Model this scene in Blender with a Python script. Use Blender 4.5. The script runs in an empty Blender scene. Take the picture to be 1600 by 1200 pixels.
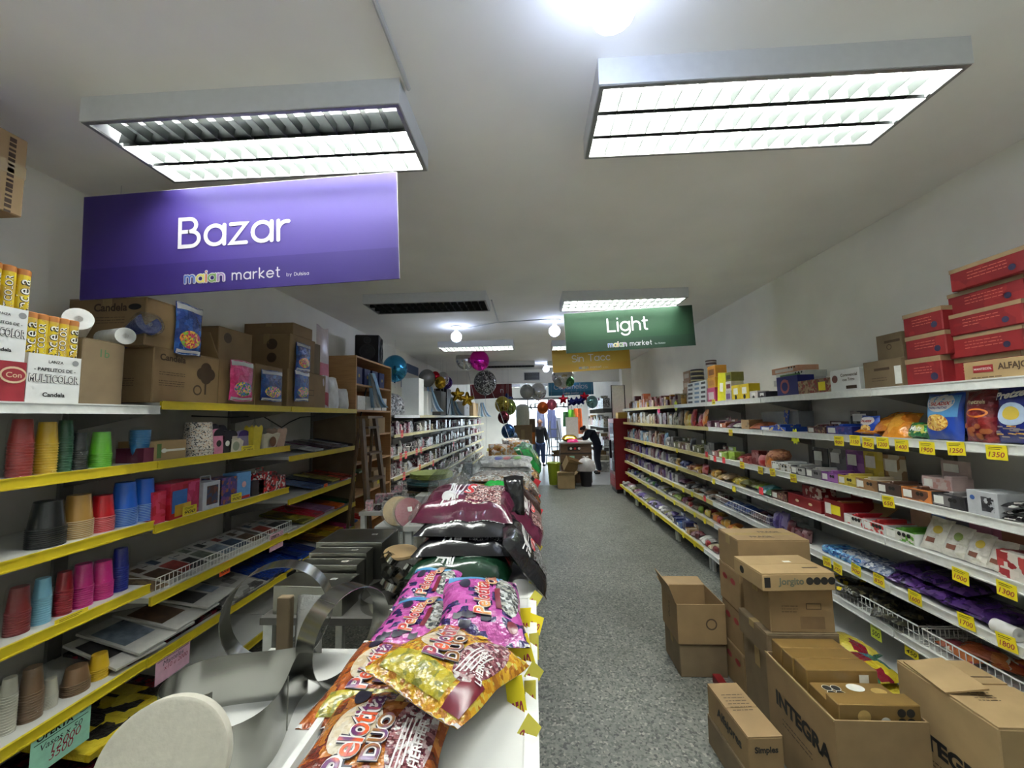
import bpy, bmesh, math, random
from mathutils import Vector, Matrix, Quaternion
random.seed(11)
SC = bpy.context.scene
COL = SC.collection
PI = math.pi
# ------------------------------------------------------------------ camera
F_PX, EYE, VP, ROLL = 620.0, 1.65, (832.0, 651.0), math.radians(1.2)
_d = Vector((VP[0] - 800, 600 - VP[1], -F_PX)).normalized()
_u = Vector((-math.sin(ROLL), math.cos(ROLL), 0)); _u = (_u - _d * _u.dot(_d)).normalized()
_x = _d.cross(_u)
B = Matrix((_x, _d, _u)).transposed()          # camera axes <- world axes
cam_data = bpy.data.cameras.new('camera'); cam = bpy.data.objects.new('camera', cam_data); COL.objects.link(cam)
cam_data.sensor_width = 36; cam_data.lens = F_PX / 1600 * 36; cam_data.clip_start = .02; cam_data.clip_end = 100
_m = B.transposed().to_4x4(); _m.translation = (0, 0, EYE); cam.matrix_world = _m
SC.camera = cam
# ------------------------------------------------------------------ daylight outside the shop front, exposure
world = bpy.data.worlds.new('daylight'); SC.world = world; world.use_nodes = True
world.node_tree.nodes['Background'].inputs[0].default_value = (.86, .93, 1, 1)
world.node_tree.nodes['Background'].inputs[1].default_value = 2.2
SC.view_settings.view_transform = 'Standard'; SC.view_settings.look = 'None'
SC.view_settings.exposure = 2.15; SC.view_settings.gamma = 1; SC.view_settings.use_curve_mapping = False
SC.cycles.use_denoising = True
SC.cycles.max_bounces = 7; SC.cycles.diffuse_bounces = 5; SC.cycles.transparent_max_bounces = 8; SC.cycles.use_adaptive_sampling = True; SC.cycles.adaptive_threshold = .04
SC.cycles.sample_clamp_indirect = 6
TUBE_POWER, BULB_POWER = 41.0, 6.5
# ------------------------------------------------------------------ geometry of the room (metres, camera at x=0 y=0)
WL, WR, CEIL, YB, YE, YBEAM = -2.45, 2.34, 2.92, -6.2, 17.0, 10.6
LX, RX = -1.92, 1.92                                # shelf fronts
def ray(px, py): return B.transposed() @ Vector((px - 800, 600 - py, -F_PX))
def onX(px, py, X): d = ray(px, py); t = X / d.x; return Vector((X, d.y * t, EYE + d.z * t))
def onZ(px, py, Z): d = ray(px, py); t = (Z - EYE) / d.z; return Vector((d.x * t, d.y * t, Z))
def onY(px, py, Y): d = ray(px, py); t = Y / d.y; return Vector((d.x * t, Y, EYE + d.z * t))
def y_of(px, X, z):
    k = (px - 800) / F_PX
    return -((B[0][0] + k * B[2][0]) * X + (B[0][2] + k * B[2][2]) * (z - EYE)) / (B[0][1] + k * B[2][1])
def z_of(py, X, Y):
    k = (600 - py) / F_PX
    return EYE - ((B[1][0] + k * B[2][0]) * X + (B[1][1] + k * B[2][1]) * Y) / (B[1][2] + k * B[2][2])
# ------------------------------------------------------------------ materials
MATS = {}
def lin(c): return tuple(((v / 255) / 12.92 if v / 255 <= .04045 else ((v / 255 + .055) / 1.055) ** 2.4) for v in c)
def _nt(name):
    m = bpy.data.materials.new(name); m.use_nodes = True; nt = m.node_tree
    return m, nt, nt.nodes['Principled BSDF'], nt.links
def mat(name, rgb, rough=.55, metal=0., noise=.06, nscale=30., bump=0., bscale=60., spec=.5, coat=0., emit=0.):
    """plain material with a little mottling; rgb is sRGB 0-255"""
    if name in MATS: return MATS[name]
    m, nt, p, L = _nt(name); c = lin(rgb)
    p.inputs['Roughness'].default_value = rough; p.inputs['Metallic'].default_value = metal
    p.inputs['Specular IOR Level'].default_value = spec; p.inputs['Coat Weight'].default_value = coat
    p.inputs['Base Color'].default_value = (*c, 1)
    tc = nt.nodes.new('ShaderNodeTexCoord')
    if noise:
        n = nt.nodes.new('ShaderNodeTexNoise'); n.inputs['Scale'].default_value = nscale; n.inputs['Detail'].default_value = 3
        L.new(tc.outputs['Object'], n.inputs['Vector'])
        r = nt.nodes.new('ShaderNodeValToRGB')
        r.color_ramp.elements[0].position = .3; r.color_ramp.elements[1].position = .7
        r.color_ramp.elements[0].color = (*[v * (1 - noise * 1.6) for v in c], 1)
        r.color_ramp.elements[1].color = (*[min(1, v * (1 + noise)) for v in c], 1)
        L.new(n.outputs['Fac'], r.inputs['Fac']); L.new(r.outputs['Color'], p.inputs['Base Color'])
    if bump:
        n2 = nt.nodes.new('ShaderNodeTexNoise'); n2.inputs['Scale'].default_value = bscale; n2.inputs['Detail'].default_value = 4
        L.new(tc.outputs['Object'], n2.inputs['Vector'])
        b = nt.nodes.new('ShaderNodeBump'); b.inputs['Strength'].default_value = bump; b.inputs['Distance'].default_value = .01
        L.new(n2.outputs['Fac'], b.inputs['Height']); L.new(b.outputs['Normal'], p.inputs['Normal'])
    if emit:
        p.inputs['Emission Color'].default_value = (*c, 1); p.inputs['Emission Strength'].default_value = emit
    MATS[name] = m; return m
def pack(name, cols, cell=.03, rough=.35, bump=.0, stretch=(1, 1, 1), coat=.3):
    """printed packaging: patches of the given inks (sRGB), cell = patch size in metres"""
    if name in MATS: return MATS[name]
    cell *= .5 if bump else .7
    m, nt, p, L = _nt(name)
    tc = nt.nodes.new('ShaderNodeTexCoord'); mp = nt.nodes.new('ShaderNodeMapping')
    mp.inputs['Scale'].default_value = tuple(s / cell for s in stretch)
    oi = nt.nodes.new('ShaderNodeObjectInfo'); L.new(tc.outputs['Object'], mp.inputs['Vector'])
    cmb = nt.nodes.new('ShaderNodeCombineXYZ'); ml = nt.nodes.new('ShaderNodeMath'); ml.operation = 'MULTIPLY'; ml.inputs[1].default_value = 40
    L.new(oi.outputs['Random'], ml.inputs[0]); L.new(ml.outputs[0], cmb.inputs[0]); L.new(ml.outputs[0], cmb.inputs[2]); L.new(cmb.outputs[0], mp.inputs['Location'])
    v = nt.nodes.new('ShaderNodeTexVoronoi'); v.inputs['Scale'].default_value = 1; v.distance = 'CHEBYCHEV'; L.new(mp.outputs[0], v.inputs['Vector'])
    s = nt.nodes.new('ShaderNodeSeparateColor'); L.new(v.outputs['Color'], s.inputs[0])
    r = nt.nodes.new('ShaderNodeValToRGB'); r.color_ramp.interpolation = 'CONSTANT'
    e = r.color_ramp.elements
    while len(e) < len(cols): e.new(.5)
    for i, c in enumerate(cols): e[i].position = i / len(cols); e[i].color = (*lin(c), 1)
    L.new(s.outputs[0], r.inputs['Fac']); L.new(r.outputs['Color'], p.inputs['Base Color'])
    p.inputs['Roughness'].default_value = rough; p.inputs['Coat Weight'].default_value = coat; p.inputs['Coat Roughness'].default_value = .15
    if bump:
        n2 = nt.nodes.new('ShaderNodeTexNoise'); n2.inputs['Scale'].default_value = 38; n2.inputs['Detail'].default_value = 3
        L.new(tc.outputs['Object'], n2.inputs['Vector'])
        b = nt.nodes.new('ShaderNodeBump'); b.inputs['Strength'].default_value = bump; b.inputs['Distance'].default_value = .02
        L.new(n2.outputs['Fac'], b.inputs['Height']); L.new(b.outputs['Normal'], p.inputs['Normal']); L.new(b.outputs['Normal'], p.inputs['Coat Normal'])
    MATS[name] = m; return m
def film(name, tint=(235, 240, 240), gloss=.16, rough=.12, bump=.5):
    """thin clear plastic"""
    if name in MATS: return MATS[name]
    m, nt, p, L = _nt(name); out = nt.nodes['Material Output']; nt.nodes.remove(p)
    t = nt.nodes.new('ShaderNodeBsdfTransparent'); t.inputs[0].default_value = (*lin(tint), 1)
    g = nt.nodes.new('ShaderNodeBsdfGlossy'); g.inputs['Roughness'].default_value = rough
    mx = nt.nodes.new('ShaderNodeMixShader'); mx.inputs[0].default_value = gloss
    n = nt.nodes.new('ShaderNodeTexNoise'); n.inputs['Scale'].default_value = 32; n.inputs['Detail'].default_value = 4
    tc = nt.nodes.new('ShaderNodeTexCoord'); L.new(tc.outputs['Object'], n.inputs['Vector'])
    b = nt.nodes.new('ShaderNodeBump'); b.inputs['Strength'].default_value = bump; b.inputs['Distance'].default_value = .03
    L.new(n.outputs['Fac'], b.inputs['Height']); L.new(b.outputs['Normal'], g.inputs['Normal'])
    L.new(t.outputs[0], mx.inputs[1]); L.new(g.outputs[0], mx.inputs[2]); L.new(mx.outputs[0], out.inputs[0])
    MATS[name] = m; return m
def terrazzo(name, base, chip, dark):
    m, nt, p, L = _nt(name); tc = nt.nodes.new('ShaderNodeTexCoord')
    v = nt.nodes.new('ShaderNodeTexVoronoi'); v.inputs['Scale'].default_value = 85; L.new(tc.outputs['Object'], v.inputs['Vector'])
    s = nt.nodes.new('ShaderNodeSeparateColor'); L.new(v.outputs['Color'], s.inputs[0])
    r = nt.nodes.new('ShaderNodeValToRGB'); r.color_ramp.interpolation = 'CONSTANT'; e = r.color_ramp.elements
    for q in range(3): e.new(.5)
    mid = [(a + b) / 2 for a, b in zip(base, dark)]; mid2 = [(a * 2 + b) / 3 for a, b in zip(base, chip)]
    for i, (pos, c) in enumerate(((0, base), (.42, mid), (.66, mid2), (.82, dark), (.93, chip))): e[i].position = pos; e[i].color = (*lin(c), 1)
    L.new(s.outputs[1], r.inputs['Fac'])
    n = nt.nodes.new('ShaderNodeTexNoise'); n.inputs['Scale'].default_value = 2.2; n.inputs['Detail'].default_value = 5; L.new(tc.outputs['Object'], n.inputs['Vector'])
    mx = nt.nodes.new('ShaderNodeMix'); mx.data_type = 'RGBA'; mx.blend_type = 'MULTIPLY'; mx.inputs['Factor'].default_value = .55
    L.new(r.outputs['Color'], mx.inputs[6]); L.new(n.outputs['Fac'], mx.inputs[7])
    br = nt.nodes.new('ShaderNodeTexBrick'); br.offset = 0; br.inputs['Scale'].default_value = 1; br.inputs['Brick Width'].default_value = .3; br.inputs['Row Height'].default_value = .3
    br.inputs['Mortar Size'].default_value = .0016; br.inputs['Color1'].default_value = br.inputs['Color2'].default_value = (1, 1, 1, 1); br.inputs['Mortar'].default_value = (.72, .72, .72, 1)
    L.new(tc.outputs['Object'], br.inputs['Vector'])
    m2 = nt.nodes.new('ShaderNodeMix'); m2.data_type = 'RGBA'; m2.blend_type = 'MULTIPLY'; m2.inputs['Factor'].default_value = 1
    L.new(mx.outputs[2], m2.inputs[6]); L.new(br.outputs['Color'], m2.inputs[7]); L.new(m2.outputs[2], p.inputs['Base Color'])
    p.inputs['Roughness'].default_value = .42
    return m
def lum(name, rgb, strength):
    if name in MATS: return MATS[name]
    m, nt, p, L = _nt(name); p.inputs['Base Color'].default_value = (.8, .8, .8, 1)
    p.inputs['Emission Color'].default_value = (*lin(rgb), 1); p.inputs['Emission Strength'].default_value = strength
    MATS[name] = m; return m
def wood(name, a, b, scale=(1, 1, 12)):
    if name in MATS: return MATS[name]
    m, nt, p, L = _nt(name); tc = nt.nodes.new('ShaderNodeTexCoord'); mp = nt.nodes.new('ShaderNodeMapping')
    mp.inputs['Scale'].default_value = scale; L.new(tc.outputs['Object'], mp.inputs['Vector'])
    n = nt.nodes.new('ShaderNodeTexNoise'); n.inputs['Scale'].default_value = 6; n.inputs['Detail'].default_value = 6; n.inputs['Distortion'].default_value = .6
    L.new(mp.outputs[0], n.inputs['Vector']); r = nt.nodes.new('ShaderNodeValToRGB')
    r.color_ramp.elements[0].position = .3; r.color_ramp.elements[1].position = .7
    r.color_ramp.elements[0].color = (*lin(a), 1); r.color_ramp.elements[1].color = (*lin(b), 1)
    L.new(n.outputs['Fac'], r.inputs['Fac']); L.new(r.outputs['Color'], p.inputs['Base Color']); p.inputs['Roughness'].default_value = .5
    MATS[name] = m; return m
WHITE = mat('white_metal', (218, 220, 216), .4); YELLOW = mat('yellow_price_strip', (208, 186, 40), .35, noise=.04)
CREAM = mat('cream_price_strip', (206, 192, 128), .4); GREYM = mat('grey_panel', (120, 118, 114), .5)
KRAFT = mat('cardboard', (140, 115, 80), .75, noise=.07, nscale=9); KRAFT2 = mat('pale_cardboard', (162, 136, 96), .75, noise=.06, nscale=9)
KRAFT3 = mat('dull_cardboard', (116, 99, 74), .78, noise=.08, nscale=9); TAPE = mat('packing_tape', (168, 146, 104), .25, noise=.05)
INK = mat('black_ink', (26, 25, 24), .6, noise=0); INKB = mat('brown_ink', (74, 56, 38), .7, noise=0); PAPER = mat('white_paper', (226, 226, 220), .6)
REDINK = mat('red_ink', (180, 30, 34), .5, noise=0); TAGY = mat('yellow_card', (232, 214, 34), .55, noise=.03); PINKP = mat('pink_paper', (226, 178, 196), .6)
GREENP = mat('mint_paper', (150, 205, 178), .6); ORANGEP = mat('orange_card', (240, 92, 34), .55, noise=.03); REDTAG = mat('coral_card', (238, 66, 74), .5, noise=.04)
STEEL = mat('stainless_steel', (172, 172, 167), .2, 1., noise=.05, nscale=6); STEELD = mat('dull_tin', (150, 150, 142), .32, 1., noise=.1, nscale=8)
CLEAR = film('clear_plastic'); CLEARG = film('wrinkled_plastic', (238, 241, 241), .2, .1, 1.); SLEEVE = film('cup_sleeve', (250, 251, 251), .045, .06, .8); FILM2 = film('tight_wrap', (245, 246, 246), .1, .1, .6)
BLACKP = mat('black_plastic', (22, 22, 24), .35); WIRE = mat('white_wire', (205, 206, 202), .4, noise=0)
# ------------------------------------------------------------------ mesh helpers
class MB:
    def __init__(s): s.v = []; s.f = []; s.m = []; s.mats = []; s.cur = 0
    def use(s, m):
        if m not in s.mats: s.mats.append(m)
        s.cur = s.mats.index(m); return s
    def add(s, vs, fs):
        o = len(s.v); s.v += [tuple(v) for v in vs]; s.f += [tuple(i + o for i in f) for f in fs]; s.m += [s.cur] * len(fs); return s
    def box(s, x0, x1, y0, y1, z0, z1, M=None):
        vs = [Vector((x, y, z)) for z in (z0, z1) for y in (y0, y1) for x in (x0, x1)]
        if M: vs = [M @ v for v in vs]
        return s.add(vs, [(0, 2, 3, 1), (4, 5, 7, 6), (0, 1, 5, 4), (2, 6, 7, 3), (0, 4, 6, 2), (1, 3, 7, 5)])
    def quad(s, a, b, c, d): return s.add([a, b, c, d], [(0, 1, 2, 3)])
    def tube(s, pts, r, n=8, caps=True, closed=False):
        pts = [Vector(p) for p in pts]; rs = r if isinstance(r, (list, tuple)) else [r] * len(pts); o = len(s.v); k = len(pts)
        prev = None
        for i, p in enumerate(pts):
            t = ((pts[(i + 1) % k] if (closed or i < k - 1) else p) - (pts[i - 1] if (closed or i > 0) else p)).normalized()
            if prev is None:
                a = t.orthogonal().normalized()
            else:
                a = (prev - t * prev.dot(t)); a = a.normalized() if a.length > 1e-6 else t.orthogonal().normalized()
            prev = a; b = t.cross(a)
            for j in range(n): w = 2 * PI * j / n; s.v.append(tuple(p + (a * math.cos(w) + b * math.sin(w)) * rs[i]))
        for i in range(k if closed else k - 1):
            i2 = (i + 1) % k
            for j in range(n): s.f.append((o + i * n + j, o + i * n + (j + 1) % n, o + i2 * n + (j + 1) % n, o + i2 * n + j)); s.m.append(s.cur)
        if caps and not closed:
            s.f.append(tuple(o + j for j in reversed(range(n)))); s.m.append(s.cur)
            s.f.append(tuple(o + (k - 1) * n + j for j in range(n))); s.m.append(s.cur)
        return s
    def lathe(s, prof, n=20, M=None):
        o = len(s.v); k = len(prof)
        for r, z in prof:
            for j in range(n):
                w = 2 * PI * j / n; v = Vector((r * math.cos(w), r * math.sin(w), z)); s.v.append(tuple(M @ v if M else v))
        for i in range(k - 1):
            for j in range(n): s.f.append((o + i * n + j, o + i * n + (j + 1) % n, o + (i + 1) * n + (j + 1) % n, o + (i + 1) * n + j)); s.m.append(s.cur)
        if prof[0][0] > 1e-5: s.f.append(tuple(o + j for j in reversed(range(n)))); s.m.append(s.cur)
        if prof[-1][0] > 1e-5: s.f.append(tuple(o + (k - 1) * n + j for j in range(n))); s.m.append(s.cur)
        return s
    def grid(s, fn, nu, nv, wrap_u=False):
        o = len(s.v); w = nu if wrap_u else nu + 1
        for j in range(nv + 1):
            for i in range(w): s.v.append(tuple(fn(i / nu, j / nv)))
        for j in range(nv):
            for i in range(nu):
                i2 = (i + 1) % w; s.f.append((o + j * w + i, o + j * w + i2, o + (j + 1) * w + i2, o + (j + 1) * w + i)); s.m.append(s.cur)
        return s
    def prism(s, poly, z0, z1, M=None):
        n = len(poly); vs = [Vector((x, y, z0)) for x, y in poly] + [Vector((x, y, z1)) for x, y in poly]
        if M: vs = [M @ v for v in vs]
        return s.add(vs, [tuple(reversed(range(n))), tuple(range(n, 2 * n))] + [(i, (i + 1) % n, n + (i + 1) % n, n + i) for i in range(n)])
    def mesh(s, name, m=None, smooth=False):
        me = bpy.data.meshes.new(name); me.from_pydata(s.v, [], s.f)
        ms = s.mats if s.mats else [m]
        for q in ms: me.materials.append(q)
        if s.mats: me.polygons.foreach_set('material_index', s.m)
        if smooth:
            me.polygons.foreach_set('use_smooth', [True] * len(s.f))
            if smooth != 2:
                try: me.set_sharp_from_angle(angle=math.radians(38))
                except Exception: pass
        me.update(); return me
    def build(s, name, m=None, parent=None, smooth=False, loc=None): return link(name, s.mesh(name, m, smooth), parent, loc)
def link(name, me, parent=None, loc=None, rz=0, scale=None):
    o = bpy.data.objects.new(name, me); COL.objects.link(o)
    if parent: o.parent = parent
    if loc is not None: o.location = loc
    if rz: o.rotation_euler.z = rz
    if scale is not None: o.scale = scale
    return o
def tag(o, label=None, cat=None, group=None, kind=None):
    if label: o['label'] = label
    if cat: o['category'] = cat
    if group: o['group'] = group
    if kind: o['kind'] = kind
    return o
def thing(name, label, cat, loc=(0, 0, 0), rz=0., group=None):
    o = bpy.data.objects.new(name, None); COL.objects.link(o); o.empty_display_size = .05
    o.location = loc; o.rotation_euler.z = rz; return tag(o, label, cat, group)
def struct(o): o['kind'] = 'structure'; return o
_RB = {}
def rbox(w, d, h, m, bev=.003):
    """box with eased edges, base centre at the origin"""
    k = (round(w, 3), round(d, 3), round(h, 3), m.name, bev)
    if k not in _RB:
        bm = bmesh.new(); bmesh.ops.create_cube(bm, size=1)
        for v in bm.verts: v.co = Vector((v.co.x * w, v.co.y * d, (v.co.z + .5) * h))
        if bev: bmesh.ops.bevel(bm, geom=bm.edges[:], offset=min(bev, w * .2, d * .2, h * .2), segments=1, profile=.5, affect='EDGES')
        me = bpy.data.meshes.new('box'); bm.to_mesh(me); bm.free(); me.materials.append(m); _RB[k] = me
    return _RB[k]
def dup(root, loc=None, rz=None, label=None, scale=None):
    r = root.copy(); COL.objects.link(r)
    if loc is not None: r.location = loc
    if rz is not None: r.rotation_euler.z = rz
    if label: r['label'] = label
    if scale is not None: r.scale = scale
    for ch in list(root.children):
        c = ch.copy(); COL.objects.link(c); c.parent = r
        for g in list(ch.children):
            d = g.copy(); COL.objects.link(d); d.parent = c
    return r
# ------------------------------------------------------------------ lettering
_TX = {}
def text_geo(s, off=0., shear=0.):
    k = (s, off, shear)
    if k not in _TX:
        cu = bpy.data.curves.new('t', 'FONT'); cu.body = s; cu.size = 1; cu.offset = off; cu.shear = shear; cu.resolution_u = 3
        ob = bpy.data.objects.new('t', cu); me = ob.to_mesh()
        vs = [tuple(v.co) for v in me.vertices]; fs = [tuple(p.vertices) for p in me.polygons]; ob.to_mesh_clear()
        bpy.data.objects.remove(ob); bpy.data.curves.remove(cu)
        xs = [v[0] for v in vs]; ys = [v[1] for v in vs]; cx, cy = (min(xs) + max(xs)) / 2, (min(ys) + max(ys)) / 2
        _TX[k] = ([(v[0] - cx, v[1] - cy) for v in vs], fs, max(xs) - min(xs), max(ys) - min(ys))
    return _TX[k]
def text(parent, s, o, xd, yd, m, width=None, height=None, name='lettering', off=0., shear=0., fn=None, squash=1.):
    """flat printed text on a face of parent; o, xd, yd in the parent's space"""
    vs, fs, w, h = text_geo(s, off, shear)
    k = width / w if width else height / h
    ky = (height / h) if (height and width) else k * squash
    o, xd, yd = Vector(o), Vector(xd), Vector(yd)
    me = bpy.data.meshes.new(name)
    me.from_pydata([tuple(fn(x * k, y * ky) if fn else o + xd * (x * k) + yd * (y * ky)) for x, y in vs], [], fs); me.materials.append(m); me.update()
    return link(name, me, parent)
FACES = {'front': ((0, -1, 0), (1, 0, 0), (0, 0, 1)), 'back': ((0, 1, 0), (-1, 0, 0), (0, 0, 1)), 'right': ((1, 0, 0), (0, 1, 0), (0, 0, 1)),
         'left': ((-1, 0, 0), (0, -1, 0), (0, 0, 1)), 'top': ((0, 0, 1), (1, 0, 0), (0, 1, 0))}
def face_frame(size, face, u=0., v=0., e=.0012):
    n, xd, yd = (Vector(q) for q in FACES[face]); w, d, h = size
    c = Vector((n.x * w / 2, n.y * d / 2, h / 2 if face != 'top' else h)) + n * e
    return c + xd * u + yd * v, xd, yd, n
def ftext(parent, size, face, s, m, width=None, height=None, u=0., v=0., turn=0, off=.01, e=.0014, shear=0.):
    o, xd, yd, n = face_frame(size, face, u, v, e)
    if turn: xd, yd = (yd, -xd) if turn == 1 else (-yd, xd) if turn == -1 else (-xd, -yd)
    return text(parent, s, o, xd, yd, m, width, height, off=off, shear=shear)
def fpatch(parent, size, face, m, w, h, u=0., v=0., name='print_panel', e=.001, t=.0004):
    o, xd, yd, n = face_frame(size, face, u, v, e - t)
    b = MB(); M = Matrix((xd, yd, n)).transposed().to_4x4(); M.translation = o
    b.box(-w / 2, w / 2, -h / 2, h / 2, 0, t, M); return b.build(name, m, parent)
def fdisc(parent, size, face, m, r, u=0., v=0., name='emblem', e=.0012, ry=None, ring=0.):
    o, xd, yd, n = face_frame(size, face, u, v, e); ry = ry or r; b = MB(); N = 20
    p = lambda k, q: o + xd * (r * q * math.cos(2 * PI * k / N)) + yd * (ry * q * math.sin(2 * PI * k / N))
    if ring: b.add([p(k, 1) for k in range(N)] + [p(k, 1 - ring) for k in range(N)], [(k, (k + 1) % N, N + (k + 1) % N, N + k) for k in range(N)])
    else: b.add([p(k, 1) for k in range(N)], [tuple(range(N))])
    return b.build(name, m, parent)
def flines(parent, size, face, m, n, w, gap, u=0., v=0., th=.003, name='small_print'):
    o, xd, yd, nn = face_frame(size, face, u, v, .0012); b = MB(); rr = random.Random(n * 7 + int(w * 999))
    for i in range(n):
        x = -w / 2
        while x < w / 2 - .004:
            l = min(rr.uniform(.006, .03), w / 2 - x); y = -i * gap
            b.quad(*(o + xd * a + yd * c for a, c in ((x, y), (x + l, y), (x + l, y + th), (x, y + th)))); x += l + .004
            if rr.random() < .06 and i % 3 == 2: break
    return tag(b.build(name, m, parent), kind='stuff')
# ================================================================== the room
wallm = mat('wall_paint', (238, 237, 231), .85, noise=.03, nscale=3, bump=.05, bscale=40)
ceilm = mat('ceiling_paint', (240, 239, 236), .9, noise=.03, nscale=2, bump=.04, bscale=30)
T = .12
def slab(name, x0, x1, y0, y1, z0, z1, m): return struct(MB().box(x0, x1, y0, y1, z0, z1).build(name, m))
fl = slab('floor', WL - T, WR + T, YB - T, 9.75, -.1, 0, terrazzo('terrazzo', (126, 128, 121), (166, 163, 153), (76, 80, 76)))
slab('floor.001', WL - T, WR + T, 9.75, YE + 3, -.1, 0, mat('pale_floor_tile', (168, 168, 172), .3, noise=.08, nscale=4))
slab('ceiling', WL - T, WR + T, YB - T, YE + T, CEIL, CEIL + .1, ceilm)
slab('wall_left', WL - T, WL, YB - T, YE + T, 0, CEIL, wallm); slab('wall_right', WR, WR + T, YB - T, YE + T, 0, CEIL, wallm)
slab('wall_back', WL, WR, YB - T, YB, 0, CEIL, wallm)
beam = slab('beam', WL, WR, YBEAM, YBEAM + .25, 2.56, CEIL, wallm)
# a shallow pier where the wall steps in behind the far bays
slab('wall_pier', WR - .22, WR, 9.4, 9.7, 0, CEIL, wallm)
# shop front: low wall, posts, glass
frm = mat('window_frame_metal', (70, 72, 74), .4, .6)
b = MB(); b.box(WL, -1.1, YE, YE + T, 0, CEIL); b.box(1.55, WR, YE, YE + T, 0, CEIL); b.box(-1.1, 1.55, YE, YE + T, 2.45, CEIL)
struct(b.build('wall_front', wallm))
wn = struct(MB().box(-1.1, 1.55, YE + .03, YE + .04, .05, 2.45).build('window_1', film('shop_glass', (235, 242, 245), .08, .02, 0)))
for x in (-1.1, -.22, .66, 1.5): MB().box(x, x + .05, YE, YE + .08, 0, 2.45).build('window_post', frm, wn)
for z in (0, 2.02, 2.4): MB().box(-1.1, 1.55, YE - .01, YE + .07, z, z + .05).build('window_rail', frm, wn)
b = MB(); b.box(-40, 40, YE + 3, YE + 40, -.14, -.04); struct(b.build('pavement', mat('street_grey', (150, 150, 148), .8)))
# conduits along the ceiling
cm = mat('conduit_white', (188, 190, 190), .5, noise=.02)
def conduit(pts, label, r=.009):
    o = MB().tube([(x, y, CEIL - r) for x, y in pts], r, 8).build('cable_conduit', cm, None, True); tag(o, label, 'conduit')
pA, pB = onZ(586, 0, CEIL), onZ(632, 118, CEIL)
conduit([(pA.x, pA.y - .2), (pB.x, pB.y + .05)], 'thin white cable raceway running to the lit louvre lamp over the purple sign')
p1, p2, p3, p4 = (onZ(x, y, CEIL) for x, y in ((768, 468), (779, 503), (860, 498), (765, 508)))
conduit([(p1.x, p1.y), (p2.x, p2.y)], 'white cable running from the unlit louvre lamp to the ceiling bulbs')
conduit([(p2.x, p2.y), (p3.x, p3.y)], 'thin white cable feeding the bare bulb beside the green sign', .006)
conduit([(p2.x, p2.y), (-.95, 5.5)], 'thin white cable feeding the bare bulb above the foil balloons', .006)
# air vent in the beam
v = thing('air_vent', 'dark slatted air vent set into the white beam', 'vent', (.0, YBEAM - .012, 0)); pv = onY(831, 588, YBEAM - .01); v.location = pv
MB().box(-.2, .2, 0, .011, -.1, .1).build('vent_panel', BLACKP, v)
for k in range(6): MB().box(-.18, .18, -.012, 0, -.085 + k * .032, -.07 + k * .032).build('slat', mat('vent_grey', (92, 92, 92), .4, .4), v)
MB().box(-.22, .22, -.004, .002, .1, .12).box(-.22, .22, -.004, .002, -.12, -.1).box(-.22, -.2, -.004, .002, -.1, .1).box(.2, .22, -.004, .002, -.1, .1).build('frame', WHITE, v)
# ================================================================== louvre lamps
housing = mat('lamp_housing', (205, 208, 212), .45, noise=.02); ALU = mat('louvre_aluminium', (74, 78, 76), .4, .6, noise=.02)
TUBE_ON = lum('tube_lit', (250, 253, 245), TUBE_POWER); TUBE_OFF = mat('tube_unlit', (150, 152, 150), .3)
LW, LD, LH = 1.26, .41, .10
_blade = MB().box(-.0012, .0012, 0, LD / 3 - .006, .0, .04).mesh('blade', ALU)
_b2 = MB()
prof = [(0, .085), (.003, .045), (.006, .03), (.009, .012), (.01, 0)]
def lamp(cx, y0, lit, label, louv=True):
    r = thing('louvre_lamp', label, 'ceiling lamp', (cx, y0, CEIL - LH), 0, 'louvre lamps in two rows on the ceiling')
    b = MB(); t = .004
    b.box(-LW / 2, LW / 2, 0, t, 0, LH); b.box(-LW / 2, LW / 2, LD - t, LD, 0, LH); b.box(-LW / 2, -LW / 2 + t, t, LD - t, 0, LH); b.box(LW / 2 - t, LW / 2, t, LD - t, 0, LH); b.box(-LW / 2 + t, LW / 2 - t, t, LD - t, LH - t, LH - .001)
    b.build('housing', housing, r)
    b = MB(); b.box(-LW / 2 + t, LW / 2 - t, t, .018, -.004, .004); b.box(-LW / 2 + t, LW / 2 - t, LD - .018, LD - t, -.004, .004); b.box(-LW / 2 + t, -LW / 2 + .02, .018, LD - .018, -.004, .004); b.box(LW / 2 - .02, LW / 2 - t, .018, LD - .018, -.004, .004)
    b.build('frame', mat('lamp_frame', (150, 152, 152), .35, .6), r)
    cw = (LD - .012) / 3
    for q in (1, 2):
        yy = .006 + q * cw
        b = MB(); pts = [(yy - a, z) for a, z in reversed(prof)] + [(yy + a, z) for a, z in prof[1:]]
        b.add([(x, y, z) for x in (-LW / 2 + .02, LW / 2 - .02) for y, z in pts], [(i, i + 1, len(pts) + i + 1, len(pts) + i) for i in range(len(pts) - 1)])
        b.build('reflector', ALU, r, True)
    for q, sgn in ((0, 1), (3, -1)):
        yy = .006 + q * cw; b = MB(); pts = [(yy + sgn * a, z) for a, z in prof]
        b.add([(x, y, z) for x in (-LW / 2 + .02, LW / 2 - .02) for y, z in pts], [(i, i + 1, len(pts) + i + 1, len(pts) + i) for i in range(len(pts) - 1)])
        b.build('reflector', ALU, r, True)
    for q in range(3):
        yy = .006 + (q + .5) * cw
        MB().tube([(-LW / 2 + .03, yy, .072), (LW / 2 - .03, yy, .072)], .013, 6).build('tube', TUBE_ON if lit[q] else TUBE_OFF, r, True)
    n = 17
    for k in range(1, n):
        x = -LW / 2 + .02 + (LW - .04) * k / n
        for q in range(3): link('blade', _blade, r, (x, .006 + q * cw + .003, 0)) if louv else None
    return r
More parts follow.
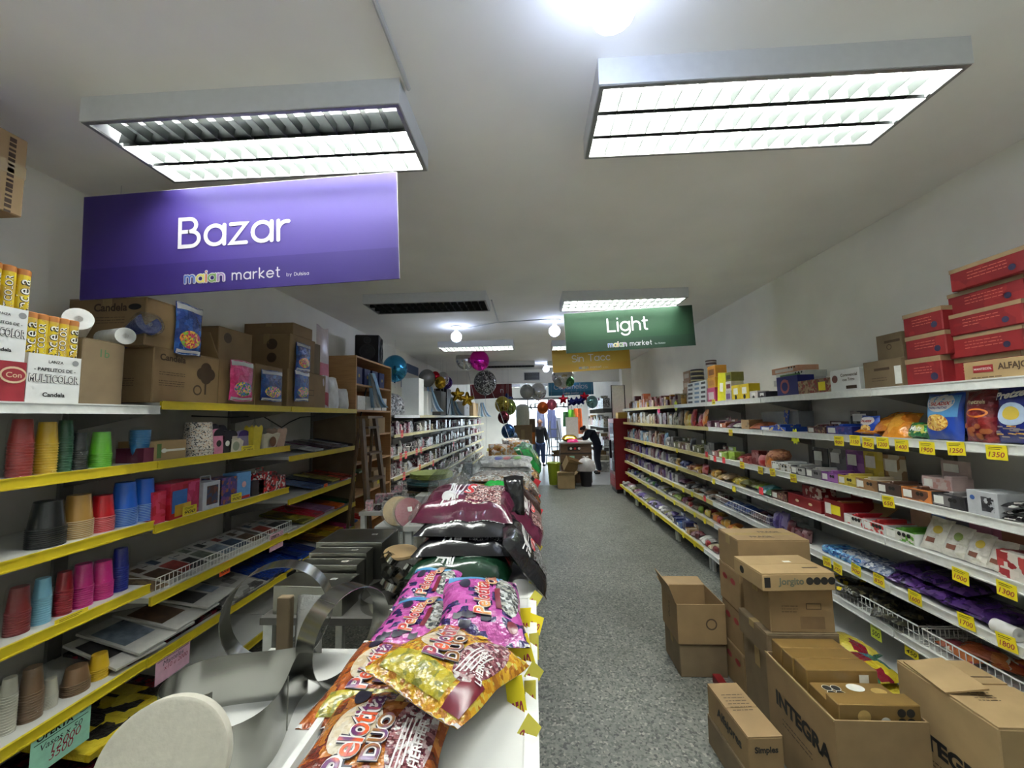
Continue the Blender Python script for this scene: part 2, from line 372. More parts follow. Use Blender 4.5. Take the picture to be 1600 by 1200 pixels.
lamp(-1.10, 1.36, (0, 1, 1), 'louvre lamp over the purple sign, two tubes lit and one dark')
lamp(.89, 1.33, (1, 1, 1), 'fully lit louvre lamp over the clear floor near the ceiling bulb')
lamp(-1.07, 3.87, (0, 0, 0), 'unlit louvre lamp with dark grid past the purple sign')
lamp(.96, 3.98, (1, 1, 1), 'lit louvre lamp directly above the green sign')
lamp(-.92, 6.45, (1, 1, 1), 'louvre lamp behind the bare bulb over the foil balloons')
lamp(.98, 6.6, (1, 1, 1), 'louvre lamp directly above the yellow sign')
lamp(-.55, 8.95, (0, 0, 0), 'dark louvre lamp just before the white beam')
lamp(1.0, 9.1, (1, 1, 1), 'lit louvre lamp hidden past the yellow sign before the beam')
for k, (x, y) in enumerate(((-1.1, 13.2), (1.0, 13.2), (-1.1, 15.4), (1.0, 15.4))): lamp(x, y, (1, 1, 1), 'lit louvre lamp past the white beam, %s in the shop front' % ('first', 'second', 'third', 'fourth')[k])  # unseen lamps added to brighten the far end
lamp(-1.1, -1.2, (1, 1, 1), 'louvre lamp behind the viewer above the cup shelves', False); lamp(.89, -1.2, (1, 1, 1), 'louvre lamp behind the viewer above the snack shelves', False); lamp(-1.1, -3.7, (1, 1, 1), 'louvre lamp far behind the viewer above the cup side', False); lamp(.89, -3.7, (1, 1, 1), 'louvre lamp far behind the viewer above the snack side', False)  # added out of view as fill light, grids left off to spread it
# bare globe bulbs
GLOBE = lum('bulb_glow', (205, 220, 255), BULB_POWER)
def bulb(x, y, label, r=.075, zc=None):
    t = thing('ceiling_bulb', label, 'light bulb', (x, y, CEIL), 0, 'bare globe bulbs on the ceiling')
    MB().lathe([(.0, -.001), (.085, -.001), (.085, -.012), (.06, -.03), (0, -.03)], 18).build('ceiling_rose', WHITE, t, True)
    MB().lathe([(.028, -.03), (.028, -.075), (.022, -.08)], 14).build('lamp_holder', WHITE, t, True)
    pr = [(.02, -.075)] + [(r * math.sin(a), -.08 - r * .9 - r * -math.cos(a)) for a in [PI * k / 7 for k in range(1, 7)]] + [(.001, -.08 - r * 1.9)]
    MB().lathe(pr, 14).build('globe', GLOBE, t, True)
g0 = onZ(957, 0, 2.77)
bulb(g0.x, g0.y, 'bare glowing globe bulb between the two louvre lamps')
p = onZ(713, 510, CEIL); bulb(p.x, p.y, 'glowing bulb hanging above the silver and magenta foil balloons')
p = onZ(866, 500, CEIL); bulb(p.x, p.y, 'glowing bulb beside the green sign')
p = onZ(853, 567, CEIL); bulb(p.x, p.y, 'small distant glowing bulb between dark lamp and yellow sign')
bulb(.25, -3.2, 'bare globe bulb behind the viewer'); bulb(-1.05, -1.5, 'bare globe bulb behind the viewer on the cup side')  # unseen bulbs added for fill from behind the camera
for x, y in ((-1.3, 12.5), (1.2, 12.6), (-.2, 14.8)): bulb(x, y, 'glowing bulb lighting the shop front past the beam')  # added bulbs that make the shop front brighter
# ================================================================== shelving
RZ = [1.77, 1.50, 1.19, .955, .705, .475, .22]           # board tops, snack side
RBAY = [.2, 1.24, 2.33, 3.42, 4.45, 5.46, 6.5, 7.52, 8.52]
shelf_m = mat('shelf_white', (205, 205, 200), .4, noise=.04, nscale=5); back_m = mat('back_panel_grey', (205, 203, 198), .5, noise=.05, nscale=4)
def bay(side, y0, y1, rows, label, depth, rails, wall, group, deck=None, backm=None, legs=True):
    """one gondola bay: back boards, two posts, shelves with price rails, brackets"""
    s = 1 if side == 'R' else -1; X = s * (RX if s > 0 else -LX)
    r = thing('shelving_bay', label, 'shelf', (s * (abs(wall) - .03), (y0 + y1) / 2, 0), 0, group)
    cx, cy = r.location.x, r.location.y; top = rows[0] + .03
    loc = lambda x, y: (x - cx, y - cy)
    for k in range(5):
        z0 = .12 + k * (top - .12) / 5; z1 = z0 + (top - .12) / 5 - .006
        xs = sorted((0, -s * .012)); MB().box(xs[0], xs[1], y0 - cy + .02, y1 - cy - .02, z0, z1).build('back_panel', backm or back_m, r)
    for y in (y0, y1 - .03):
        xs = sorted((0, -s * .03)); MB().box(xs[0], xs[1], y - cy, y - cy + .03, 0, top).build('upright', GREYM, r)
    if legs:
        for y in (y0 + .02, y1 - .05): xs = sorted((s * 1.86 - cx, s * 1.89 - cx)); MB().box(xs[0], xs[1], y - cy, y - cy + .03, 0, rows[-1] - .03).build('leg', WHITE, r)
    for i, z in enumerate(rows):
        fx = X if not (deck and i == len(rows) - 1) else s * deck
        xs = sorted((fx - cx, -s * .03))
        MB().box(xs[0], xs[1], y0 - cy + .004, y1 - cy - .004, z - .022, z).build('shelf_board', shelf_m, r)
        xs = sorted((fx - cx - s * .012, fx - cx))
        rm = rails[i] if isinstance(rails, (list, tuple)) else rails
        b = MB(); b.box(xs[0], xs[1], y0 - cy + .004, y1 - cy - .004, z - .034, z + .006)
        xo = xs[0] if s > 0 else xs[1]
        xs2 = sorted((xo, xo - s * .004)); b.box(xs2[0], xs2[1], y0 - cy + .004, y1 - cy - .004, z + .002, z + .008); b.box(xs2[0], xs2[1], y0 - cy + .004, y1 - cy - .004, z - .036, z - .030)
        b.build('price_rail', rm, r)
        for y in (y0 + .012, y1 - .016):
            a = fx - cx + s * .02
            b = MB(); b.add([(a, y - cy, z - .022), (-s * .03, y - cy, z - .022), (-s * .03, y - cy, z - .12), (a, y - cy, z - .035), (a, y - cy + .004, z - .022), (-s * .03, y - cy + .004, z - .022), (-s * .03, y - cy + .004, z - .12), (a, y - cy + .004, z - .035)],
                            [(0, 1, 2, 3), (7, 6, 5, 4), (0, 3, 7, 4), (3, 2, 6, 7), (1, 0, 4, 5)])
            b.build('bracket', GREYM, r)
    return r
where = ['closest to the viewer', 'with the blue pretzel bags', 'with the blue display box', 'with the black round tins on top', 'holding the dark red boxes on top', 'fourth from the red fridge', 'second from the red fridge', 'next to the red fridge']
for i in range(8):
    ra = WHITE if i < 4 else CREAM
    rl = [WHITE if i < 5 else CREAM] + [WHITE if i < 4 else CREAM] * 4 + [CREAM if i > 3 else WHITE, YELLOW if i > 3 else WHITE]
    bay('R', RBAY[i], RBAY[i + 1], RZ if i != 1 else RZ, 'white snack shelving bay ' + where[i], .4, rl, WR, 'snack shelving bays', deck=1.80 if i > 1 else None)
LA = [1.73, 1.45, 1.155, .85, .495, .18]; LB = [1.755, 1.45, 1.13, .78, .49, .18]; LC = [1.755, 1.365, 1.03, .77, .52, .18]
darkback = mat('darker_back_panel', (196, 193, 187), .55, noise=.05, nscale=4)  # slightly darker tone than the other back panels
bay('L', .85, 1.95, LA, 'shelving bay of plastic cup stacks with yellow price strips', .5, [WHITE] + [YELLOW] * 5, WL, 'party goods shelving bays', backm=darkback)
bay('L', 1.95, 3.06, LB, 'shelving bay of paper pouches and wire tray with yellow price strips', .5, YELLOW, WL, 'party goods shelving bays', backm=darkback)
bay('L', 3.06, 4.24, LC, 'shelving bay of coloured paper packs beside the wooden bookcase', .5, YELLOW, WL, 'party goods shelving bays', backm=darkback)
FZ = [1.70, 1.425, 1.125, .835, .54, .22]
FB = [5.42 + 1.26 * k for k in range(9)]
fw = ['beside the tall wooden bookcase', 'under the light blue flag', 'third past the bookcase', 'under the grey foil balloons', 'before the white beam', 'just past the white beam', 'second past the white beam', 'at the bright shop front']
for i in range(8): bay('L', FB[i], FB[i + 1], FZ, 'souvenir shelving bay ' + fw[i], .5, CREAM if i else [WHITE, CREAM, CREAM, CREAM, CREAM, CREAM], WL, 'souvenir shelving bays')
# ------------------------------------------------------------------ tall wooden bookcase
pine = wood('pine_board', (176, 132, 84), (196, 152, 102)); 
bk = thing('bookcase', 'tall open pine bookcase with navy boxes beside the ladder', 'bookcase', (-2.18, 4.8, 0))
BW, BD, BH = 1.1, .5, 2.36                                   # along y, along x, height
for y in (-BW / 2, BW / 2 - .02): MB().box(-BD / 2, BD / 2, y, y + .02, 0, BH).build('side_panel', pine, bk)
MB().box(-BD / 2, -BD / 2 + .012, -BW / 2 + .02, BW / 2 - .02, 0, BH).build('back_board', pine, bk)
for z in (.06, .45, .80, 1.15, 1.45, 1.74, 2.03, BH - .02): MB().box(-BD / 2 + .012, BD / 2 - .005, -BW / 2 + .02, BW / 2 - .02, z, z + .02).build('shelf_board', pine, bk)
bx_m = mat('navy_box', (32, 44, 92), .5)
for k in range(4):
    o = link('storage_box', rbox(.3, .17, .2, bx_m), None, (-2.12, 4.42 + k * .23, 2.051)); tag(o, 'navy box in the bookcase, %s from the viewer side' % ('first', 'second', 'third', 'fourth')[k], 'box', 'navy boxes in the bookcase')
    fdisc(o, (.3, .17, .2), 'right', mat('gold_print', (190, 160, 80), .4), .02, 0, 0)
for k, (y, w) in enumerate(((4.45, .2), (4.68, .2), (4.93, .22), (5.15, .16))):
    o = link('paper_ream', rbox(.3, w, .16, PAPER), None, (-2.1, y, 1.761)); tag(o, 'white paper ream in the bookcase, %s from the viewer side' % ('first', 'second', 'third', 'fourth')[k], 'paper', 'white reams in the bookcase')
for k, (z, y, w, h) in enumerate(((1.471, 4.9, .5, .2), (1.171, 4.75, .35, .15), (.821, 5.0, .4, .2))):
    o = link('cardboard_box', rbox(.32, w, h, KRAFT2), None, (-2.1, y, z)); tag(o, ('pale flat cardboard box under the white reams', 'small pale box on a middle bookcase board', 'pale box low in the bookcase behind the ladder')[k], 'box'); fpatch(o, (.32, w, h), 'right', TAGY, .08, .06, -.05, -h * .2, 'sticker')
# black loudspeaker on the bookcase
sp = thing('loudspeaker', 'black loudspeaker with round cones on top of the bookcase', 'speaker', (-2.1, 5.0, BH), math.radians(12))
link('cabinet', rbox(.3, .28, .36, BLACKP, .012), sp)
CONE = mat('speaker_cone', (52, 52, 54), .5)
for z, rr, nm in ((.14, .1, 'woofer'), (.29, .045, 'tweeter')):
    for f_, rot in (((0, -.141, z), Matrix.Rotation(PI / 2, 4, 'X')), ((.151, 0, z), Matrix.Rotation(PI / 2, 4, 'Y'))):
        M = Matrix.Translation(f_) @ rot; MB().lathe([(rr, .0), (rr, .008), (rr * .88, .01), (rr * .8, -.0), (rr * .3, -.001), (rr * .22, .006), (0, .009)], 18, M).build(nm, CONE, sp, True)
# ------------------------------------------------------------------ wooden step ladder
oldw = wood('old_ladder_wood', (86, 66, 46), (122, 98, 70), (8, 8, 1))
lad = thing('step_ladder', 'worn wooden step ladder leaning folded by the bookcase', 'ladder', (-1.68, 4.15, 0))
LT = 1.66
for s in (-1, 1):
    b = MB(); yb, yt = s * .27, s * .17
    b.add([(x + dx, y + dy, z) for z, y, x in ((0, yb, .12), (LT, yt, -.06)) for dx, dy in ((-.018, -.035), (.018, -.035), (.018, .035), (-.018, .035))], [(0, 3, 2, 1), (4, 5, 6, 7), (0, 1, 5, 4), (1, 2, 6, 5), (2, 3, 7, 6), (3, 0, 4, 7)])
    b.build('rail', oldw, lad)
    b = MB(); b.tube([(-.2, yb, 0), (-.09, yt, LT - .1)], .018, 6); b.build('rear_leg', oldw, lad)
for k in range(6):
    f = (k + .8) / 6.2; z = LT * f; x = .12 - .18 * f; w = .27 - .1 * f
    MB().box(x - .05, x + .05, -w + .03, w - .03, z, z + .022).build('step', oldw, lad)
MB().box(-.12, .02, -.2, .2, LT, LT + .025).build('top_board', oldw, lad)
# ================================================================== hanging signs, rounded stroke lettering
def arc(cx, cy, rx, ry, a0, a1, n=14): return [(cx + rx * math.cos(math.radians(a0 + (a1 - a0) * k / n)), cy + ry * math.sin(math.radians(a0 + (a1 - a0) * k / n))) for k in range(n + 1)]
O_ = arc(.5, .5, .5, .5, 0, 360, 22)
GL = {'a': ([O_, [(1, 1), (1, 0)]], 1.0), 'o': ([O_], 1.0), 'c': ([arc(.5, .5, .5, .5, 45, 315)], .85), 'C': ([arc(.68, .72, .68, .72, 45, 315, 20)], 1.2),
      'e': ([[(0, .5), (1, .5)] + arc(.5, .5, .5, .5, 0, 320, 18)], 1.0), 'z': ([[(0, 1), (.8, 1), (0, 0), (.8, 0)]], .8),
      'r': ([[(0, 1), (0, 0)], arc(.45, .5, .45, .45, 180, 80, 8)], .5), 'n': ([[(0, 1), (0, 0)], arc(.42, .55, .42, .42, 180, 0) + [(.84, 0)]], .84),
      'm': ([[(0, 1), (0, 0)], arc(.34, .6, .34, .38, 180, 0) + [(.68, 0)], arc(1.02, .6, .34, .38, 180, 0) + [(1.36, 0)]], 1.36),
      'i': ([[(0, 1), (0, 0)], [(0, 1.42), (0, 1.44)]], 0.0), 'l': ([[(0, 1.5), (0, 0)]], 0.0), 'h': ([[(0, 1.5), (0, 0)], arc(.42, .55, .42, .42, 180, 0) + [(.84, 0)]], .84),
      't': ([[(.2, 1.4), (.2, .25)] + arc(.42, .25, .22, .25, 180, 280, 6), [(0, 1), (.5, 1)]], .5), 'g': ([O_, [(1, 1), (1, -.1)] + arc(.5, -.1, .5, .42, 0, -150, 10)], 1.0),
      's': ([arc(.35, .74, .33, .26, 40, 270, 10) + arc(.35, .24, .35, .26, 90, -140, 10)], .7), 'S': ([arc(.48, 1.06, .46, .38, 35, 270, 12) + arc(.48, .34, .5, .34, 90, -145, 12)], .95),
      'B': ([[(.55, .78), (0, .78), (0, 1.45), (.5, 1.45)] + arc(.5, 1.115, .36, .335, 90, -90, 10), [(0, .78), (0, 0), (.6, 0)] + arc(.6, .39, .42, .39, -90, 90, 12)], 1.02),
      'L': ([[(0, 1.45), (0, 0), (.8, 0)]], .8), 'T': ([[(0, 1.45), (1, 1.45)], [(.5, 1.45), (.5, 0)]], 1.0), 'k': ([[(0, 1.5), (0, 0)], [(.65, 1), (.02, .45), (.7, 0)]], .7),
      'J': ([[(.6, 1.45), (.6, .35)] + arc(.3, .35, .3, .35, 0, -170, 8)], .6), ' ': ([], .5), 'b': ([O_, [(0, 1.5), (0, 0)]], 1.0), 'y': ([[(0, 1), (.42, .05)], [(.84, 1), (.25, -.4)]], .84), 'd': ([O_, [(1, 1.5), (1, 0)]], 1.0), 'u': ([[(0, 1), (0, .45)] + arc(.42, .42, .42, .42, 180, 360) + [(.84, 1)]], .84),
      'D': ([[(0, 0), (0, 1.45), (.35, 1.45)] + arc(.35, .725, .7, .725, 90, -90) + [(0, 0)]], 1.05)}
def strokes(word, gap=.42):
    out = []; x = 0
    for ch in word:
        st, adv = GL[ch]; out.append([[(px + x, py) for px, py in s] for s in st]); x += adv + gap
    return out, x - gap
def ribbon(mb, pl, w, fn, closed=None):
    """one flat mitred strip with round ends, no overlapping faces"""
    pl = [p for k, p in enumerate(pl) if k == 0 or math.hypot(p[0] - pl[k - 1][0], p[1] - pl[k - 1][1]) > 1e-5]
    closed = math.hypot(pl[0][0] - pl[-1][0], pl[0][1] - pl[-1][1]) < 1e-4 and len(pl) > 4
    if closed: pl = pl[:-1]
    n = len(pl); h = w / 2; Lf = []; Rt = []
    for k in range(n):
        a = pl[k - 1] if (k or closed) else None; c = pl[(k + 1) % n] if (k < n - 1 or closed) else None; p = pl[k]
        ds = []
        if a: l = math.hypot(p[0] - a[0], p[1] - a[1]); ds.append(((p[0] - a[0]) / l, (p[1] - a[1]) / l))
        if c: l = math.hypot(c[0] - p[0], c[1] - p[1]); ds.append(((c[0] - p[0]) / l, (c[1] - p[1]) / l))
        nx, ny = -sum(d[1] for d in ds), sum(d[0] for d in ds); l = math.hypot(nx, ny) or 1; nx /= l; ny /= l
        q = h / max(.5, (-ds[0][1] * nx + ds[0][0] * ny)); Lf.append((p[0] + nx * q, p[1] + ny * q)); Rt.append((p[0] - nx * q, p[1] - ny * q))
    o = [fn(*p) for p in Rt] + [fn(*p) for p in Lf]
    fs = [(k, (k + 1) % n, n + (k + 1) % n, n + k) for k in range(n if closed else n - 1)]
    mb.add(o, fs)
    if not closed:
        for e, nb in ((0, 1), (n - 1, n - 2)):
            p, b_ = pl[e], pl[nb]; a0 = math.atan2(p[1] - b_[1], p[0] - b_[0]); mb.add([fn(p[0] + h * math.cos(a0 + t), p[1] + h * math.sin(a0 + t)) for t in [PI * (k / 8 - .5) for k in range(9)]], [tuple(range(9))])
def lay(fn, k): return lambda px, py: (lambda v: (v[0], v[1] - .0005 * k, v[2]))(fn(px, py))
def stroke_text(parent, word, cx, cz, xh, w, m, y=-.004, gap=.42, name='lettering'):
    st, tw = strokes(word, gap); b = MB(); fn = lambda px, py: (cx + (px - tw / 2) * xh, y, cz + py * xh)
    for g in st:
        for q, pl in enumerate(g): ribbon(b, pl, w / xh, lay(fn, q))
    return b.build(name, m, parent)
LETTER = mat('sign_lettering', (198, 196, 204), .6, noise=0)
def sign(name, label, Y, corners, face, band, word, xh, wx, wz, logo=True, rz=0., strings=(), label_cols=None, lift=0.):
    pts = [onY(x, y, Y) for x, y in corners]
    c = sum(pts, Vector()) / 4; W = ((pts[1] - pts[0]).length + (pts[2] - pts[3]).length) / 2; Hh = (abs(pts[0].z - pts[3].z) + abs(pts[1].z - pts[2].z)) / 2
    r = thing(name, label, 'sign', c, rz, 'department signs hung from the ceiling')
    tilt = math.atan2((pts[1].z - pts[0].z + pts[2].z - pts[3].z) / 2, W); r.rotation_euler.y = -tilt
    MB().box(-W / 2, W / 2, -.0025, .0025, -Hh / 2, Hh / 2).build('board', face, r)
    bh = Hh * .29
    MB().box(-W / 2, W / 2, -.0032, .0032, -Hh / 2, -Hh / 2 + bh).build('lower_band', band, r)
    MB().box(-W / 2 - .002, -W / 2, -.003, .003, -Hh / 2, Hh / 2).box(W / 2, W / 2 + .002, -.003, .003, -Hh / 2, Hh / 2).box(-W / 2, W / 2, -.003, .003, Hh / 2, Hh / 2 + .002).build('edge_trim', mat('sign_edge', (190, 188, 196), .6), r)
    if word: stroke_text(r, word, wx * W, wz * Hh, xh, xh * .2, LETTER, gap=.34)
    if logo:
        k = xh * .36; z0 = -Hh / 2 + bh * .32; x0 = -.1 * W
        st, tw = strokes('maian', .36); cols = ((70, 110, 190), (200, 190, 90), (200, 110, 60), (110, 150, 80), (150, 120, 170))
        b = MB(); fn = lambda px, py: (x0 + (px - tw / 2) * k, -.0042, z0 + py * k)
        for g in st:
            for q, pl in enumerate(g): ribbon(b, pl, .46, lay(fn, q))
        b.build('logo_outline', LETTER, r)
        fn2 = lambda px, py: (x0 + (px - tw / 2) * k, -.0050, z0 + py * k)
        for g, cc in zip(st, cols):
            b = MB()
            for q, pl in enumerate(g): ribbon(b, pl, .2, lay(fn2, q + 2))
            b.build('logo_letter', mat('logo_%d_%d_%d' % cc, cc, .6, noise=0), r)
        stroke_text(r, 'market', x0 + tw * k / 2 + k * 4.6, z0, k * .95, k * .18, LETTER, name='logo_word')
        stroke_text(r, 'by Dulsisa', x0 + tw * k / 2 + k * 10.6, z0, k * .3, k * .06, LETTER, name='logo_word')
    for sx in (-.38, .38):
        top = c.z; h = (CEIL - LH if strings else CEIL) - c.z
        MB().tube([(sx * W, 0, Hh / 2), (sx * W, 0, h)], .0012, 4).build('string', mat('nylon_string', (190, 190, 190), .4, noise=0), r)
    return r
sign('hanging_sign', 'large purple sign reading Bazar below the louvre lamp', 1.74, ((132, 310), (621, 268), (623, 437), (126, 468)), mat('sign_purple', (60, 44, 122), .5, noise=0), mat('sign_purple_band', (48, 32, 110), .5, noise=0), 'Bazar', .093, -.01, -.06, strings=(1,))
sign('hanging_sign', 'dark green sign reading Light hung over the snack aisle', 4.25, ((882, 491), (1083, 476), (1085, 540), (884, 552)), mat('sign_green', (26, 60, 38), .5, noise=0), mat('sign_green_band', (22, 52, 36), .5, noise=0), 'Light', .093, -.01, -.02, strings=(1,))
sign('hanging_sign', 'mustard yellow sign reading Sin Tacc behind the green sign', 7.3, ((863, 543), (984, 536), (984, 575), (863, 583)), mat('sign_yellow', (180, 148, 48), .5, noise=0), mat('sign_yellow_band', (180, 142, 44), .5, noise=0), 'Sin Tacc', .082, 0, -.12)
sign('hanging_sign', 'teal blue sign reading Caramelos past the white beam', 12.6, ((857, 598), (927, 595), (927, 616), (857, 619)), mat('sign_teal', (52, 120, 150), .5, noise=0), mat('sign_teal_band', (38, 100, 126), .5, noise=0), 'Caramelos', .1, 0, -.02)
rs = sign('hanging_sign', 'dark red sign half hidden by the round mirror balloon', 12.4, ((735, 601), (800, 598), (800, 621), (735, 624)), mat('sign_red', (104, 20, 30), .5, noise=0), mat('sign_red_band', (90, 16, 26), .5, noise=0), None, .1, 0, 0, logo=False)
stroke_text(rs, 'n', .34, -.06, .1, .017, LETTER)
# ================================================================== price cards and offer sheets
def price_card(px, py, X, w, h, m, s, label, group, ink=REDINK, rz=0., tilt=0., cat='price tag', dx=.006, rows=2, lean=0., name='price_card', z=None):
    p = onX(px, py, X); sd = 1 if X > 0 else -1
    r = link(name, MB().box(-w / 2, w / 2, -.0006, .0006, -h / 2, h / 2).mesh(name, m), None, (X - sd * dx, p.y, p.z))
    r.rotation_euler = (lean, tilt, (-PI / 2 if sd > 0 else PI / 2) + rz); tag(r, label, cat, group)
    if s: text(r, s, (0, -.0012, -.0 if rows == 1 else -h * .14), (1, 0, 0), (0, 0, 1), ink, w * .78, h * .36, off=.012, shear=.25)
    if rows > 1:
        b = MB()
        for k in range(2): b.quad(*((x, -.0011, zz) for x, zz in ((-w * .38, h * (.36 - .12 * k)), (w * (.3 - .1 * k), h * (.36 - .12 * k)), (w * (.3 - .1 * k), h * (.32 - .12 * k)), (-w * .38, h * (.32 - .12 * k)))))
        b.build('note_line', INK, r)
    return r
def offer_sheet(px, py, X, w, h, m, label, lines, tilt=0., dx=.01, hw=None):
    r = price_card(px, py, X, w, h, m, None, label, 'offer sheets taped to the shelf edges', rows=1, dx=dx, tilt=tilt, cat='sign', name='offer_sheet')
    text(r, 'OFERTA', (-w * .12, -.0014, h * .33), (1, 0, 0), (0, 0, 1), INK, w * .6, off=.03)
    b = MB(); b.box(-w * .45, w * .45, -.0013, -.0007, h * .2, h * .215); b.build('rule_line', INK, r)
    for k, (s, ww, ik) in enumerate(lines): text(r, s, ((k % 2) * w * .08, -.0014, h * (.08 - .17 * k)), (1, 0, 0), (0, 0, 1), ik, ww * w, shear=.2)
    b = MB(); N = 16; b.add([(w * .36 + w * .08 * math.cos(2 * PI * k / N), -.0013, h * .36 + h * .06 * math.sin(2 * PI * k / N)) for k in range(N)] + [(w * .36 + w * .065 * math.cos(2 * PI * k / N), -.0013, h * .36 + h * .045 * math.sin(2 * PI * k / N)) for k in range(N)], [(k, (k + 1) % N, N + (k + 1) % N, N + k) for k in range(N)]); b.build('logo_ring', INK, r)
    return r
RED2 = mat('marker_red', (150, 40, 60), .6, noise=0); MARK = mat('marker_grey', (60, 62, 64), .6, noise=0)
offer_sheet(268, 1030, LX, .2, .15, PINKP, 'pink sheet reading OFERTA hanging below the flat magazines', (('Manteles', .6, MARK), ('x10 u 2000', .7, RED2)), tilt=.0)
offer_sheet(93, 1152, LX, .205, .16, GREENP, 'mint green sheet reading OFERTA under the paper cups', (('Vasos x 50', .7, MARK), ('12000', .5, RED2), ('3500', .4, RED2)), tilt=.0)
offer_sheet(430, 845, LX, .155, .12, PINKP, 'small pink OFERTA sheet on the wire tray edge', (('10 x 900', .8, RED2), ('c/u', .2, RED2)), tilt=.0)
price_card(350, 888, LX, .085, .075, ORANGEP, '4500', 'orange price card reading 4500 on the wire tray edge', 'cards on the party shelves', INK)
hy = [(152, 845, '450', 'yellow handwritten strip reading 450 under the gold cup stack', 1.155), (110, 968, '2800', 'yellow handwritten strip reading 2800 under the pink cup stacks', .85),
      (386, 702, '$ 350', 'yellow handwritten card below the yellow popcorn box', 1.45), (295, 797, '', 'yellow card below the red and blue party box', 1.13), (368, 777, '', 'yellow card below the white carton with a handle', 1.13)]
for px, py, s, lb, z in hy: price_card(px, py, LX, .12 if s else .09, .05, mat('yellow_note', (214, 196, 48), .6), s or '900', lb, 'cards on the party shelves', INKB)
price_card(508, 760, LX, .06, .05, ORANGEP, '700', 'small orange card on the coloured paper bay', 'cards on the party shelves', INK)
# ================================================================== product makers (front = local -y, base centre at the origin)
def pillow_fn(w, l, t, seed, p=3.2):
    rr = random.Random(seed); ph = [rr.uniform(0, 6.3) for _ in range(8)]
    def h(u, v):
        a = max(0, 1 - abs(u) ** p) ** .6 * max(0, 1 - abs(v / .93) ** p) ** .6 if abs(v) < .93 else 0
        wr = .07 * math.sin(9 * u + ph[0] + 3 * v) * (abs(v) ** 2) + .05 * math.sin(7 * v + ph[1] + 4 * u) + .05 * math.sin(13 * u * v + ph[2])
        wr += .10 * math.sin(14 * u + ph[4]) * max(0, abs(v) - .5) * 2
        return t * a * (1 + wr) + .0008
    def xy(u, v):
        pin = 1 - .05 * (1 - abs(v)) + .02 * math.sin(5 * v + ph[3]); return u * w / 2 * pin, v * l / 2 * (1 - .03 * math.cos(3 * u + ph[5]))
    return h, xy
class Bag:
    """pillow pack lying on its back: width x, length y, print on top"""
    def __init__(s, name, label, cat, w, l, t, m, seed=1, group=None, nu=18, nv=22, backm=None, p=3.2):
        s.w, s.l, s.t = w, l, t; s.h, s.xy = pillow_fn(w, l, t, seed, p); s.base = t * .42
        b = MB(); b.use(m)
        b.grid(lambda a, c: s.pt(a * 2 - 1, c * 2 - 1), nu, nv)
        b.use(backm or m); b.grid(lambda a, c: s.pb(1 - a * 2, c * 2 - 1), nu, nv)
        s.o = b.build(name, None, None, 2); tag(s.o, label, cat, group)
    def pt(s, u, v): x, y = s.xy(u, v); return (x, y, s.base + s.h(u, v))
    def pb(s, u, v): x, y = s.xy(u, v); return (x, y, s.base - s.h(u, v) * .42)
    def at(s, u, v, e): x, y = s.xy(u, v); return (x, y, s.base + s.h(u, v) + e)
    def patch(s, m, u0, u1, v0, v1, name='print_panel', e=.0015, n=8, shape=None):
        b = MB()
        if shape == 'ellipse':
            def fn(a, c): ang = a * 2 * PI; return s.at((u0 + u1) / 2 + (u1 - u0) / 2 * c * math.cos(ang), (v0 + v1) / 2 + (v1 - v0) / 2 * c * math.sin(ang), e)
            b.grid(fn, 18, 4, True)
        elif shape: b.grid(lambda a, c: s.at(*shape(a, c), e), n, n)
        else: b.grid(lambda a, c: s.at(u0 + (u1 - u0) * a, v0 + (v1 - v0) * c, e), n, n)
        return b.build(name, m, s.o, 2)
    def text(s, word, u, v, width, m, ang=0., off=0., e=.003, height=None, shear=0., name='lettering'):
        ca, sa = math.cos(ang), math.sin(ang)
        def fn(x, y):
            uu = u + (x * ca - y * sa) / (s.w / 2); vv = v + (x * sa + y * ca) / (s.l / 2); return s.at(max(-1, min(1, uu)), max(-1, min(1, vv)), e)
        return text(s.o, word, (0, 0, 0), (1, 0, 0), (0, 1, 0), m, width, height, off=off, fn=fn, shear=shear, name=name)
    def title(s, word, u, v, width, cols, ang=0., height=None, shear=.15):
        for k, (c, of) in enumerate(zip(cols, (.13, .075, .015))): s.text(word, u, v, width * (1 + of * .25), c, ang, of, .004 + .0012 * k, height * (1 + of * .8) if height else None, shear, ('title_border', 'title_outline', 'title')[k])  # dark outer outline, white outline, then the coloured letters
    def pose(s, loc, rot): s.o.location = loc; s.o.rotation_euler = rot; return s.o
_PM = {}
def pillow_mesh(w, l, t, m, seed):
    k = (w, l, t, m.name, seed)
    if k not in _PM:
        h, xy = pillow_fn(w, l, t, seed); b = MB()
        b.grid(lambda a, c: (*xy(a * 2 - 1, c * 2 - 1), h(a * 2 - 1, c * 2 - 1)), 8, 10); b.grid(lambda a, c: (*xy(1 - a * 2, c * 2 - 1), -h(1 - a * 2, c * 2 - 1) * .7), 8, 10); _PM[k] = b.mesh('packet', m, 2)
    return _PM[k]
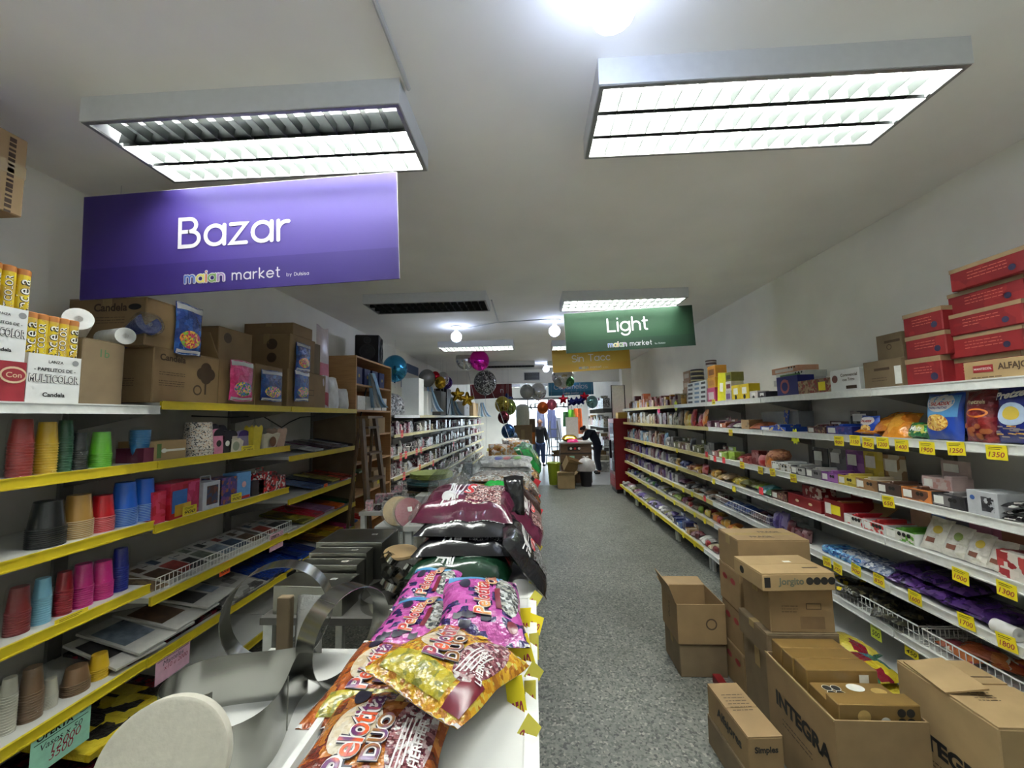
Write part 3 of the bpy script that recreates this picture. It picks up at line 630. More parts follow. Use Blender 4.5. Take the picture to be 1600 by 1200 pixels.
def standing_bag(name, label, w, h, t, m, group=None, cat='snack bag', seed=3, lean=.1):
    """bag standing on its end, front towards -y"""
    r = thing(name, label, cat, (0, 0, 0), 0, group); hh, xy = pillow_fn(w, h, t, seed)
    P = lambda u, v, e=0., s=-1: (xy(u, v)[0], s * (hh(u, v) * (.62 if s < 0 else .38) + e) + (xy(u, v)[1] + h / 2) * lean, xy(u, v)[1] * 1.0 + h / 2 + .004)
    b = MB(); b.grid(lambda a, c: P(1 - a * 2, c * 2 - 1), 16, 20).grid(lambda a, c: P(a * 2 - 1, c * 2 - 1, 0, 1), 16, 20); b.build('bag', m, r, 2)
    def patch(mm, u0, u1, v0, v1, nm='print_panel', e=.0015, ell=False):
        q = MB()
        if ell: q.grid(lambda a, c: P((u0 + u1) / 2 + (u1 - u0) / 2 * c * math.cos(-a * 2 * PI), (v0 + v1) / 2 + (v1 - v0) / 2 * c * math.sin(-a * 2 * PI), e), 20, 4, True)
        else: q.grid(lambda a, c: P(u1 + (u0 - u1) * a, v0 + (v1 - v0) * c, e), 8, 8)
        return q.build(nm, mm, r, 2)
    def txt(s, u, v, width, mm, off=.02, e=.003, shear=.1, ang=0.):
        ca, sa = math.cos(ang), math.sin(ang)
        fn = lambda x, y: P(max(-1, min(1, u + (x * ca - y * sa) / (w / 2))), max(-1, min(1, v + (x * sa + y * ca) / (h / 2))), e)
        return text(r, s, (0, 0, 0), (1, 0, 0), (0, 0, 1), mm, width, off=off, fn=fn, shear=shear)
    return r, patch, txt
def tray_mesh(w, d, h, m, back=0., t=.002):
    b = MB(); b.box(-w / 2, w / 2, -d / 2, d / 2, 0, t); b.box(-w / 2, w / 2, -d / 2, -d / 2 + t, t, h); b.box(-w / 2, w / 2, d / 2 - t, d / 2, t, h + back)
    b.box(-w / 2, -w / 2 + t, -d / 2 + t, d / 2 - t, t, h); b.box(w / 2 - t, w / 2, -d / 2 + t, d / 2 - t, t, h); return b
def display_tray(label, w, d, h, m, front, card, cardm, fill, group, n=4, seals=0, sealu=.25):
    """open counter display: tray, printed front, raised header card at the back, packets inside"""
    r = thing('display_box', label, 'display box', (0, 0, 0), 0, group)
    tray_mesh(w, d, h, m).build('tray', None or m, r)
    fpatch(r, (w, d, h), 'front', front, w * .94, h * .8, 0, 0, 'front_print')
    fpatch(r, (w, d, h), 'front', PAPER, w * .3, h * .6, -w * .28, 0, 'white_panel', e=.0016)
    for k in range(seals): fdisc(r, (w, d, h), 'front', INK, h * .16, w * (.08 + .13 * k), h * .12, 'warning_seal', .002)
    if card:
        b = MB(); b.box(-w / 2 + .004, w / 2 - .004, d / 2 - .004, d / 2 - .001, h * .6, h + card); b.build('header_card', cardm, r)
        fpatch(r, (w, d - .008, h), 'front', PAPER, w * .5, card * .5, -w * .12, h / 2 + card * .55, 'card_print', e=-(d - .012)).location.y = 0
    pw = (w - .012) / n
    me = rbox(pw * .86, d * .8, h * .75, fill, .004)
    for k in range(n): link('packet', me, r, (-w / 2 + .006 + pw * (k + .5), 0, .004 + .012 * ((k * 7) % 3)))
    return r
def small_box(label, w, d, h, m, panel=None, cat='box', group=None, name='product_box', txt=None, tm=None, face='front'):
    o = link(name, rbox(w, d, h, m, .0015)); tag(o, label, cat, group)
    if panel: fpatch(o, (w, d, h), face, panel, w * .7, h * .5, 0, -h * .05, 'front_label')
    if txt: ftext(o, (w, d, h), face, txt, tm or INK, width=w * .75, v=h * .1)
    return o
def tin(label, r_, h, m, lidm, band=None, group=None):
    t = thing('round_tin', label, 'tin', (0, 0, 0), 0, group)
    MB().lathe([(r_ * .98, 0), (r_, .004), (r_, h - .016)], 20).build('body', m, t, True); MB().lathe([(r_ * 1.03, h - .016), (r_ * 1.03, h - .002), (r_ * .98, h), (0, h)], 20).build('lid', lidm, t, True)
    if band: MB().lathe([(r_ * 1.004, h * .25), (r_ * 1.004, h * .6)], 20).build('paper_band', band, t, True)
    return t
def carton(label, w, d, h, m=KRAFT, tape=True, group=None, name='carton', flaps=True, openlid=None):
    """closed corrugated carton: body, two top flaps with a seam, tape"""
    r = thing(name, label, 'cardboard box', (0, 0, 0), 0, group); t = .004
    link('body', rbox(w, d, h - t if flaps else h, m, .004), r)
    if flaps:
        for s in (-1, 1):
            lo, hi = sorted((s * .0015, s * (d / 2 - .001))); MB().box(-w / 2 + .001, w / 2 - .001, lo, hi, h - t, h).build('flap', m, r)
    if tape: MB().box(-w / 2 - .0008, w / 2 + .0008, -.024, .024, h - t, h + .0008).box(-w / 2 - .0012, -w / 2, -.024, .024, h * .72, h).box(w / 2, w / 2 + .0012, -.024, .024, h * .72, h).build('tape', TAPE, r)
    return r
def open_carton(label, w, d, h, m=KRAFT, flap_angles=(0, 0, 0, 0), group=None, fl=.12, name='open_carton', th=.005):
    """flap_angles: outward fold of front, back, left, right flap in degrees above horizontal; None = no flap"""
    r = thing(name, label, 'cardboard box', (0, 0, 0), 0, group); tray_mesh(w, d, h, m, 0, th).build('body', m, r)
    for k, a in enumerate(flap_angles):
        if a is None: continue
        a = math.radians(a); L_ = w if k < 2 else d; b = MB(); b.box(-L_ / 2 + .003, L_ / 2 - .003, 0, fl, -th / 2, th / 2)
        M = (Matrix.Translation((0, -d / 2, h)) @ Matrix.Rotation(PI, 4, 'Z') if k == 0 else Matrix.Translation((0, d / 2, h)) if k == 1 else Matrix.Translation((-w / 2, 0, h)) @ Matrix.Rotation(PI / 2, 4, 'Z') if k == 2 else Matrix.Translation((w / 2, 0, h)) @ Matrix.Rotation(-PI / 2, 4, 'Z')) @ Matrix.Rotation(a, 4, 'X')
        o = b.build('flap', m, r); o.matrix_local = M
    return r
_CUP = {}
def cup_stack(label, rim, top, hc, total, m, rimm, wrapped=False, inverted=True, group='stacks of plastic cups', sp=.009):
    """nested cups, every cup a part"""
    r = thing('cup_stack', label, 'cups', (0, 0, 0), 0, group); n = max(2, int((total - hc) / sp) + 1)
    k = (rim, top, hc, m.name, rimm.name)
    if k not in _CUP:
        b = MB(); b.use(m).lathe([(rim * .97, .003), (top, hc - .004), (top * .96, hc), (0, hc)], 22); b.use(rimm).lathe([(rim * .97, 0), (rim * 1.03, .0), (rim * 1.04, .0025), (rim * .97, .004)], 22); _CUP[k] = b.mesh('cup', None, True)
    for i in range(n):
        o = link('cup', _CUP[k], r, (0, 0, i * sp) if inverted else (0, 0, hc + i * sp))
        if not inverted: o.rotation_euler.x = PI
    if wrapped:
        H_ = hc + (n - 1) * sp; b = MB(); rr = random.Random(len(label)); R_ = rim * 1.09
        b.grid(lambda a, c: ((R_ * (1 + .05 * math.sin(a * 40 + c * 9) * (.3 + c)) * (1 - .45 * max(0, c - .9) * 10 * .8)) * math.cos(a * 2 * PI), (R_ * (1 + .05 * math.sin(a * 33 + c * 11))) * (1 - .45 * max(0, c - .9) * 10 * .8) * math.sin(a * 2 * PI), .001 + c * (H_ + .015)), 28, 14, True)
        b.build('plastic_sleeve', SLEEVE, r, True)
    return r
def put(o, X, y, z, d=0., rz=0.):
    """stand a product on a shelf: front of it at X, turned to face the aisle"""
    s = 1 if X > 0 else -1; o.location = (X + s * d / 2, y, z + .0005); o.rotation_euler.z = (-PI / 2 if s > 0 else PI / 2) + rz; return o
def span(X, z, pa, pb, pt):
    """pixel columns pa..pb and top row pt -> centre y, width, height of something standing at X on height z"""
    ya, yb = y_of(pa, X, z), y_of(pb, X, z); yc = (ya + yb) / 2; return yc, abs(yb - ya), z_of(pt, X, yc) - z
# ================================================================== party goods side
XL = -1.95
TUBEY = pack('confetti_tube_print', ((206, 182, 30), (214, 190, 40), (196, 168, 24), (190, 160, 60)), .05, .3); TCAP = mat('tube_cap_orange', (176, 112, 54), .5)
_tube = MB().lathe([(.0215, 0), (.0215, .34)], 16).mesh('tube_body', TUBEY, True); _tcap = MB().lathe([(.0222, .34), (.0222, .36), (.019, .364), (0, .364)], 16).mesh('tube_cap', TCAP, True)
WBOX = mat('white_carton', (214, 216, 214), .6, noise=.02); OUTL = mat('print_outline', (70, 70, 72), .6, noise=0)
def confetti_tube(x, y, z, label, word):
    t = thing('confetti_tube', label, 'confetti tube', (x, y, z), 0, 'yellow confetti tubes'); link('tube_body', _tube, t); link('cap', _tcap, t)
    fn = lambda a, b_: (.0219 * math.cos(b_ / .0219 - .35), .0219 * math.sin(b_ / .0219 - .35), .125 + a)
    text(t, word, (0, 0, 0), (1, 0, 0), (0, 1, 0), INK, .18, off=.05, fn=lambda a, b_: (.0217 * math.cos(-b_ / .0219 - .35), .0217 * math.sin(-b_ / .0219 - .35), .235 + a))
    text(t, word, (0, 0, 0), (1, 0, 0), (0, 1, 0), PAPER, .18, off=.0, fn=lambda a, b_: (.0221 * math.cos(-b_ / .0219 - .35), .0221 * math.sin(-b_ / .0219 - .35), .235 + a))
    return t
def confetti_box(label, yc, w, z, d, h):
    r = thing('display_box', label, 'display box', (0, 0, 0), 0, 'white confetti display boxes'); tray_mesh(w, d, h, WBOX).build('tray', WBOX, r); s = (w, d, h)
    ftext(r, s, 'front', 'LANZA', INK, width=w * .28, v=h * .36); ftext(r, s, 'front', '- PAPELITOS DE -', INK, width=w * .78, v=h * .2, off=.02)
    ftext(r, s, 'front', 'MULTICOLOR', OUTL, width=w * .95, height=h * .17, v=h * .02, off=.06); ftext(r, s, 'front', 'MULTICOLOR', PAPER, width=w * .93, height=h * .15, v=h * .02, off=.0, e=.0022)
    ftext(r, s, 'front', 'Candela', INK, width=w * .42, v=-h * .3, off=.03); fdisc(r, s, 'front', mat('grey_print', (130, 132, 134), .6, noise=0), .012, w * .38, h * .38)
    return put(r, XL, yc, z, d)
yc, w, h = span(XL, 1.73, 38, 122, 556); confetti_box('white display box reading MULTICOLOR full of yellow tubes', yc, w, 1.73, .2, h)
xs = XL - .1
for k, dy in enumerate((-.085, -.042, .001, .044, .087)):
    confetti_tube(XL - .035, yc + dy * w / .215, 1.733, 'yellow confetti tube in the display box beside the plain carton, %s from its red neighbour' % ('first', 'second', 'third', 'fourth', 'fifth')[k], 'MULTICOLOR' if k % 2 else 'Candela')
    if k: confetti_tube(XL - .1, yc + (dy - .02) * w / .215, 1.733, 'yellow confetti tube in the rear row of the display box', 'Candela')
yc2, w2, h2 = span(XL, 1.73, -44, 38, 563)
rb = small_box('dark red box with a cream oval emblem under the white display box', w2 * .98, .2, h2, mat('dark_red_box', (142, 38, 48), .5), None); put(rb, XL, yc2, 1.73, .2); s2 = (w2 * .98, .2, h2)
fdisc(rb, s2, 'front', mat('cream_emblem', (206, 186, 150), .5), w2 * .28, w2 * .22, h2 * .18, ry=h2 * .2); fdisc(rb, s2, 'front', mat('dark_red_box', (142, 38, 48)), w2 * .24, w2 * .22, h2 * .18, ry=h2 * .15, e=.002); ftext(rb, s2, 'front', 'Con', mat('cream_emblem', (206, 186, 150)), width=w2 * .32, u=w2 * .22, v=h2 * .18, e=.003)
zt = 1.73 + h2; yc3, w3, h3 = span(XL, zt, -44, 38, 478); confetti_box('white MULTICOLOR display box stacked on the dark red box', yc3, w3, zt, .2, h3)
for k, dy in enumerate((-.06, -.017, .026, .07)): confetti_tube(XL - .035, yc3 + dy, zt + .003, 'yellow confetti tube in the upper display box, %s along' % ('first', 'second', 'third', 'fourth')[k], 'MULTICOLOR' if k == 2 else 'Candela')
# cartons on the top shelf:  (px a, px b, py bottom row z, py top, depth, material, label, prints)
def lcarton(pa, pb, z, pt, d, m, label, X=XL, name='carton', group='cartons on the top party shelf', **kw):
    yc, w, h = span(X, z, pa, pb, pt); c = carton(label, w, d, h, m, group=group, name=name, **kw); put(c, X, yc, z, d); return c, (w, d, h)
c, s = lcarton(123, 190, 1.73, 533, .36, KRAFT3, 'plain brown carton between the yellow tubes and the big cartons'); ftext(c, s, 'front', '1b', mat('green_print', (60, 96, 60), .6, noise=0), width=s[0] * .22, v=s[2] * .3)
zb = 1.755
c, s = lcarton(236, 340, zb, 552, .40, KRAFT, 'wide brown carton printed Candela with a black tree mark'); ct = zb + s[2]
ftext(c, s, 'front', 'Candela', INKB, width=s[0] * .36, u=-s[0] * .24, v=s[2] * .34, off=.03); flines(c, s, 'front', INKB, 2, s[0] * .36, .012, -s[0] * .24, s[2] * .06); flines(c, s, 'front', INKB, 3, s[0] * .36, .012, -s[0] * .24, -s[2] * .1)
for q_, (u_, v_, r_) in enumerate(((.27, .22, .05), (.2, .12, .045), (.34, .12, .045), (.27, .05, .05))): fdisc(c, s, 'front', INKB, r_ * .8, s[0] * u_, s[2] * v_, 'tree_mark', e=.0016 + .0004 * q_)
fpatch(c, s, 'front', INKB, .012, s[2] * .3, s[0] * .27, -s[2] * .15, 'tree_trunk'); fdisc(c, s, 'front', INKB, .03, s[0] * .14, -s[2] * .22, 'stamp', ring=.3)
flines(c, s, 'left', INKB, 4, .1, .012, .05, -.02)
c, s = lcarton(225, 282, ct, 473, .42, KRAFT, 'brown carton with a hand hole stacked on the Candela carton'); ftext(c, s, 'left', 'Candela', INKB, width=.18, u=.02, v=s[2] * .3, off=.03); fdisc(c, s, 'left', INK, .035, .15, s[2] * .3, 'hand_hole', ry=.016); flines(c, s, 'left', INKB, 3, .2, .014, 0, 0.02)
c_up = c; s_up = s
yc, w, h = span(XL, zb, 340, 396, 566); oc = open_carton('opened brown carton with a raised flap behind the pink balloon pack', w, .38, h, KRAFT, (None, None, 62, None), fl=.17); put(oc, XL, yc, zb, .38)
c, s = lcarton(340, 393, zb + h + .002, 517, .38, KRAFT, 'brown carton with crinkled tape resting above the opened carton', X=XL - .1); fdisc(c, s, 'front', INKB, .035, -.08, .05, 'tree_mark')
fdisc(c, s, 'left', INKB, .05, .1, 0.02, 'tree_mark')
yc, w, h = span(XL, zb, 397, 440, 572); o2 = carton('brown carton behind the blue balloon pack', w, .4, h, KRAFT); put(o2, XL, yc, zb, .4)
c, s = lcarton(448, 508, zb, 582, .40, KRAFT, 'brown carton with a printed box mark at the end of the shelf'); ct2 = zb + s[2]; fpatch(c, s, 'front', INKB, .09, .05, .05, -.02, 'stamp'); fpatch(c, s, 'front', KRAFT, .08, .04, .05, -.02, 'stamp_inner', e=.0016)
c, s = lcarton(452, 492, ct2, 528, .40, KRAFT, 'brown carton with black tree marks on its side, second of its stack'); fdisc(c, s, 'left', INKB, .045, .05, .06, 'tree_mark'); fdisc(c, s, 'left', INKB, .04, .05, -.05, 'tree_mark'); c3 = ct2 + s[2]
c, s = lcarton(458, 488, c3, 510, .42, KRAFT, 'small carton topmost above the two stacked cartons')
c, s = lcarton(490, 500, ct2, 538, .3, KRAFT3, 'narrow carton behind the tall pink packet')
# balloon packs hung on the cartons
HEADER = mat('clear_header', (196, 198, 200), .3)
BALP = [pack('balloon_pack_blue', ((30, 70, 150), (28, 60, 140), (36, 84, 160), (24, 52, 120)), .08, .2, .6), pack('balloon_pack_pink', ((196, 44, 110), (206, 60, 124), (180, 30, 90)), .08, .2, .6)]
BALF = [pack('balloon_print_warm', ((214, 130, 50), (190, 60, 90), (120, 160, 60), (224, 170, 60), (170, 40, 60)), .02, .25, .5), pack('balloon_print_mix', ((60, 140, 80), (220, 120, 150), (240, 200, 80), (70, 110, 190)), .02, .25, .5)]
def balloon_pack(pa, pb, pt, pbm, X, main, fig, label):
    yc, w, _ = span(X, 1.9, pa, pb, pt); z0, z1 = z_of(pbm, X, yc), z_of(pt, X, yc)
    r, patch, txt = standing_bag('balloon_pack', label, w, z1 - z0, .03, main, 'balloon packs hung on cartons', 'balloon pack', seed=pa, lean=0.)
    patch(HEADER, -.96, .96, .72, .98, 'header'); patch(fig, -.8, .75, -.75, -.05, 'fish_print', ell=True); patch(mat('white_band', (205, 206, 210), .35), -.9, .9, -.98, -.82, 'footer'); r.location = (X + .014, yc, z0); r.rotation_euler.z = PI / 2; return r
balloon_pack(265, 308, 478, 556, XL + .01, BALP[0], BALF[0], 'blue balloon pack hung on the upper carton with the hand hole')
balloon_pack(355, 392, 565, 628, XL + .035, BALP[1], BALF[1], 'pink balloon pack in front of the opened carton')
balloon_pack(404, 438, 580, 628, XL + .01, BALP[0], BALF[1], 'blue balloon pack on the carton next to the pink pack')
balloon_pack(458, 481, 538, 581, XL + .01, BALP[0], BALF[0], 'blue balloon pack on the second carton of the stack'); balloon_pack(457, 480, 581, 628, XL + .014, BALP[0], BALF[1], 'blue balloon pack hanging low on the end carton')
yc, w, _ = span(XL, zb, 497, 516, 512); r, pt_, tx_ = standing_bag('packet', 'tall clear packet with pink and white bands at the shelf end', w, z_of(512, XL, yc) - zb, .04, mat('pale_pack', (206, 192, 196), .25), None, 'packet', 5, .02); pt_(mat('pink_band', (196, 84, 110), .4), -.9, .9, -.2, .1); pt_(mat('red_band', (170, 40, 54), .4), -.9, .9, -.95, -.62); put(r, XL - .02, yc, zb)
for k, (pa, pb, pt, lb) in enumerate(((517, 532, 590, 'white plastic packet next to the pink banded packet'), (533, 547, 608, 'white perforated packet at the very end of the yellow shelf'))):
    yc, w, h = span(XL, zb, pa, pb, pt); r, pt_, tx_ = standing_bag('packet', lb, w, h, .05, mat('white_poly', (206, 206, 206), .3), None, 'packet', 7 + k); put(r, XL - .02, yc, zb)
# white rolls and the blue bundle on the plain carton
zc = 1.73 + span(XL, 1.73, 123, 190, 533)[2]
def roll(pa, pb, r_, label, m, X=-2.02):
    a, b_ = pa, pb; d = (Vector(b_) - Vector(a)).normalized(); t = thing('paper_roll', label, 'roll', a, 0); q = d.to_track_quat('Z', 'Y'); t.rotation_mode = 'QUATERNION'; t.rotation_quaternion = q; L_ = (Vector(b_) - Vector(a)).length
    MB().lathe([(r_ * .3, 0), (r_, 0), (r_, L_), (r_ * .3, L_)], 20).build('roll_body', m, t, True); MB().lathe([(r_ * .3, .0), (r_ * .3, L_)], 14).build('core', mat('roll_core', (186, 184, 176), .7), t, True); return t
RW = mat('white_roll', (214, 216, 214), .6)
roll((-2.14, 1.72, zc + .055), (-1.99, 1.62, zc + .085), .05, 'short white paper roll with an open end lying on the plain carton', RW); roll((-2.14, 1.86, zc + .05), (-1.94, 1.78, zc + .04), .04, 'longer white paper roll lying next to the blue bundle', RW)
b = roll((-2.12, 1.96, zc + .06), (-1.95, 1.90, zc + .13), .055, 'blue bundle wrapped in shiny clear plastic', mat('blue_bundle', (38, 58, 140), .3)); MB().lathe([(.0, -.01), (.06, -.005), (.062, .1), (.066, .2), (.05, .22), (.02, .23)], 18).build('wrap', CLEARG, b, True)
# carton high at the frame edge, on a pair of cartons
hc = thing('carton', 'carton with vertical print piled highest, almost touching the ceiling', 'cardboard box', (-2.18, 1.2, 2.42)); ws, ds, hs = .44, .5, .36
P0 = onX(45, 222, -1.96); P1 = onX(33, 340, -1.96); z0 = P1.z; z1 = onX(45, 222, -1.96).z; hs = z1 - z0
hc.location = (-2.19, P0.y - .25, z0); link('body', rbox(.46, .5, hs, KRAFT2, .004), hc); s = (.46, .5, hs)

for u_, n_, h_ in ((.205, 15, .02), (.16, 9, .016)):
    for q_ in range(n_): fpatch(hc, s, 'right', INKB, h_, .009 + .004 * (q_ % 3), u_, (q_ - n_ / 2) * .02, 'printed_letter')
fpatch(hc, s, 'right', TAPE, .5, .05, 0, 0.02, 'tape')
c = carton('carton holding up the highest carton', .44, .4, z0 - 1.735 - .0015); c.location = (-2.19, 1.0, 1.7345)
# ------------------------------------------------------------------ cup stacks
cupc = dict(red=(150, 34, 30), yellow=(206, 168, 32), dgreen=(24, 78, 48), black=(22, 24, 26), green=(96, 178, 36), skyblue=(42, 116, 172), gold=(168, 128, 62), red2=(186, 20, 32), blue=(24, 92, 196), maroon=(120, 22, 28), lblue=(120, 180, 206), crimson=(150, 14, 30), magenta=(190, 24, 120), pink=(206, 30, 130), royal=(22, 34, 140), white=(196, 192, 176), brown=(120, 92, 66))
def cup_row(items, z, X=XL - .03):
    for pa, pb, pt, col, wrap, inv, label in items:
        yc, w, h = span(X - .03, z, pa, pb, pt); c = cupc[col]; rim = w / 2 / (1.09 if wrap else 1.04); m = mat('cup_' + col, c, .32, noise=.02, coat=.2)
        rm = mat('rim_' + col, tuple(min(255, int(v * .55 + 105)) for v in c) if not wrap else tuple(min(255, int(v * .9 + 22)) for v in c), .3, noise=0)
        sp = max(.008, h * .034) if not wrap else h * .05
        put(cup_stack(label, round(rim, 4), round(rim * .76, 4), round(min(h * .6, rim * 2.7), 4), h, m, rm, wrap, inv, sp=sp), X - .03, yc, z, 0)
cup_row(((8, 48, 652, 'red', 1, 1, 'tall wrapped stack of dark red cups on the upper cup shelf'), (51, 86, 658, 'yellow', 1, 1, 'wrapped stack of yellow cups beside the dark red stack'), (84, 110, 656, 'dgreen', 1, 1, 'wrapped stack of dark green cups behind the yellow stack'), (108, 134, 676, 'black', 1, 1, 'wrapped stack of black cups on the upper cup shelf'),
         (139, 171, 672, 'green', 1, 1, 'wrapped stack of bright green cups'), (203, 230, 672, 'skyblue', 1, 0, 'stack of blue cups standing mouth up beside the cutlery box')), 1.45)
cup_row(((42, 97, 782, 'black', 0, 1, 'large stack of upturned black cups with pale rims'), (97, 140, 772, 'gold', 0, 1, 'stack of upturned gold cups beside the black cups'), (140, 174, 773, 'red2', 0, 1, 'short stack of upturned bright red cups'), (174, 209, 752, 'blue', 0, 1, 'stack of upturned blue cups next to the red cups'), (207, 237, 746, 'blue', 0, 1, 'stack of upturned blue cups at the end of its board')), 1.155)
cup_row(((5, 44, 914, 'maroon', 1, 1, 'wrapped stack of maroon cups on the lower cup shelf'), (47, 77, 902, 'lblue', 1, 1, 'wrapped stack of pale blue cups'), (83, 110, 892, 'crimson', 1, 1, 'wrapped stack of crimson cups next to the pale blue stack'), (110, 142, 880, 'magenta', 1, 1, 'wrapped stack of magenta cups'), (141, 173, 876, 'pink', 1, 1, 'wrapped stack of hot pink cups beside the royal blue cups'), (173, 197, 856, 'royal', 1, 1, 'wrapped stack of royal blue cups with a white label')), .85)
cup_row(((-6, 23, 1056, 'white', 1, 1, 'stack of cream paper cups at the frame edge'), (26, 64, 1040, 'brown', 1, 1, 'stack of brown and cream paper cups'), (64, 88, 1058, 'white', 1, 1, 'stack of cream paper cups behind the printed cup'), (97, 136, 1040, 'brown', 0, 1, 'printed paper cup stack under a paper flyer'), (139, 167, 1020, 'yellow', 0, 1, 'small pale yellow cup stack at the board end')), .495)
# ------------------------------------------------------------------ pouches, cutlery and party boxes, middle bay
def lbox(pa, pb, z, pt, d, m, label, panel=None, txt=None, tm=None, X=XL, cat='box', group=None, rz=0.):
    yc, w, h = span(X, z, pa, pb, pt); o = small_box(label, w, d, h, m, panel, cat, group, txt=txt, tm=tm); put(o, X, yc, z, d, rz); return o, (w, d, h)
o, s = lbox(240, 290, 1.45, 688, .2, KRAFT2, 'cardboard box of wooden cutlery with a green label'); fpatch(o, s, 'front', mat('green_label', (70, 110, 50), .5), s[0] * .13, s[2] * .7, -s[0] * .36, 0, 'green_label'); fpatch(o, s, 'front', PAPER, s[0] * .6, .012, .03, 0, 'fork_print'); fdisc(o, s, 'front', PAPER, .016, -.04, 0, 'fork_head', ry=.012)
o, s = lbox(224, 240, 1.45, 700, .15, mat('plum_pack', (92, 30, 54), .4), 'dark plum packet tucked beside the cutlery box')
yc, w, h = span(XL - .06, 1.45, 290, 325, 655); put(cup_stack('tall white speckled paper cup stack with a blue base', round(w / 2, 4), round(w / 2 * .82, 4), round(w, 4), h, pack('speckled_paper', ((206, 200, 190), (212, 206, 196), (206, 200, 190), (60, 60, 66), (200, 176, 150)), .008, .6), mat('rim_cream', (190, 186, 176), .5), False, True, 'patterned paper cups', .02), XL - .06, yc, 1.45)
yc, w, h = span(XL - .1, 1.45, 318, 336, 662); put(cup_stack('white paper cup stack behind the speckled cups', round(w / 2, 4), round(w / 2 * .82, 4), round(w, 4), h, mat('cup_white', cupc['white']), mat('rim_cream', (190, 186, 176)), False, True, 'patterned paper cups', .02), XL - .12, yc + .03, 1.45)
def pouch(pa, pb, z, pt, m, label, X=XL, top=None, emblem=None, dy=0., back=0., kind=0):
    """flat paper treat pouch with a scalloped rounded top"""
    yc, w, h = span(X, z, pa, pb, pt); r = thing('paper_pouch', label, 'pouch', (0, 0, 0), 0, 'paper treat pouches'); N = 14
    poly = [(-w * .38, 0), (w * .38, 0)] + [(w * .5 * math.cos(PI * k / N) if kind == 0 else w * .5 * math.cos(PI * k / N), h * .72 + h * .28 * math.sin(PI * k / N) * (1 if kind == 0 else .7 + .3 * math.cos(6 * PI * k / N))) for k in range(N + 1)]
    M = Matrix.Rotation(PI / 2, 4, 'X'); MB().prism(poly, -.012, .012, M).build('pouch_body', m, r)
    if top: MB().prism([(x * .98, y) for x, y in poly if y > h * .7], .0122, .0135, M).build('scalloped_band', top, r)
    if emblem: fdisc(r, (w, .024, h), 'front', emblem, w * .22, 0, -h * .08)
    put(r, X - back, yc, z, .024); return r
PK = mat('pouch_pink', (206, 130, 160), .6); BKP = mat('pouch_black', (30, 26, 34), .6); CRM = mat('pouch_cream', (206, 200, 182), .6); LIL = mat('pouch_lilac', (150, 140, 180), .6); YEL = mat('popcorn_yellow', (206, 184, 50), .6)
pouch(332, 350, 1.45, 670, PK, 'pink paper pouch with a dark shield mark', top=BKP, emblem=INK); pouch(331, 349, 1.45, 662, PK, 'pink pouch peeking over the shield pouch', back=.03, top=BKP); pouch(347, 362, 1.45, 672, BKP, 'black paper pouch with a white note mark', emblem=PAPER)
pouch(346, 361, 1.45, 664, BKP, 'black pouch behind the one with the note mark', back=.03); pouch(356, 380, 1.45, 684, CRM, 'cream paper pouch with small leaf marks', kind=1, emblem=mat('leaf_grey', (140, 150, 130), .6)); pouch(360, 378, 1.45, 672, CRM, 'cream pouch with a black rim behind the leaf pouch', top=BKP, back=.035)
pouch(378, 396, 1.45, 672, LIL, 'lilac and cream pouch beside the popcorn box', top=mat('violet_band', (70, 50, 120), .6), back=.03)
def popcorn(pa, pb, pt, m, label, z=1.45, em=None):
    yc, w, h = span(XL, z, pa, pb, pt); r = thing('popcorn_box', label, 'box', (0, 0, 0), 0); a, c = w * .36, w * .5
    b = MB(); vs = [(x, y, zz) for zz, q in ((0, a), (h * .9, c)) for x, y in ((-q, -q * .7), (q, -q * .7), (q, q * .7), (-q, q * .7))]; b.add(vs, [(3, 2, 1, 0), (0, 1, 5, 4), (1, 2, 6, 5), (2, 3, 7, 6), (3, 0, 4, 7)])
    for s_ in (-1, 1): b.add([(-c, s_ * c * .7, h * .9), (0, s_ * c * .7, h * .9), (-c * .6, s_ * c * .7, h), (c, s_ * c * .7, h * .9), (c * .6, s_ * c * .7, h)], [(0, 1, 2), (1, 3, 4)])
    b.build('box_body', m, r)
    if em: fdisc(r, (w, w * .62, h), 'front', em, w * .2, 0, -.01, e=.012)
    return put(r, XL, yc, z, w * .5)
popcorn(393, 408, 664, YEL, 'yellow popcorn box with flared sides'); popcorn(408, 434, 676, CRM, 'cream popcorn box with a brown bear mark', em=mat('bear_brown', (110, 70, 44), .6)); popcorn(430, 446, 668, mat('peach_paper', (190, 160, 140), .6), 'peach paper box at the end of the pouch board')
yc, w, h = span(XL - .2, 1.45, 392, 430, 640)
bb = MB(); bb.grid(lambda a, c: (-.14 + .28 * a + .02 * math.sin(8 * c), .03 * math.sin(9 * a + 5 * c) - .02 + .05 * c, .002 + c * .24 * (.8 + .2 * math.sin(5 * a + 2))), 14, 14); o = bb.build('plastic_bag', CLEARG, None, True); tag(o, 'empty crumpled clear plastic bag standing behind the popcorn boxes', 'plastic bag'); put(o, XL - .2, yc, 1.45)
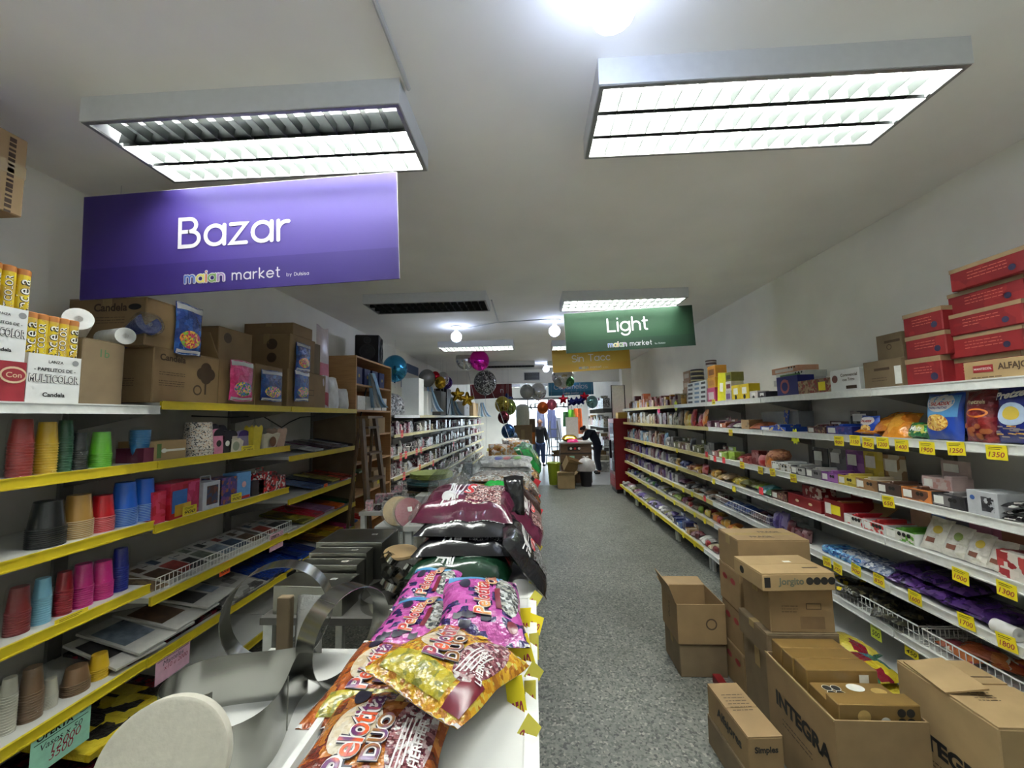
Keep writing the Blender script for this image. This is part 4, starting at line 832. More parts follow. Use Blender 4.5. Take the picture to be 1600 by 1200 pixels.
# second board: party boxes (plain colour fields)
RED_ = pack('party_red', ((176, 24, 44), (190, 40, 70), (170, 20, 36), (196, 60, 90)), .06, .4); PINK_ = pack('party_pink', ((190, 40, 96), (204, 70, 120), (176, 30, 80)), .05, .4)
o, s = lbox(259, 312, 1.13, 752, .13, RED_, 'red and pink party box with a blue corner and yellow foot', rz=.12); fpatch(o, s, 'front', mat('party_blue', (50, 110, 190), .4), s[0] * .5, s[2] * .62, -s[0] * .2, -.005, 'blue_field'); fpatch(o, s, 'front', PINK_, s[0] * .42, s[2] * .9, s[0] * .27, 0, 'pink_field', e=.0015); fpatch(o, s, 'front', mat('party_yellow', (210, 170, 50), .4), s[0] * .55, s[2] * .32, -s[0] * .08, -s[2] * .28, 'yellow_field', e=.002)
o, s = lbox(238, 258, 1.13, 768, .2, RED_, 'dark red party box beside the blue cup stacks')
def handle_box(pa, pb, pt, m, label, win=None, z=1.13, rz=0.):
    o, s = lbox(pa, pb, z, pt, .1, m, label, rz=rz); b = MB(); w = s[0]; b.tube([(-w * .3, 0, s[2]), (-w * .25, 0, s[2] + .03), (w * .25, 0, s[2] + .03), (w * .3, 0, s[2])], .004, 6); b.build('handle', m, o)
    if win: fpatch(o, s, 'front', win, w * .6, s[2] * .7, 0, 0, 'window_print')
    return o
handle_box(316, 345, 752, mat('silver_party', (190, 194, 202), .35), 'silver white party carton with a dark portrait panel and handle', pack('portrait_print', ((90, 60, 50), (120, 70, 60), (60, 70, 100)), .03, .4)); o, s = lbox(342, 370, 1.13, 746, .12, pack('party_violet', ((80, 60, 120), (110, 70, 130), (50, 60, 120), (150, 90, 60)), .03, .4), 'violet party box with small dark prints')
o, s = lbox(369, 391, 1.13, 738, .1, mat('party_sky', (96, 150, 204), .4), 'light blue party box with a pale pink figure'); fdisc(o, s, 'front', mat('pale_pink', (220, 170, 176), .5), .02, 0, .01); fpatch(o, s, 'front', REDINK, s[0] * .9, .018, 0, -s[2] * .42, 'red_foot')
handle_box(394, 412, 750, mat('black_party', (40, 30, 38), .4), 'black party carton with handle', None); handle_box(404, 424, 738, pack('party_mix', ((190, 30, 40), (220, 215, 210), (40, 34, 40), (190, 30, 40)), .02, .4), 'red and white party carton with a looped handle'); handle_box(422, 446, 744, pack('party_redblack', ((180, 24, 36), (200, 40, 46), (50, 20, 26), (215, 200, 200)), .025, .4), 'red and black party carton at the board end')
# wire tray of flat picture packs on the third board
FP = [pack('picture_print_a', ((150, 140, 124), (96, 92, 88), (186, 182, 174), (60, 74, 92)), .016, .3), pack('picture_print_b', ((186, 180, 170), (110, 100, 96), (150, 60, 54), (206, 204, 198)), .018, .3), pack('picture_print_c', ((70, 84, 104), (164, 160, 150), (126, 104, 84), (200, 198, 190)), .015, .3), pack('picture_print_d', ((118, 96, 70), (150, 128, 96), (96, 74, 56)), .05, .4)]
def flat_pack(px, X, z, w, d, m, label, group, tilt=.3, t=.008, rz=0., cat='packet', name='flat_pack', dz=0., pic=None):
    y = y_of(px, X, z); o = link(name, rbox(w, d, t, m, .001)); tag(o, label, cat, group); o.rotation_mode = 'YXZ'
    o.location = (X - .0, y, z + dz + math.sin(abs(tilt)) * d / 2 + .001); o.rotation_euler = (tilt, 0, PI / 2 + rz)
    if pic:
        for q, (pm, fw_, fh_, u_, v_) in enumerate(pic): fpatch(o, (w, d, t), 'top', pm, w * fw_, d * fh_, w * u_, d * v_, 'picture_panel', e=.001 + .0005 * q)
    return o
PALE = mat('pale_card', (190, 188, 182), .4); PICS = [mat('picture_' + n_, c_, .35, noise=.25, nscale=25) for n_, c_ in (('slate', (66, 80, 100)), ('umber', (96, 70, 52)), ('brick', (150, 62, 54)), ('charcoal', (60, 58, 58)), ('sage', (120, 128, 110)), ('steel', (120, 132, 146)))]
nth = ('first', 'second', 'third', 'fourth', 'fifth', 'sixth', 'seventh', 'eighth', 'ninth', 'tenth', 'eleventh', 'twelfth')
for k in range(10):
    f = flat_pack(222 + k * 23, LX - .2 + .02 * (k % 2), .78, .13 if k else .2, .3, FP[3] if k == 0 else PALE, 'flat picture pack in the wire tray, %s from the cup shelves' % nth[k], 'flat picture packs in the wire tray', .18 + .03 * (k % 3), rz=.08 * ((k % 3) - 1), pic=((PICS[k % 6], .8, .5, 0, -.12), (PICS[(k * 5 + 2) % 6], .34, .2, -.2, .3), (INK, .3, .02, .2, .34)) if k else None)
wt = thing('wire_tray', 'long white wire fence tray along the picture packs', 'wire tray', (LX - .02, 2.0, .782))
yA, yB = y_of(243, LX - .02, .8) - 2.0, y_of(455, LX - .02, .8) - 2.0
for z_ in (.0, .035, .07): MB().tube([(0, yA, z_ + .004), (0, yB, z_ + .004)], .0025, 6).build('rail_wire', WIRE, wt, True)
nn = 46; up = MB().tube([(0, 0, .002), (0, 0, .074)], .0016, 5).mesh('upright_wire', WIRE, True)
for k in range(nn + 1): link('upright_wire', up, wt, (.0, yA + (yB - yA) * k / nn, 0))
for yy in (yA, yB): MB().tube([(0, yy, .074), (-.32, yy, .074)], .0025, 6).build('side_wire', WIRE, wt, True)
# fourth board: sagging magazines and dark packs
for k, (px, w, d, c) in enumerate(((180, .22, .34, 2), (215, .3, .36, 0), (262, .3, .36, 1), (300, .26, .34, 2))):
    flat_pack(px, LX - .16, .49 if k > 1 else .495, w, d, PALE, 'flat magazine on the low board behind the pink sheet, %s along' % nth[k], 'magazines on the low board', .22, t=.012, dz=.02 + .02 * k, rz=.1 * (k - 1.5), pic=((PICS[(k * 2 + 3) % 6], .5, .55, -.2, .05), (PICS[(k + 2) % 6], .3, .3, .28, -.1), (INK, .4, .015, .2, .3)))
dk = pack('dark_red_pack', ((96, 20, 34), (60, 16, 28), (130, 30, 44), (40, 30, 36)), .05, .25, .5)
for k, px in enumerate((195, 235, 280)): flat_pack(px, LX - .2, .49, .28, .34, dk, 'dark red pack under the magazines, %s along' % nth[k], 'dark red packs under the magazines', .12, t=.016)
blp = pack('blue_sheet', ((24, 50, 120), (30, 66, 150), (18, 36, 90)), .3, .25, .5); gyp = pack('grey_pack', ((110, 108, 104), (70, 68, 66), (160, 158, 152)), .2, .3, .4)
for k, (px, m_) in enumerate(((332, gyp), (352, gyp), (372, gyp), (398, blp), (425, blp), (452, blp))): flat_pack(px, LX - .16, .49, .24, .36, m_, ('grey wrapped flat pack low behind the steel rings, %s along' % nth[k]) if k < 3 else ('blue wrapped sheet pack low beside the square tins, %s along' % nth[k - 3]), 'flat packs on the lowest visible board', .24, t=.02, dz=.01 + .015 * (k % 2))
# lowest board, near the frame corner: yellow dark packs
yd = pack('yellow_black_pack', ((190, 166, 30), (40, 38, 34), (206, 184, 50), (60, 54, 40)), .16, .25, .5)
for k, (px, dz) in enumerate(((60, 0), (100, .0), (140, .02), (170, .0), (120, .05), (200, .03), (235, .0))): flat_pack(px, LX - .14, .18, .2, .34, yd if k % 3 else dk, 'shiny %s pack on the bottom board, %s along' % ('yellow and black' if k % 3 else 'dark red', nth[k]), 'packs on the bottom cup bay board', .12, t=.03, dz=dz)
# paper bay beside the bookcase
def paper_row(z, cols, pa, pb, what, grp, tilt=.16, d=.4, n=None):
    n = len(cols)
    for k, (nm, c) in enumerate(cols):
        px = pa + (pb - pa) * (k + .5) / n; w = abs(y_of(pb, LX, z) - y_of(pa, LX, z)) / n * .92
        flat_pack(px, LX - .23, z, w, d, pack('paper_' + nm, (c, tuple(min(255, int(v * 1.15 + 6)) for v in c), tuple(int(v * .8) for v in c)), .3, .25, .4), '%s %s' % (nm.replace('_', ' '), what), grp, tilt, t=.018, dz=.004 + .006 * (k % 3))
paper_row(1.365, (('white', (190, 190, 190)), ('plum', (80, 40, 66)), ('black_and_white', (120, 116, 118)), ('silver', (170, 172, 174)), ('charcoal', (60, 58, 62)), ('lemon', (186, 176, 50))), 458, 546, 'stocking pack on the upper board beside the bookcase', 'packs on the upper board of the paper bay')
paper_row(1.03, (('slate_blue', (90, 110, 150)), ('navy', (50, 56, 84)), ('straw', (170, 160, 84)), ('brick_red', (160, 54, 40)), ('coral', (190, 90, 70)), ('sage', (120, 150, 110))), 458, 546, 'craft pack on the second board of the paper bay', 'packs on the second board of the paper bay')
paper_row(.77, (('olive', (130, 124, 40)), ('crimson', (160, 36, 50)), ('mauve', (160, 120, 160)), ('orange', (216, 100, 34)), ('pine_green', (30, 96, 60)), ('lime', (150, 170, 40))), 440, 546, 'paper pad on the third board of the paper bay', 'pads on the third board of the paper bay')
paper_row(.52, (('wood_tone', (140, 100, 50)), ('sun_yellow', (206, 170, 30)), ('amber', (196, 140, 30)), ('magenta', (170, 40, 90)), ('blue', (40, 80, 150)), ('red', (170, 40, 40))), 470, 546, 'crepe paper pack low in the paper bay', 'packs low in the paper bay')
pan = struct(MB().box(LX - .47, LX + .0, 4.242, 4.248, .1, 1.74).build('trim_1', KRAFT3))

pts = [onX(x, y, XL - .3) for x, y in ((300, 650), (360, 652), (410, 650), (440, 668), (452, 660), (470, 652), (492, 650))]
o = MB().tube([(p.x, p.y, min(p.z, 1.72)) for p in pts], .005, 6).build('loose_cable', BLACKP, None, True); tag(o, 'black cable drooping under the top shelf above the popcorn boxes', 'cable')
# ================================================================== snack side
XR = 1.95
def rspan(row, pa, pb, pt, X=XR): return span(X, RZ[row], pa, pb, pt)
def rbx(row, pa, pb, pt, d, m, label, panel=None, txt=None, tm=None, X=XR, z=None, pbm=None, group=None, rz=0., name='product_box', cat='box', face='front'):
    z = RZ[row] if z is None else z; yc, w, h = span(X, z, pa, pb, pt); o = small_box(label, w, d, h, m, panel, cat, group, name, txt, tm, face); put(o, X, yc, z, d, rz); return o, (w, d, h)
# ---- top board: red cartons, alfajor box
RC = pack('red_carton_print', ((130, 26, 30), (124, 23, 29), (137, 31, 34), (120, 21, 28)), .12, .6, coat=0.); RCT = mat('red_carton_tape', (150, 128, 96), .4)
def red_carton(pa, pb, z, pt, X, d, label):
    yc, w, h = span(X, z, pa, pb, pt); r = carton(label, w, d, h, RC, False, 'red biscuit cartons on the top snack shelf', 'red_carton'); s = (w, d, h)
    for f, ww in (('front', w), ('right', d)):
        fpatch(r, s, f, RCT, ww, h * .18, 0, h * .41, 'tape'); fdisc(r, s, f, mat('dark_blue_print', (46, 46, 76), .5), h * .13, ww * .3, -h * .2, 'emblem'); flines(r, s, f, mat('red_carton_ink', (196, 104, 88), .6), 3, ww * .5, .014, 0, h * .14)
    put(r, X, yc, z, d); return z + h
z0 = RZ[0]
z1 = red_carton(1418, 1474, z0, 559, XR + .0, .36, 'red biscuit carton at the bottom of the pile beside the brown carton')
z2 = red_carton(1417, 1480, z1, 522, XR + .005, .36, 'red biscuit carton second from the bottom beside the brown carton')
z3 = red_carton(1413, 1474, z2, 486, XR + .0, .36, 'red biscuit carton topmost of the front pile')
za = red_carton(1482, 1600, z0, 556, XR + .06, .3, 'red biscuit carton behind the alfajor box')
zb_ = red_carton(1484, 1602, za, 518, XR + .04, .3, 'red biscuit carton second in the tall pile')
zc_ = red_carton(1480, 1600, zb_, 482, XR + .03, .3, 'red biscuit carton third in the tall pile')
zd_ = red_carton(1483, 1604, zc_, 446, XR + .05, .3, 'scuffed red biscuit carton fourth in the tall pile')
ze_ = red_carton(1486, 1612, zd_, 404, XR + .02, .32, 'red biscuit carton highest in the tall pile')
yc, w, h = span(XR - .03, z0, 1508, 1640, 556, ); o = small_box('long pale carton printed MANTECOL ALFAJOR on the shelf edge', w, .06, .085, KRAFT2, None); put(o, XR - .03, yc, z0, .06); s = (w, .06, .085)
fpatch(o, s, 'front', mat('red_logo', (150, 40, 44), .5), w * .26, .03, -w * .24, .008, 'logo_panel'); ftext(o, s, 'front', 'MANTECOL', PAPER, width=w * .23, u=-w * .24, v=.008, e=.002); ftext(o, s, 'front', 'ALFAJOR', INKB, width=w * .42, height=.035, u=w * .16, v=.008, off=.03); flines(o, s, 'front', INKB, 1, w * .4, .01, -w * .2, -.03)
o, s = rbx(0, 1352, 1412, 563, .3, KRAFT3, 'small dull brown carton with a black logo bar beside the red pile', name='carton'); fpatch(o, s, 'front', INKB, s[0] * .4, .014, 0, .03, 'logo_bar'); flines(o, s, 'front', INKB, 2, s[0] * .4, .014, -.02, -.02); fpatch(o, s, 'front', PAPER, s[0] * .16, s[2] * .6, s[0] * .4, -.01, 'white_label')
o, s = rbx(0, 1372, 1412, 522, .26, KRAFT3, 'dull brown carton stacked on the logo bar carton', X=XR + .05, z=RZ[0] + s[2], name='carton'); fpatch(o, s, 'front', INKB, s[0] * .6, .014, .02, .03, 'logo_bar'); fdisc(o, s, 'front', INKB, .016, 0, 0, ring=.3)
o, s = rbx(0, 1299, 1345, 577, .22, WBOX, 'white box with brown lettering and a round crest'); ftext(o, s, 'front', 'Commencial', INKB, width=s[0] * .55, u=s[0] * .16, v=s[2] * .24, off=.02); ftext(o, s, 'front', 'con Trigo', INKB, width=s[0] * .4, u=s[0] * .14, v=s[2] * .02, off=.02); fdisc(o, s, 'front', mat('crest_brown', (120, 70, 60), .5), .024, -s[0] * .33, s[2] * .1); fpatch(o, s, 'front', INKB, s[0] * .35, .02, s[0] * .22, -s[2] * .3, 'barcode')
o, s = rbx(0, 1248, 1299, 593, .14, pack('floral_brown', ((150, 122, 88), (120, 84, 60), (140, 60, 50), (164, 138, 104)), .025, .5), 'long brown floral biscuit box with a yellow price card'); fpatch(o, s, 'front', TAGY, s[0] * .2, s[2] * .55, s[0] * .25, .0, 'price_card')
o, s = rbx(0, 1215, 1248, 588, .12, mat('navy_print', (36, 40, 110), .35), 'navy blue biscuit box with a reddish round print'); fdisc(o, s, 'front', mat('rosy_print', (170, 90, 90), .4), s[0] * .22, -s[0] * .1, 0, ring=.35); fpatch(o, s, 'front', mat('rosy_print', (170, 90, 90)), s[0] * .3, .014, -.02, s[2] * .25, 'logo_bar')
st = [('pale orange and white', ((190, 140, 110), (204, 196, 188)), 1197, 1236, 553), ('white and leaf green', ((190, 192, 184), (70, 120, 60), (206, 204, 198)), 1204, 1248, 567), ('grey white', ((190, 188, 184), (170, 168, 166), (200, 130, 100)), 1200, 1247, 583), ('green and white', ((120, 160, 80), (206, 206, 200)), 1199, 1226, 595), ('lime green', ((170, 190, 70), (200, 200, 190), (80, 120, 60)), 1197, 1220, 605)]
zz = RZ[0]
for k, (nm, cs, pa, pb, pt) in enumerate(reversed(st)):
    hgt = .048; X_ = XR + .02; ya, yb = y_of(pa, X_, zz), y_of(pb, X_, zz); w = abs(ya - yb); o = small_box('%s flat biscuit box in the tower behind the navy box' % nm, w, .16, hgt, mat('tower_' + nm, cs[0], .4), mat('towerp_' + nm, cs[1], .4)); put(o, X_ + (.13 if k < 2 else .06), (ya + yb) / 2 + .02, zz, .16); s = (w, .16, hgt)
    for q in range(3): fdisc(o, s, 'front', INK, .008, w * (.2 + .1 * q), hgt * .25, 'warning_seal')
    zz += hgt + .0005
for k, (pa, pb, pt, c, lb) in enumerate(((1144, 1157, 602, (206, 180, 20), 'yellow tea box with a white window, first of the yellow pair'), (1157, 1171, 600, (206, 180, 20), 'yellow tea box with a white window, second of the yellow pair'), (1172, 1184, 611, (196, 190, 186), 'white tea box with a black print next to the yellow pair'), (1185, 1197, 612, (60, 56, 60), 'dark tea box with white print beside the tower'))):
    o, s = rbx(0, pa, pb, pt, .1, mat('tea_%d' % k if k > 1 else 'tea_yellow', c, .4), lb); fpatch(o, s, 'front', PAPER, s[0] * .5, s[2] * .4, 0, s[2] * .1, 'window_print'); fdisc(o, s, 'front', INK, s[0] * .14, 0, -s[2] * .28)
# small stacks
def col(pa, pb, levels, X=XR, d=.12, base=None):
    z = RZ[0] if base is None else base
    for lb, c, pt in levels:
        yc, w, h = span(X, z, pa, pb, pt); o = small_box(lb, w, d, h - .0006, mat('col_' + lb[:26], c[0], .4), mat('colp_' + lb[:26], c[1], .4)); put(o, X, yc, z, d); z += h
    return z
BWp = ((196, 196, 192), (60, 58, 60), (206, 204, 198), (150, 170, 190))
col(1134, 1143, (('white and violet tea carton under the slanted yellow box', ((190, 186, 190), (110, 80, 130)), 610), ('dark red and white tea carton under the seal box', ((200, 196, 190), (110, 40, 50)), 596), ('olive box with black seals on the tea cartons', ((120, 120, 60), (60, 56, 40), (150, 150, 80)), 582)))
col(1106, 1118, (('pink and white tea carton below the orange stack', ((190, 60, 110), (210, 190, 196)), 606), ('orange tea carton mid stack', ((206, 150, 40), (190, 130, 40)), 590), ('orange and brown tea carton topmost of the orange stack', ((200, 140, 50), (130, 80, 40)), 572)))
o, s = rbx(0, 1122, 1132, 583, .06, mat('lemon_box', (206, 200, 40), .4), 'lemon yellow box leaning at a slant in front of the tea cartons', X=XR - .01, rz=.1); o.rotation_euler.y = .12; fpatch(o, s, 'front', PAPER, s[0] * .4, s[2] * .3, 0, .0, 'window_print')
zt_ = RZ[0]
for k in range(5):
    for q in range(3):
        X_ = XR + .005; ya, yb = y_of(1074 + q * 10, X_, zt_), y_of(1084 + q * 10, X_, zt_); zn = z_of(616 - 9.5 * k, X_, (ya + yb) / 2); h_ = .052
        o = small_box('white coffee box with a black print, %s row, %s from the fridge side' % (nth[k], nth[q]), abs(ya - yb) * .97, .12, h_ - .0006, WBOX, mat('coffee_print_%d' % (q % 2), ((44, 42, 44), (96, 124, 150))[q % 2], .4), 'box', 'white coffee boxes in the pyramid'); put(o, X_, (ya + yb) / 2, zt_, .12)
    zt_ += h_
for k in range(3):
    t = tin('black round tin with a gold crest on the coffee boxes, %s up' % nth[k], .075, .052, mat('tin_black', (44, 40, 44), .35), mat('tin_black', (44, 40, 44)), mat('tin_cream', (170, 160, 120), .4), 'black round tins'); put(t, XR + .06, y_of(1090, XR + .06, zt_), zt_ + k * .0525)
t = tin('white and brown round tin on the orange tea stack', .055, .07, mat('tin_white', (196, 190, 186), .4), mat('tin_brown', (80, 60, 60), .4), mat('tin_brown', (80, 60, 60)), None); put(t, XR + .05, y_of(1113, XR + .05, 1.95), z_of(573, XR + .05, y_of(1113, XR + .05, 1.95)) )
zx = col(1068, 1078, tuple(('caramel coloured box in the stack beside the black tins, row %s' % nth[k], ((150, 110, 70), (190, 170, 140), (96, 60, 60)), 622 - 14 * k) for k in range(1, 4)), X=XR + .1)
# dark red, brown and bottle rows further along
FAR = [('dark red', (112, 34, 34)), ('brown', (104, 74, 46)), ('tan', (160, 128, 84)), ('maroon', (88, 26, 34)), ('rust', (140, 70, 40)), ('cream', (190, 180, 150))]
rr = random.Random(5)
def far_fill(row, pa, pb, palette, hs, what, grp, kinds=('box',), X=XR, d=.14, step=(.055, .11), stack=0., cell=.07):
    """individual packages side by side along a board"""
    z = RZ[row]; ya, yb = sorted((y_of(pa, X, z), y_of(pb, X, z))); y = ya; n = 0
    while y < yb - .03:
        w = rr.uniform(*step); h = rr.uniform(*hs); nm, c = rr.choice(palette); kd = rr.choice(kinds)
        c2 = tuple(min(255, int(v * .6 + 80)) for v in c); m = pack('far_' + nm, (c, tuple(int(v * .75) for v in c), c2, c), cell, .4)
        dd = rr.uniform(d * .7, d); lb = '%s %s %s' % (nm, {'box': 'box', 'bag': 'packet', 'tray': 'display tray', 'tin': 'jar', 'lying': 'packet lying flat'}[kd], what)
        if kd == 'box': o = small_box(lb, w * .94, dd, h, m, None, 'box', grp); put(o, X + rr.uniform(0, .03), y + w / 2, z, dd, rr.uniform(-.05, .05))
        elif kd == 'bag':
            o = link('packet', pillow_mesh(.1, .14, .03, m, rr.randint(1, 3)), None, (0, 0, 0), 0, (w / .1, h / .14, 1)); tag(o, lb, 'packet', grp); o.location = (X + .035, y + w / 2, z + h / 2 * .98); o.rotation_euler = (PI / 2 - .18, 0, -PI / 2)
        elif kd == 'lying':
            o = link('packet', pillow_mesh(.1, .14, .03, m, rr.randint(1, 3)), None, (0, 0, 0), 0, (w * 1.3 / .1, 1.1, 1)); tag(o, lb, 'packet', grp); o.location = (X + .08 + rr.uniform(-.02, .04), y + w / 2, z + .024 + h * .3 * rr.random()); o.rotation_euler = (rr.uniform(.05, .3), 0, -PI / 2 + rr.uniform(-.3, .3))
        elif kd == 'tin': o = tin(lb, min(w, .07) * .46, h, m, mat('jar_lid', (150, 140, 110), .4), None, grp); put(o, X + .04, y + w / 2, z)
        elif kd == 'tray': o = display_tray(lb, w * 1.2 * .95, dd, h * .55, m, m, h * .45, m, mat('filler_' + nm, c2, .4), grp, 3); put(o, X, y + w * .6, z, dd); w *= 1.2
        if stack and rr.random() < stack and kd == 'box':
            h2 = h * rr.uniform(.4, .8); o2 = small_box('%s box stacked %s' % (nm, what), w * .85, dd * .9, h2, m, None, 'box', grp); put(o2, X + .01, y + w / 2, z + h, dd * .9)
        y += w; n += 1
    return n
def P_(*names):
    D = dict(red=(160, 34, 36), dark_red=(112, 34, 34), brown=(104, 74, 46), tan=(160, 128, 84), maroon=(88, 26, 34), rust=(150, 76, 40), cream=(190, 180, 150), white=(196, 194, 188), black=(40, 38, 40), grey=(120, 118, 116), navy=(36, 44, 100), blue=(40, 80, 160), sky=(110, 150, 180), purple=(84, 50, 110), violet=(70, 52, 120), yellow=(200, 176, 50), gold=(186, 140, 50), orange=(206, 120, 46), green=(60, 120, 60), lime=(140, 170, 60), olive=(100, 100, 50), pink=(196, 110, 130), teal=(40, 110, 120), silver=(160, 160, 162), coral=(206, 90, 80), plum=(96, 40, 70))
    return [(n.replace('_', ' '), D[n]) for n in names]
far_fill(0, 982, 1066, P_('dark_red', 'brown', 'tan', 'maroon', 'rust', 'gold'), (.09, .17), 'on the top board between fridge and coffee boxes', 'small boxes on the far top board', ('box', 'box', 'tin'), stack=.35, step=(.06, .13))
# second board
far_fill(1, 980, 1058, P_('white', 'cream', 'silver', 'tan', 'maroon'), (.12, .2), 'on the second far board', 'small goods on the second far board', ('box', 'box', 'bag'), step=(.07, .13))
far_fill(1, 1060, 1102, P_('orange', 'yellow', 'gold', 'brown', 'red'), (.13, .22), 'in the orange and yellow patch of the second board', 'orange goods on the second board', ('bag', 'bag', 'box', 'lying'), step=(.08, .14), stack=.2)
far_fill(1, 1102, 1180, P_('brown', 'rust', 'green', 'plum', 'white', 'tan'), (.07, .12), 'on the second board before the blue lidded box', 'mixed goods on the second board', ('tray', 'box', 'lying'), step=(.09, .16))
bl = mat('bright_blue', (34, 74, 170), .4); gl = pack('blue_gold_print', ((34, 74, 170), (30, 60, 150), (196, 170, 110), (40, 84, 180)), .03, .4)
yc, w, h = rspan(1, 1188, 1228, 664); dt = display_tray('bright blue display box with its long lid flap raised', w, .2, h * .7, bl, gl, 0, bl, gl, None, 4); put(dt, XR, yc, RZ[1], .2); b = MB(); b.box(-.03, .03, -.003, .003, 0, .14, Matrix.Translation((-w * .3, .07, h * .6)) @ Matrix.Rotation(-.15, 4, 'X')); b.build('raised_flap', gl, dt)
o = thing('plastic_bin', 'empty grey translucent plastic bin behind the blue display box', 'bin', (0, 0, 0)); yc, w, h = rspan(1, 1184, 1248, 640, XR + .18); tray_mesh(w * .9, .12, h * .9, GREYM).build('bin_body', mat('bin_grey', (150, 154, 158), .3), o); put(o, XR + .205, yc, RZ[1], .12)
yc, w, h = rspan(1, 1262, 1290, 662); put(display_tray('brown chocolate display tray next to the starburst card', w, .16, h * .7, mat('choc_brown', (84, 54, 44), .4), pack('choc_print', ((84, 54, 44), (150, 120, 90), (110, 60, 70)), .02, .4), h * .5, mat('choc_brown', (84, 54, 44)), pack('choc_print', ((84, 54, 44), (150, 120, 90))), None, 5), XR, yc, RZ[1], .16)
yc, w, h = rspan(1, 1292, 1332, 655); put(display_tray('tall navy display tray with a black and cream header card', w, .16, h * .55, mat('navy_print', (36, 40, 110)), pack('navy_violet', ((36, 50, 120), (90, 60, 120), (60, 80, 150)), .03, .4), h * .95, pack('black_cream', ((44, 40, 42), (60, 56, 56), (150, 140, 130)), .04, .4), bl, None, 5), XR, yc, RZ[1], .16)
def rbag(pa, pb, pt, m, label, lean=.12, X=XR, t=.06, seed=3, row=1):
    yc, w, h = rspan(row, pa, pb, pt, X); r, pf, tf = standing_bag('snack_bag', label, w, h, t, m, None, 'snack bag', seed, lean); put(r, X + .03, yc, RZ[row]); return r, pf, tf, w, h
CHIPB = mat('chip_bag_blue', (28, 66, 160), .28, noise=.05, bump=.25, bscale=30, coat=.4); CHIPL = mat('chip_bag_sky', (86, 150, 206), .3, bump=.2, bscale=30, coat=.4); FRIES = pack('fries_print', ((206, 160, 60), (220, 180, 90), (170, 100, 40), (226, 196, 120)), .012, .4); WHP = mat('bag_white', (210, 208, 206), .35)
r, pf, tf, w, h = rbag(1441, 1497, 617, CHIPB, 'tall blue and white Saladix chip bag'); pf(CHIPL, -.9, .9, .0, .9, 'sky_field'); pf(WHP, -.8, .75, .22, .98, 'white_field', .002, True); pf(FRIES, -.75, .55, -.62, .12, 'fries_print', .0025, True); tf('SALADIX', .06, .58, w * .56, REDINK, .03, .005); tf('PAPAS FRITAS', -.05, .4, w * .55, mat('navy_ink', (30, 40, 110), .5, noise=0), .02, .005)
r, pf, tf, w, h = rbag(1338, 1366, 651, CHIPB, 'small blue and white Saladix chip bag', t=.04, seed=5); pf(WHP, -.8, .75, .05, .95, 'white_field', .002, True); pf(FRIES, -.7, .5, -.6, .1, 'fries_print', .0025, True); tf('SALADIX', 0, .5, w * .6, REDINK, .03, .005)
SPB = pack('red_brown_bag', ((120, 26, 30), (132, 34, 34), (104, 20, 26)), .08, .28, .5); PRZ = mat('pretzel_print', (150, 84, 46), .4)
def pretzels(r, w, h, n, u0, u1, v0, v1, P_fn, seed):
    q = random.Random(seed)
    for k in range(n): P_fn(PRZ, *(lambda a, b_: (a - .2, a + .2, b_ - .1, b_ + .1))(q.uniform(u0, u1), q.uniform(v0, v1)), 'pretzel_print', .003 + .0003 * k, True)
r, pf, tf, w, h = rbag(1502, 1552, 612, SPB, 'dark red pretzel bag with an orange ring', seed=4); pretzels(r, w, h, 9, -.7, .7, -.8, -.3, pf, 3); pf(mat('orange_print', (214, 120, 40), .4), -.6, .7, -.05, .3, 'orange_ring', .002, True); pf(SPB, -.5, .6, .02, .24, 'ring_inner', .003, True); tf('Pretzels', .0, .55, w * .6, mat('cream_print', (206, 190, 150), .5), .02, .005)
NAVY = mat('pretzel_bag_navy', (28, 40, 120), .26, noise=.06, bump=.3, bscale=26, coat=.4)
r, pf, tf, w, h = rbag(1549, 1640, 598, NAVY, 'big navy Pretzels bag with a white burst at the frame edge', seed=8, t=.07); pf(mat('burst_white', (176, 196, 220), .4), -.75, .45, -.4, .35, 'burst', .002, True); pf(mat('burst_yellow', (206, 180, 70), .4), -.5, .2, -.22, .22, 'burst_centre', .0028, True)
tf('Pretzels', -.12, .62, w * .72, PAPER, .04, .006, .35, .12); STK = mat('stick_print', (130, 120, 120), .4); q = random.Random(9)
for k in range(14): a, b_ = q.uniform(-.8, .6), q.uniform(-.85, -.4); pf(STK if k % 3 else FRIES, a - .16, a + .16, b_ - .015, b_ + .03, 'stick_print', .003 + .0003 * k)
def lie(px, m, label, w, l, t, dz, rz, X=XR + .1, row=1, tilt=.1, seed=1):
    z = RZ[row]; o = link('packet', pillow_mesh(w, l, t, m, seed)); tag(o, label, 'packet', None); o.location = (X, y_of(px, X, z), z + t + dz); o.rotation_euler = (tilt, 0, -PI / 2 + rz); return o
OB = pack('orange_bag', ((206, 130, 30), (190, 110, 30), (212, 150, 50), (196, 120, 34)), .12, .25, .5); GB = pack('green_bag', ((30, 100, 50), (40, 124, 60), (24, 84, 44), (190, 190, 90)), .05, .25, .5)
lie(1378, OB, 'orange snack packet slumped below the second price card', .16, .2, .035, .0, .2); lie(1398, OB, 'orange snack packet lying on the slumped one', .16, .2, .035, .05, -.2, tilt=.5); lie(1412, OB, 'yellow orange packet against the green bag', .13, .18, .03, .04, .3, XR + .06, tilt=.8)
r, pf, tf, w, h = rbag(1410, 1446, 662, GB, 'green snack bag leaning between orange packets and Saladix bag', .35, t=.05, seed=6); tf('Maiz', 0, .3, w * .5, PAPER)
lie(1500, pack('navy_bag', ((30, 44, 110), (60, 90, 160), (24, 34, 84)), .05, .25, .5), 'dark blue packet lying behind the big chip bag', .16, .22, .04, 0, .1, XR + .16)
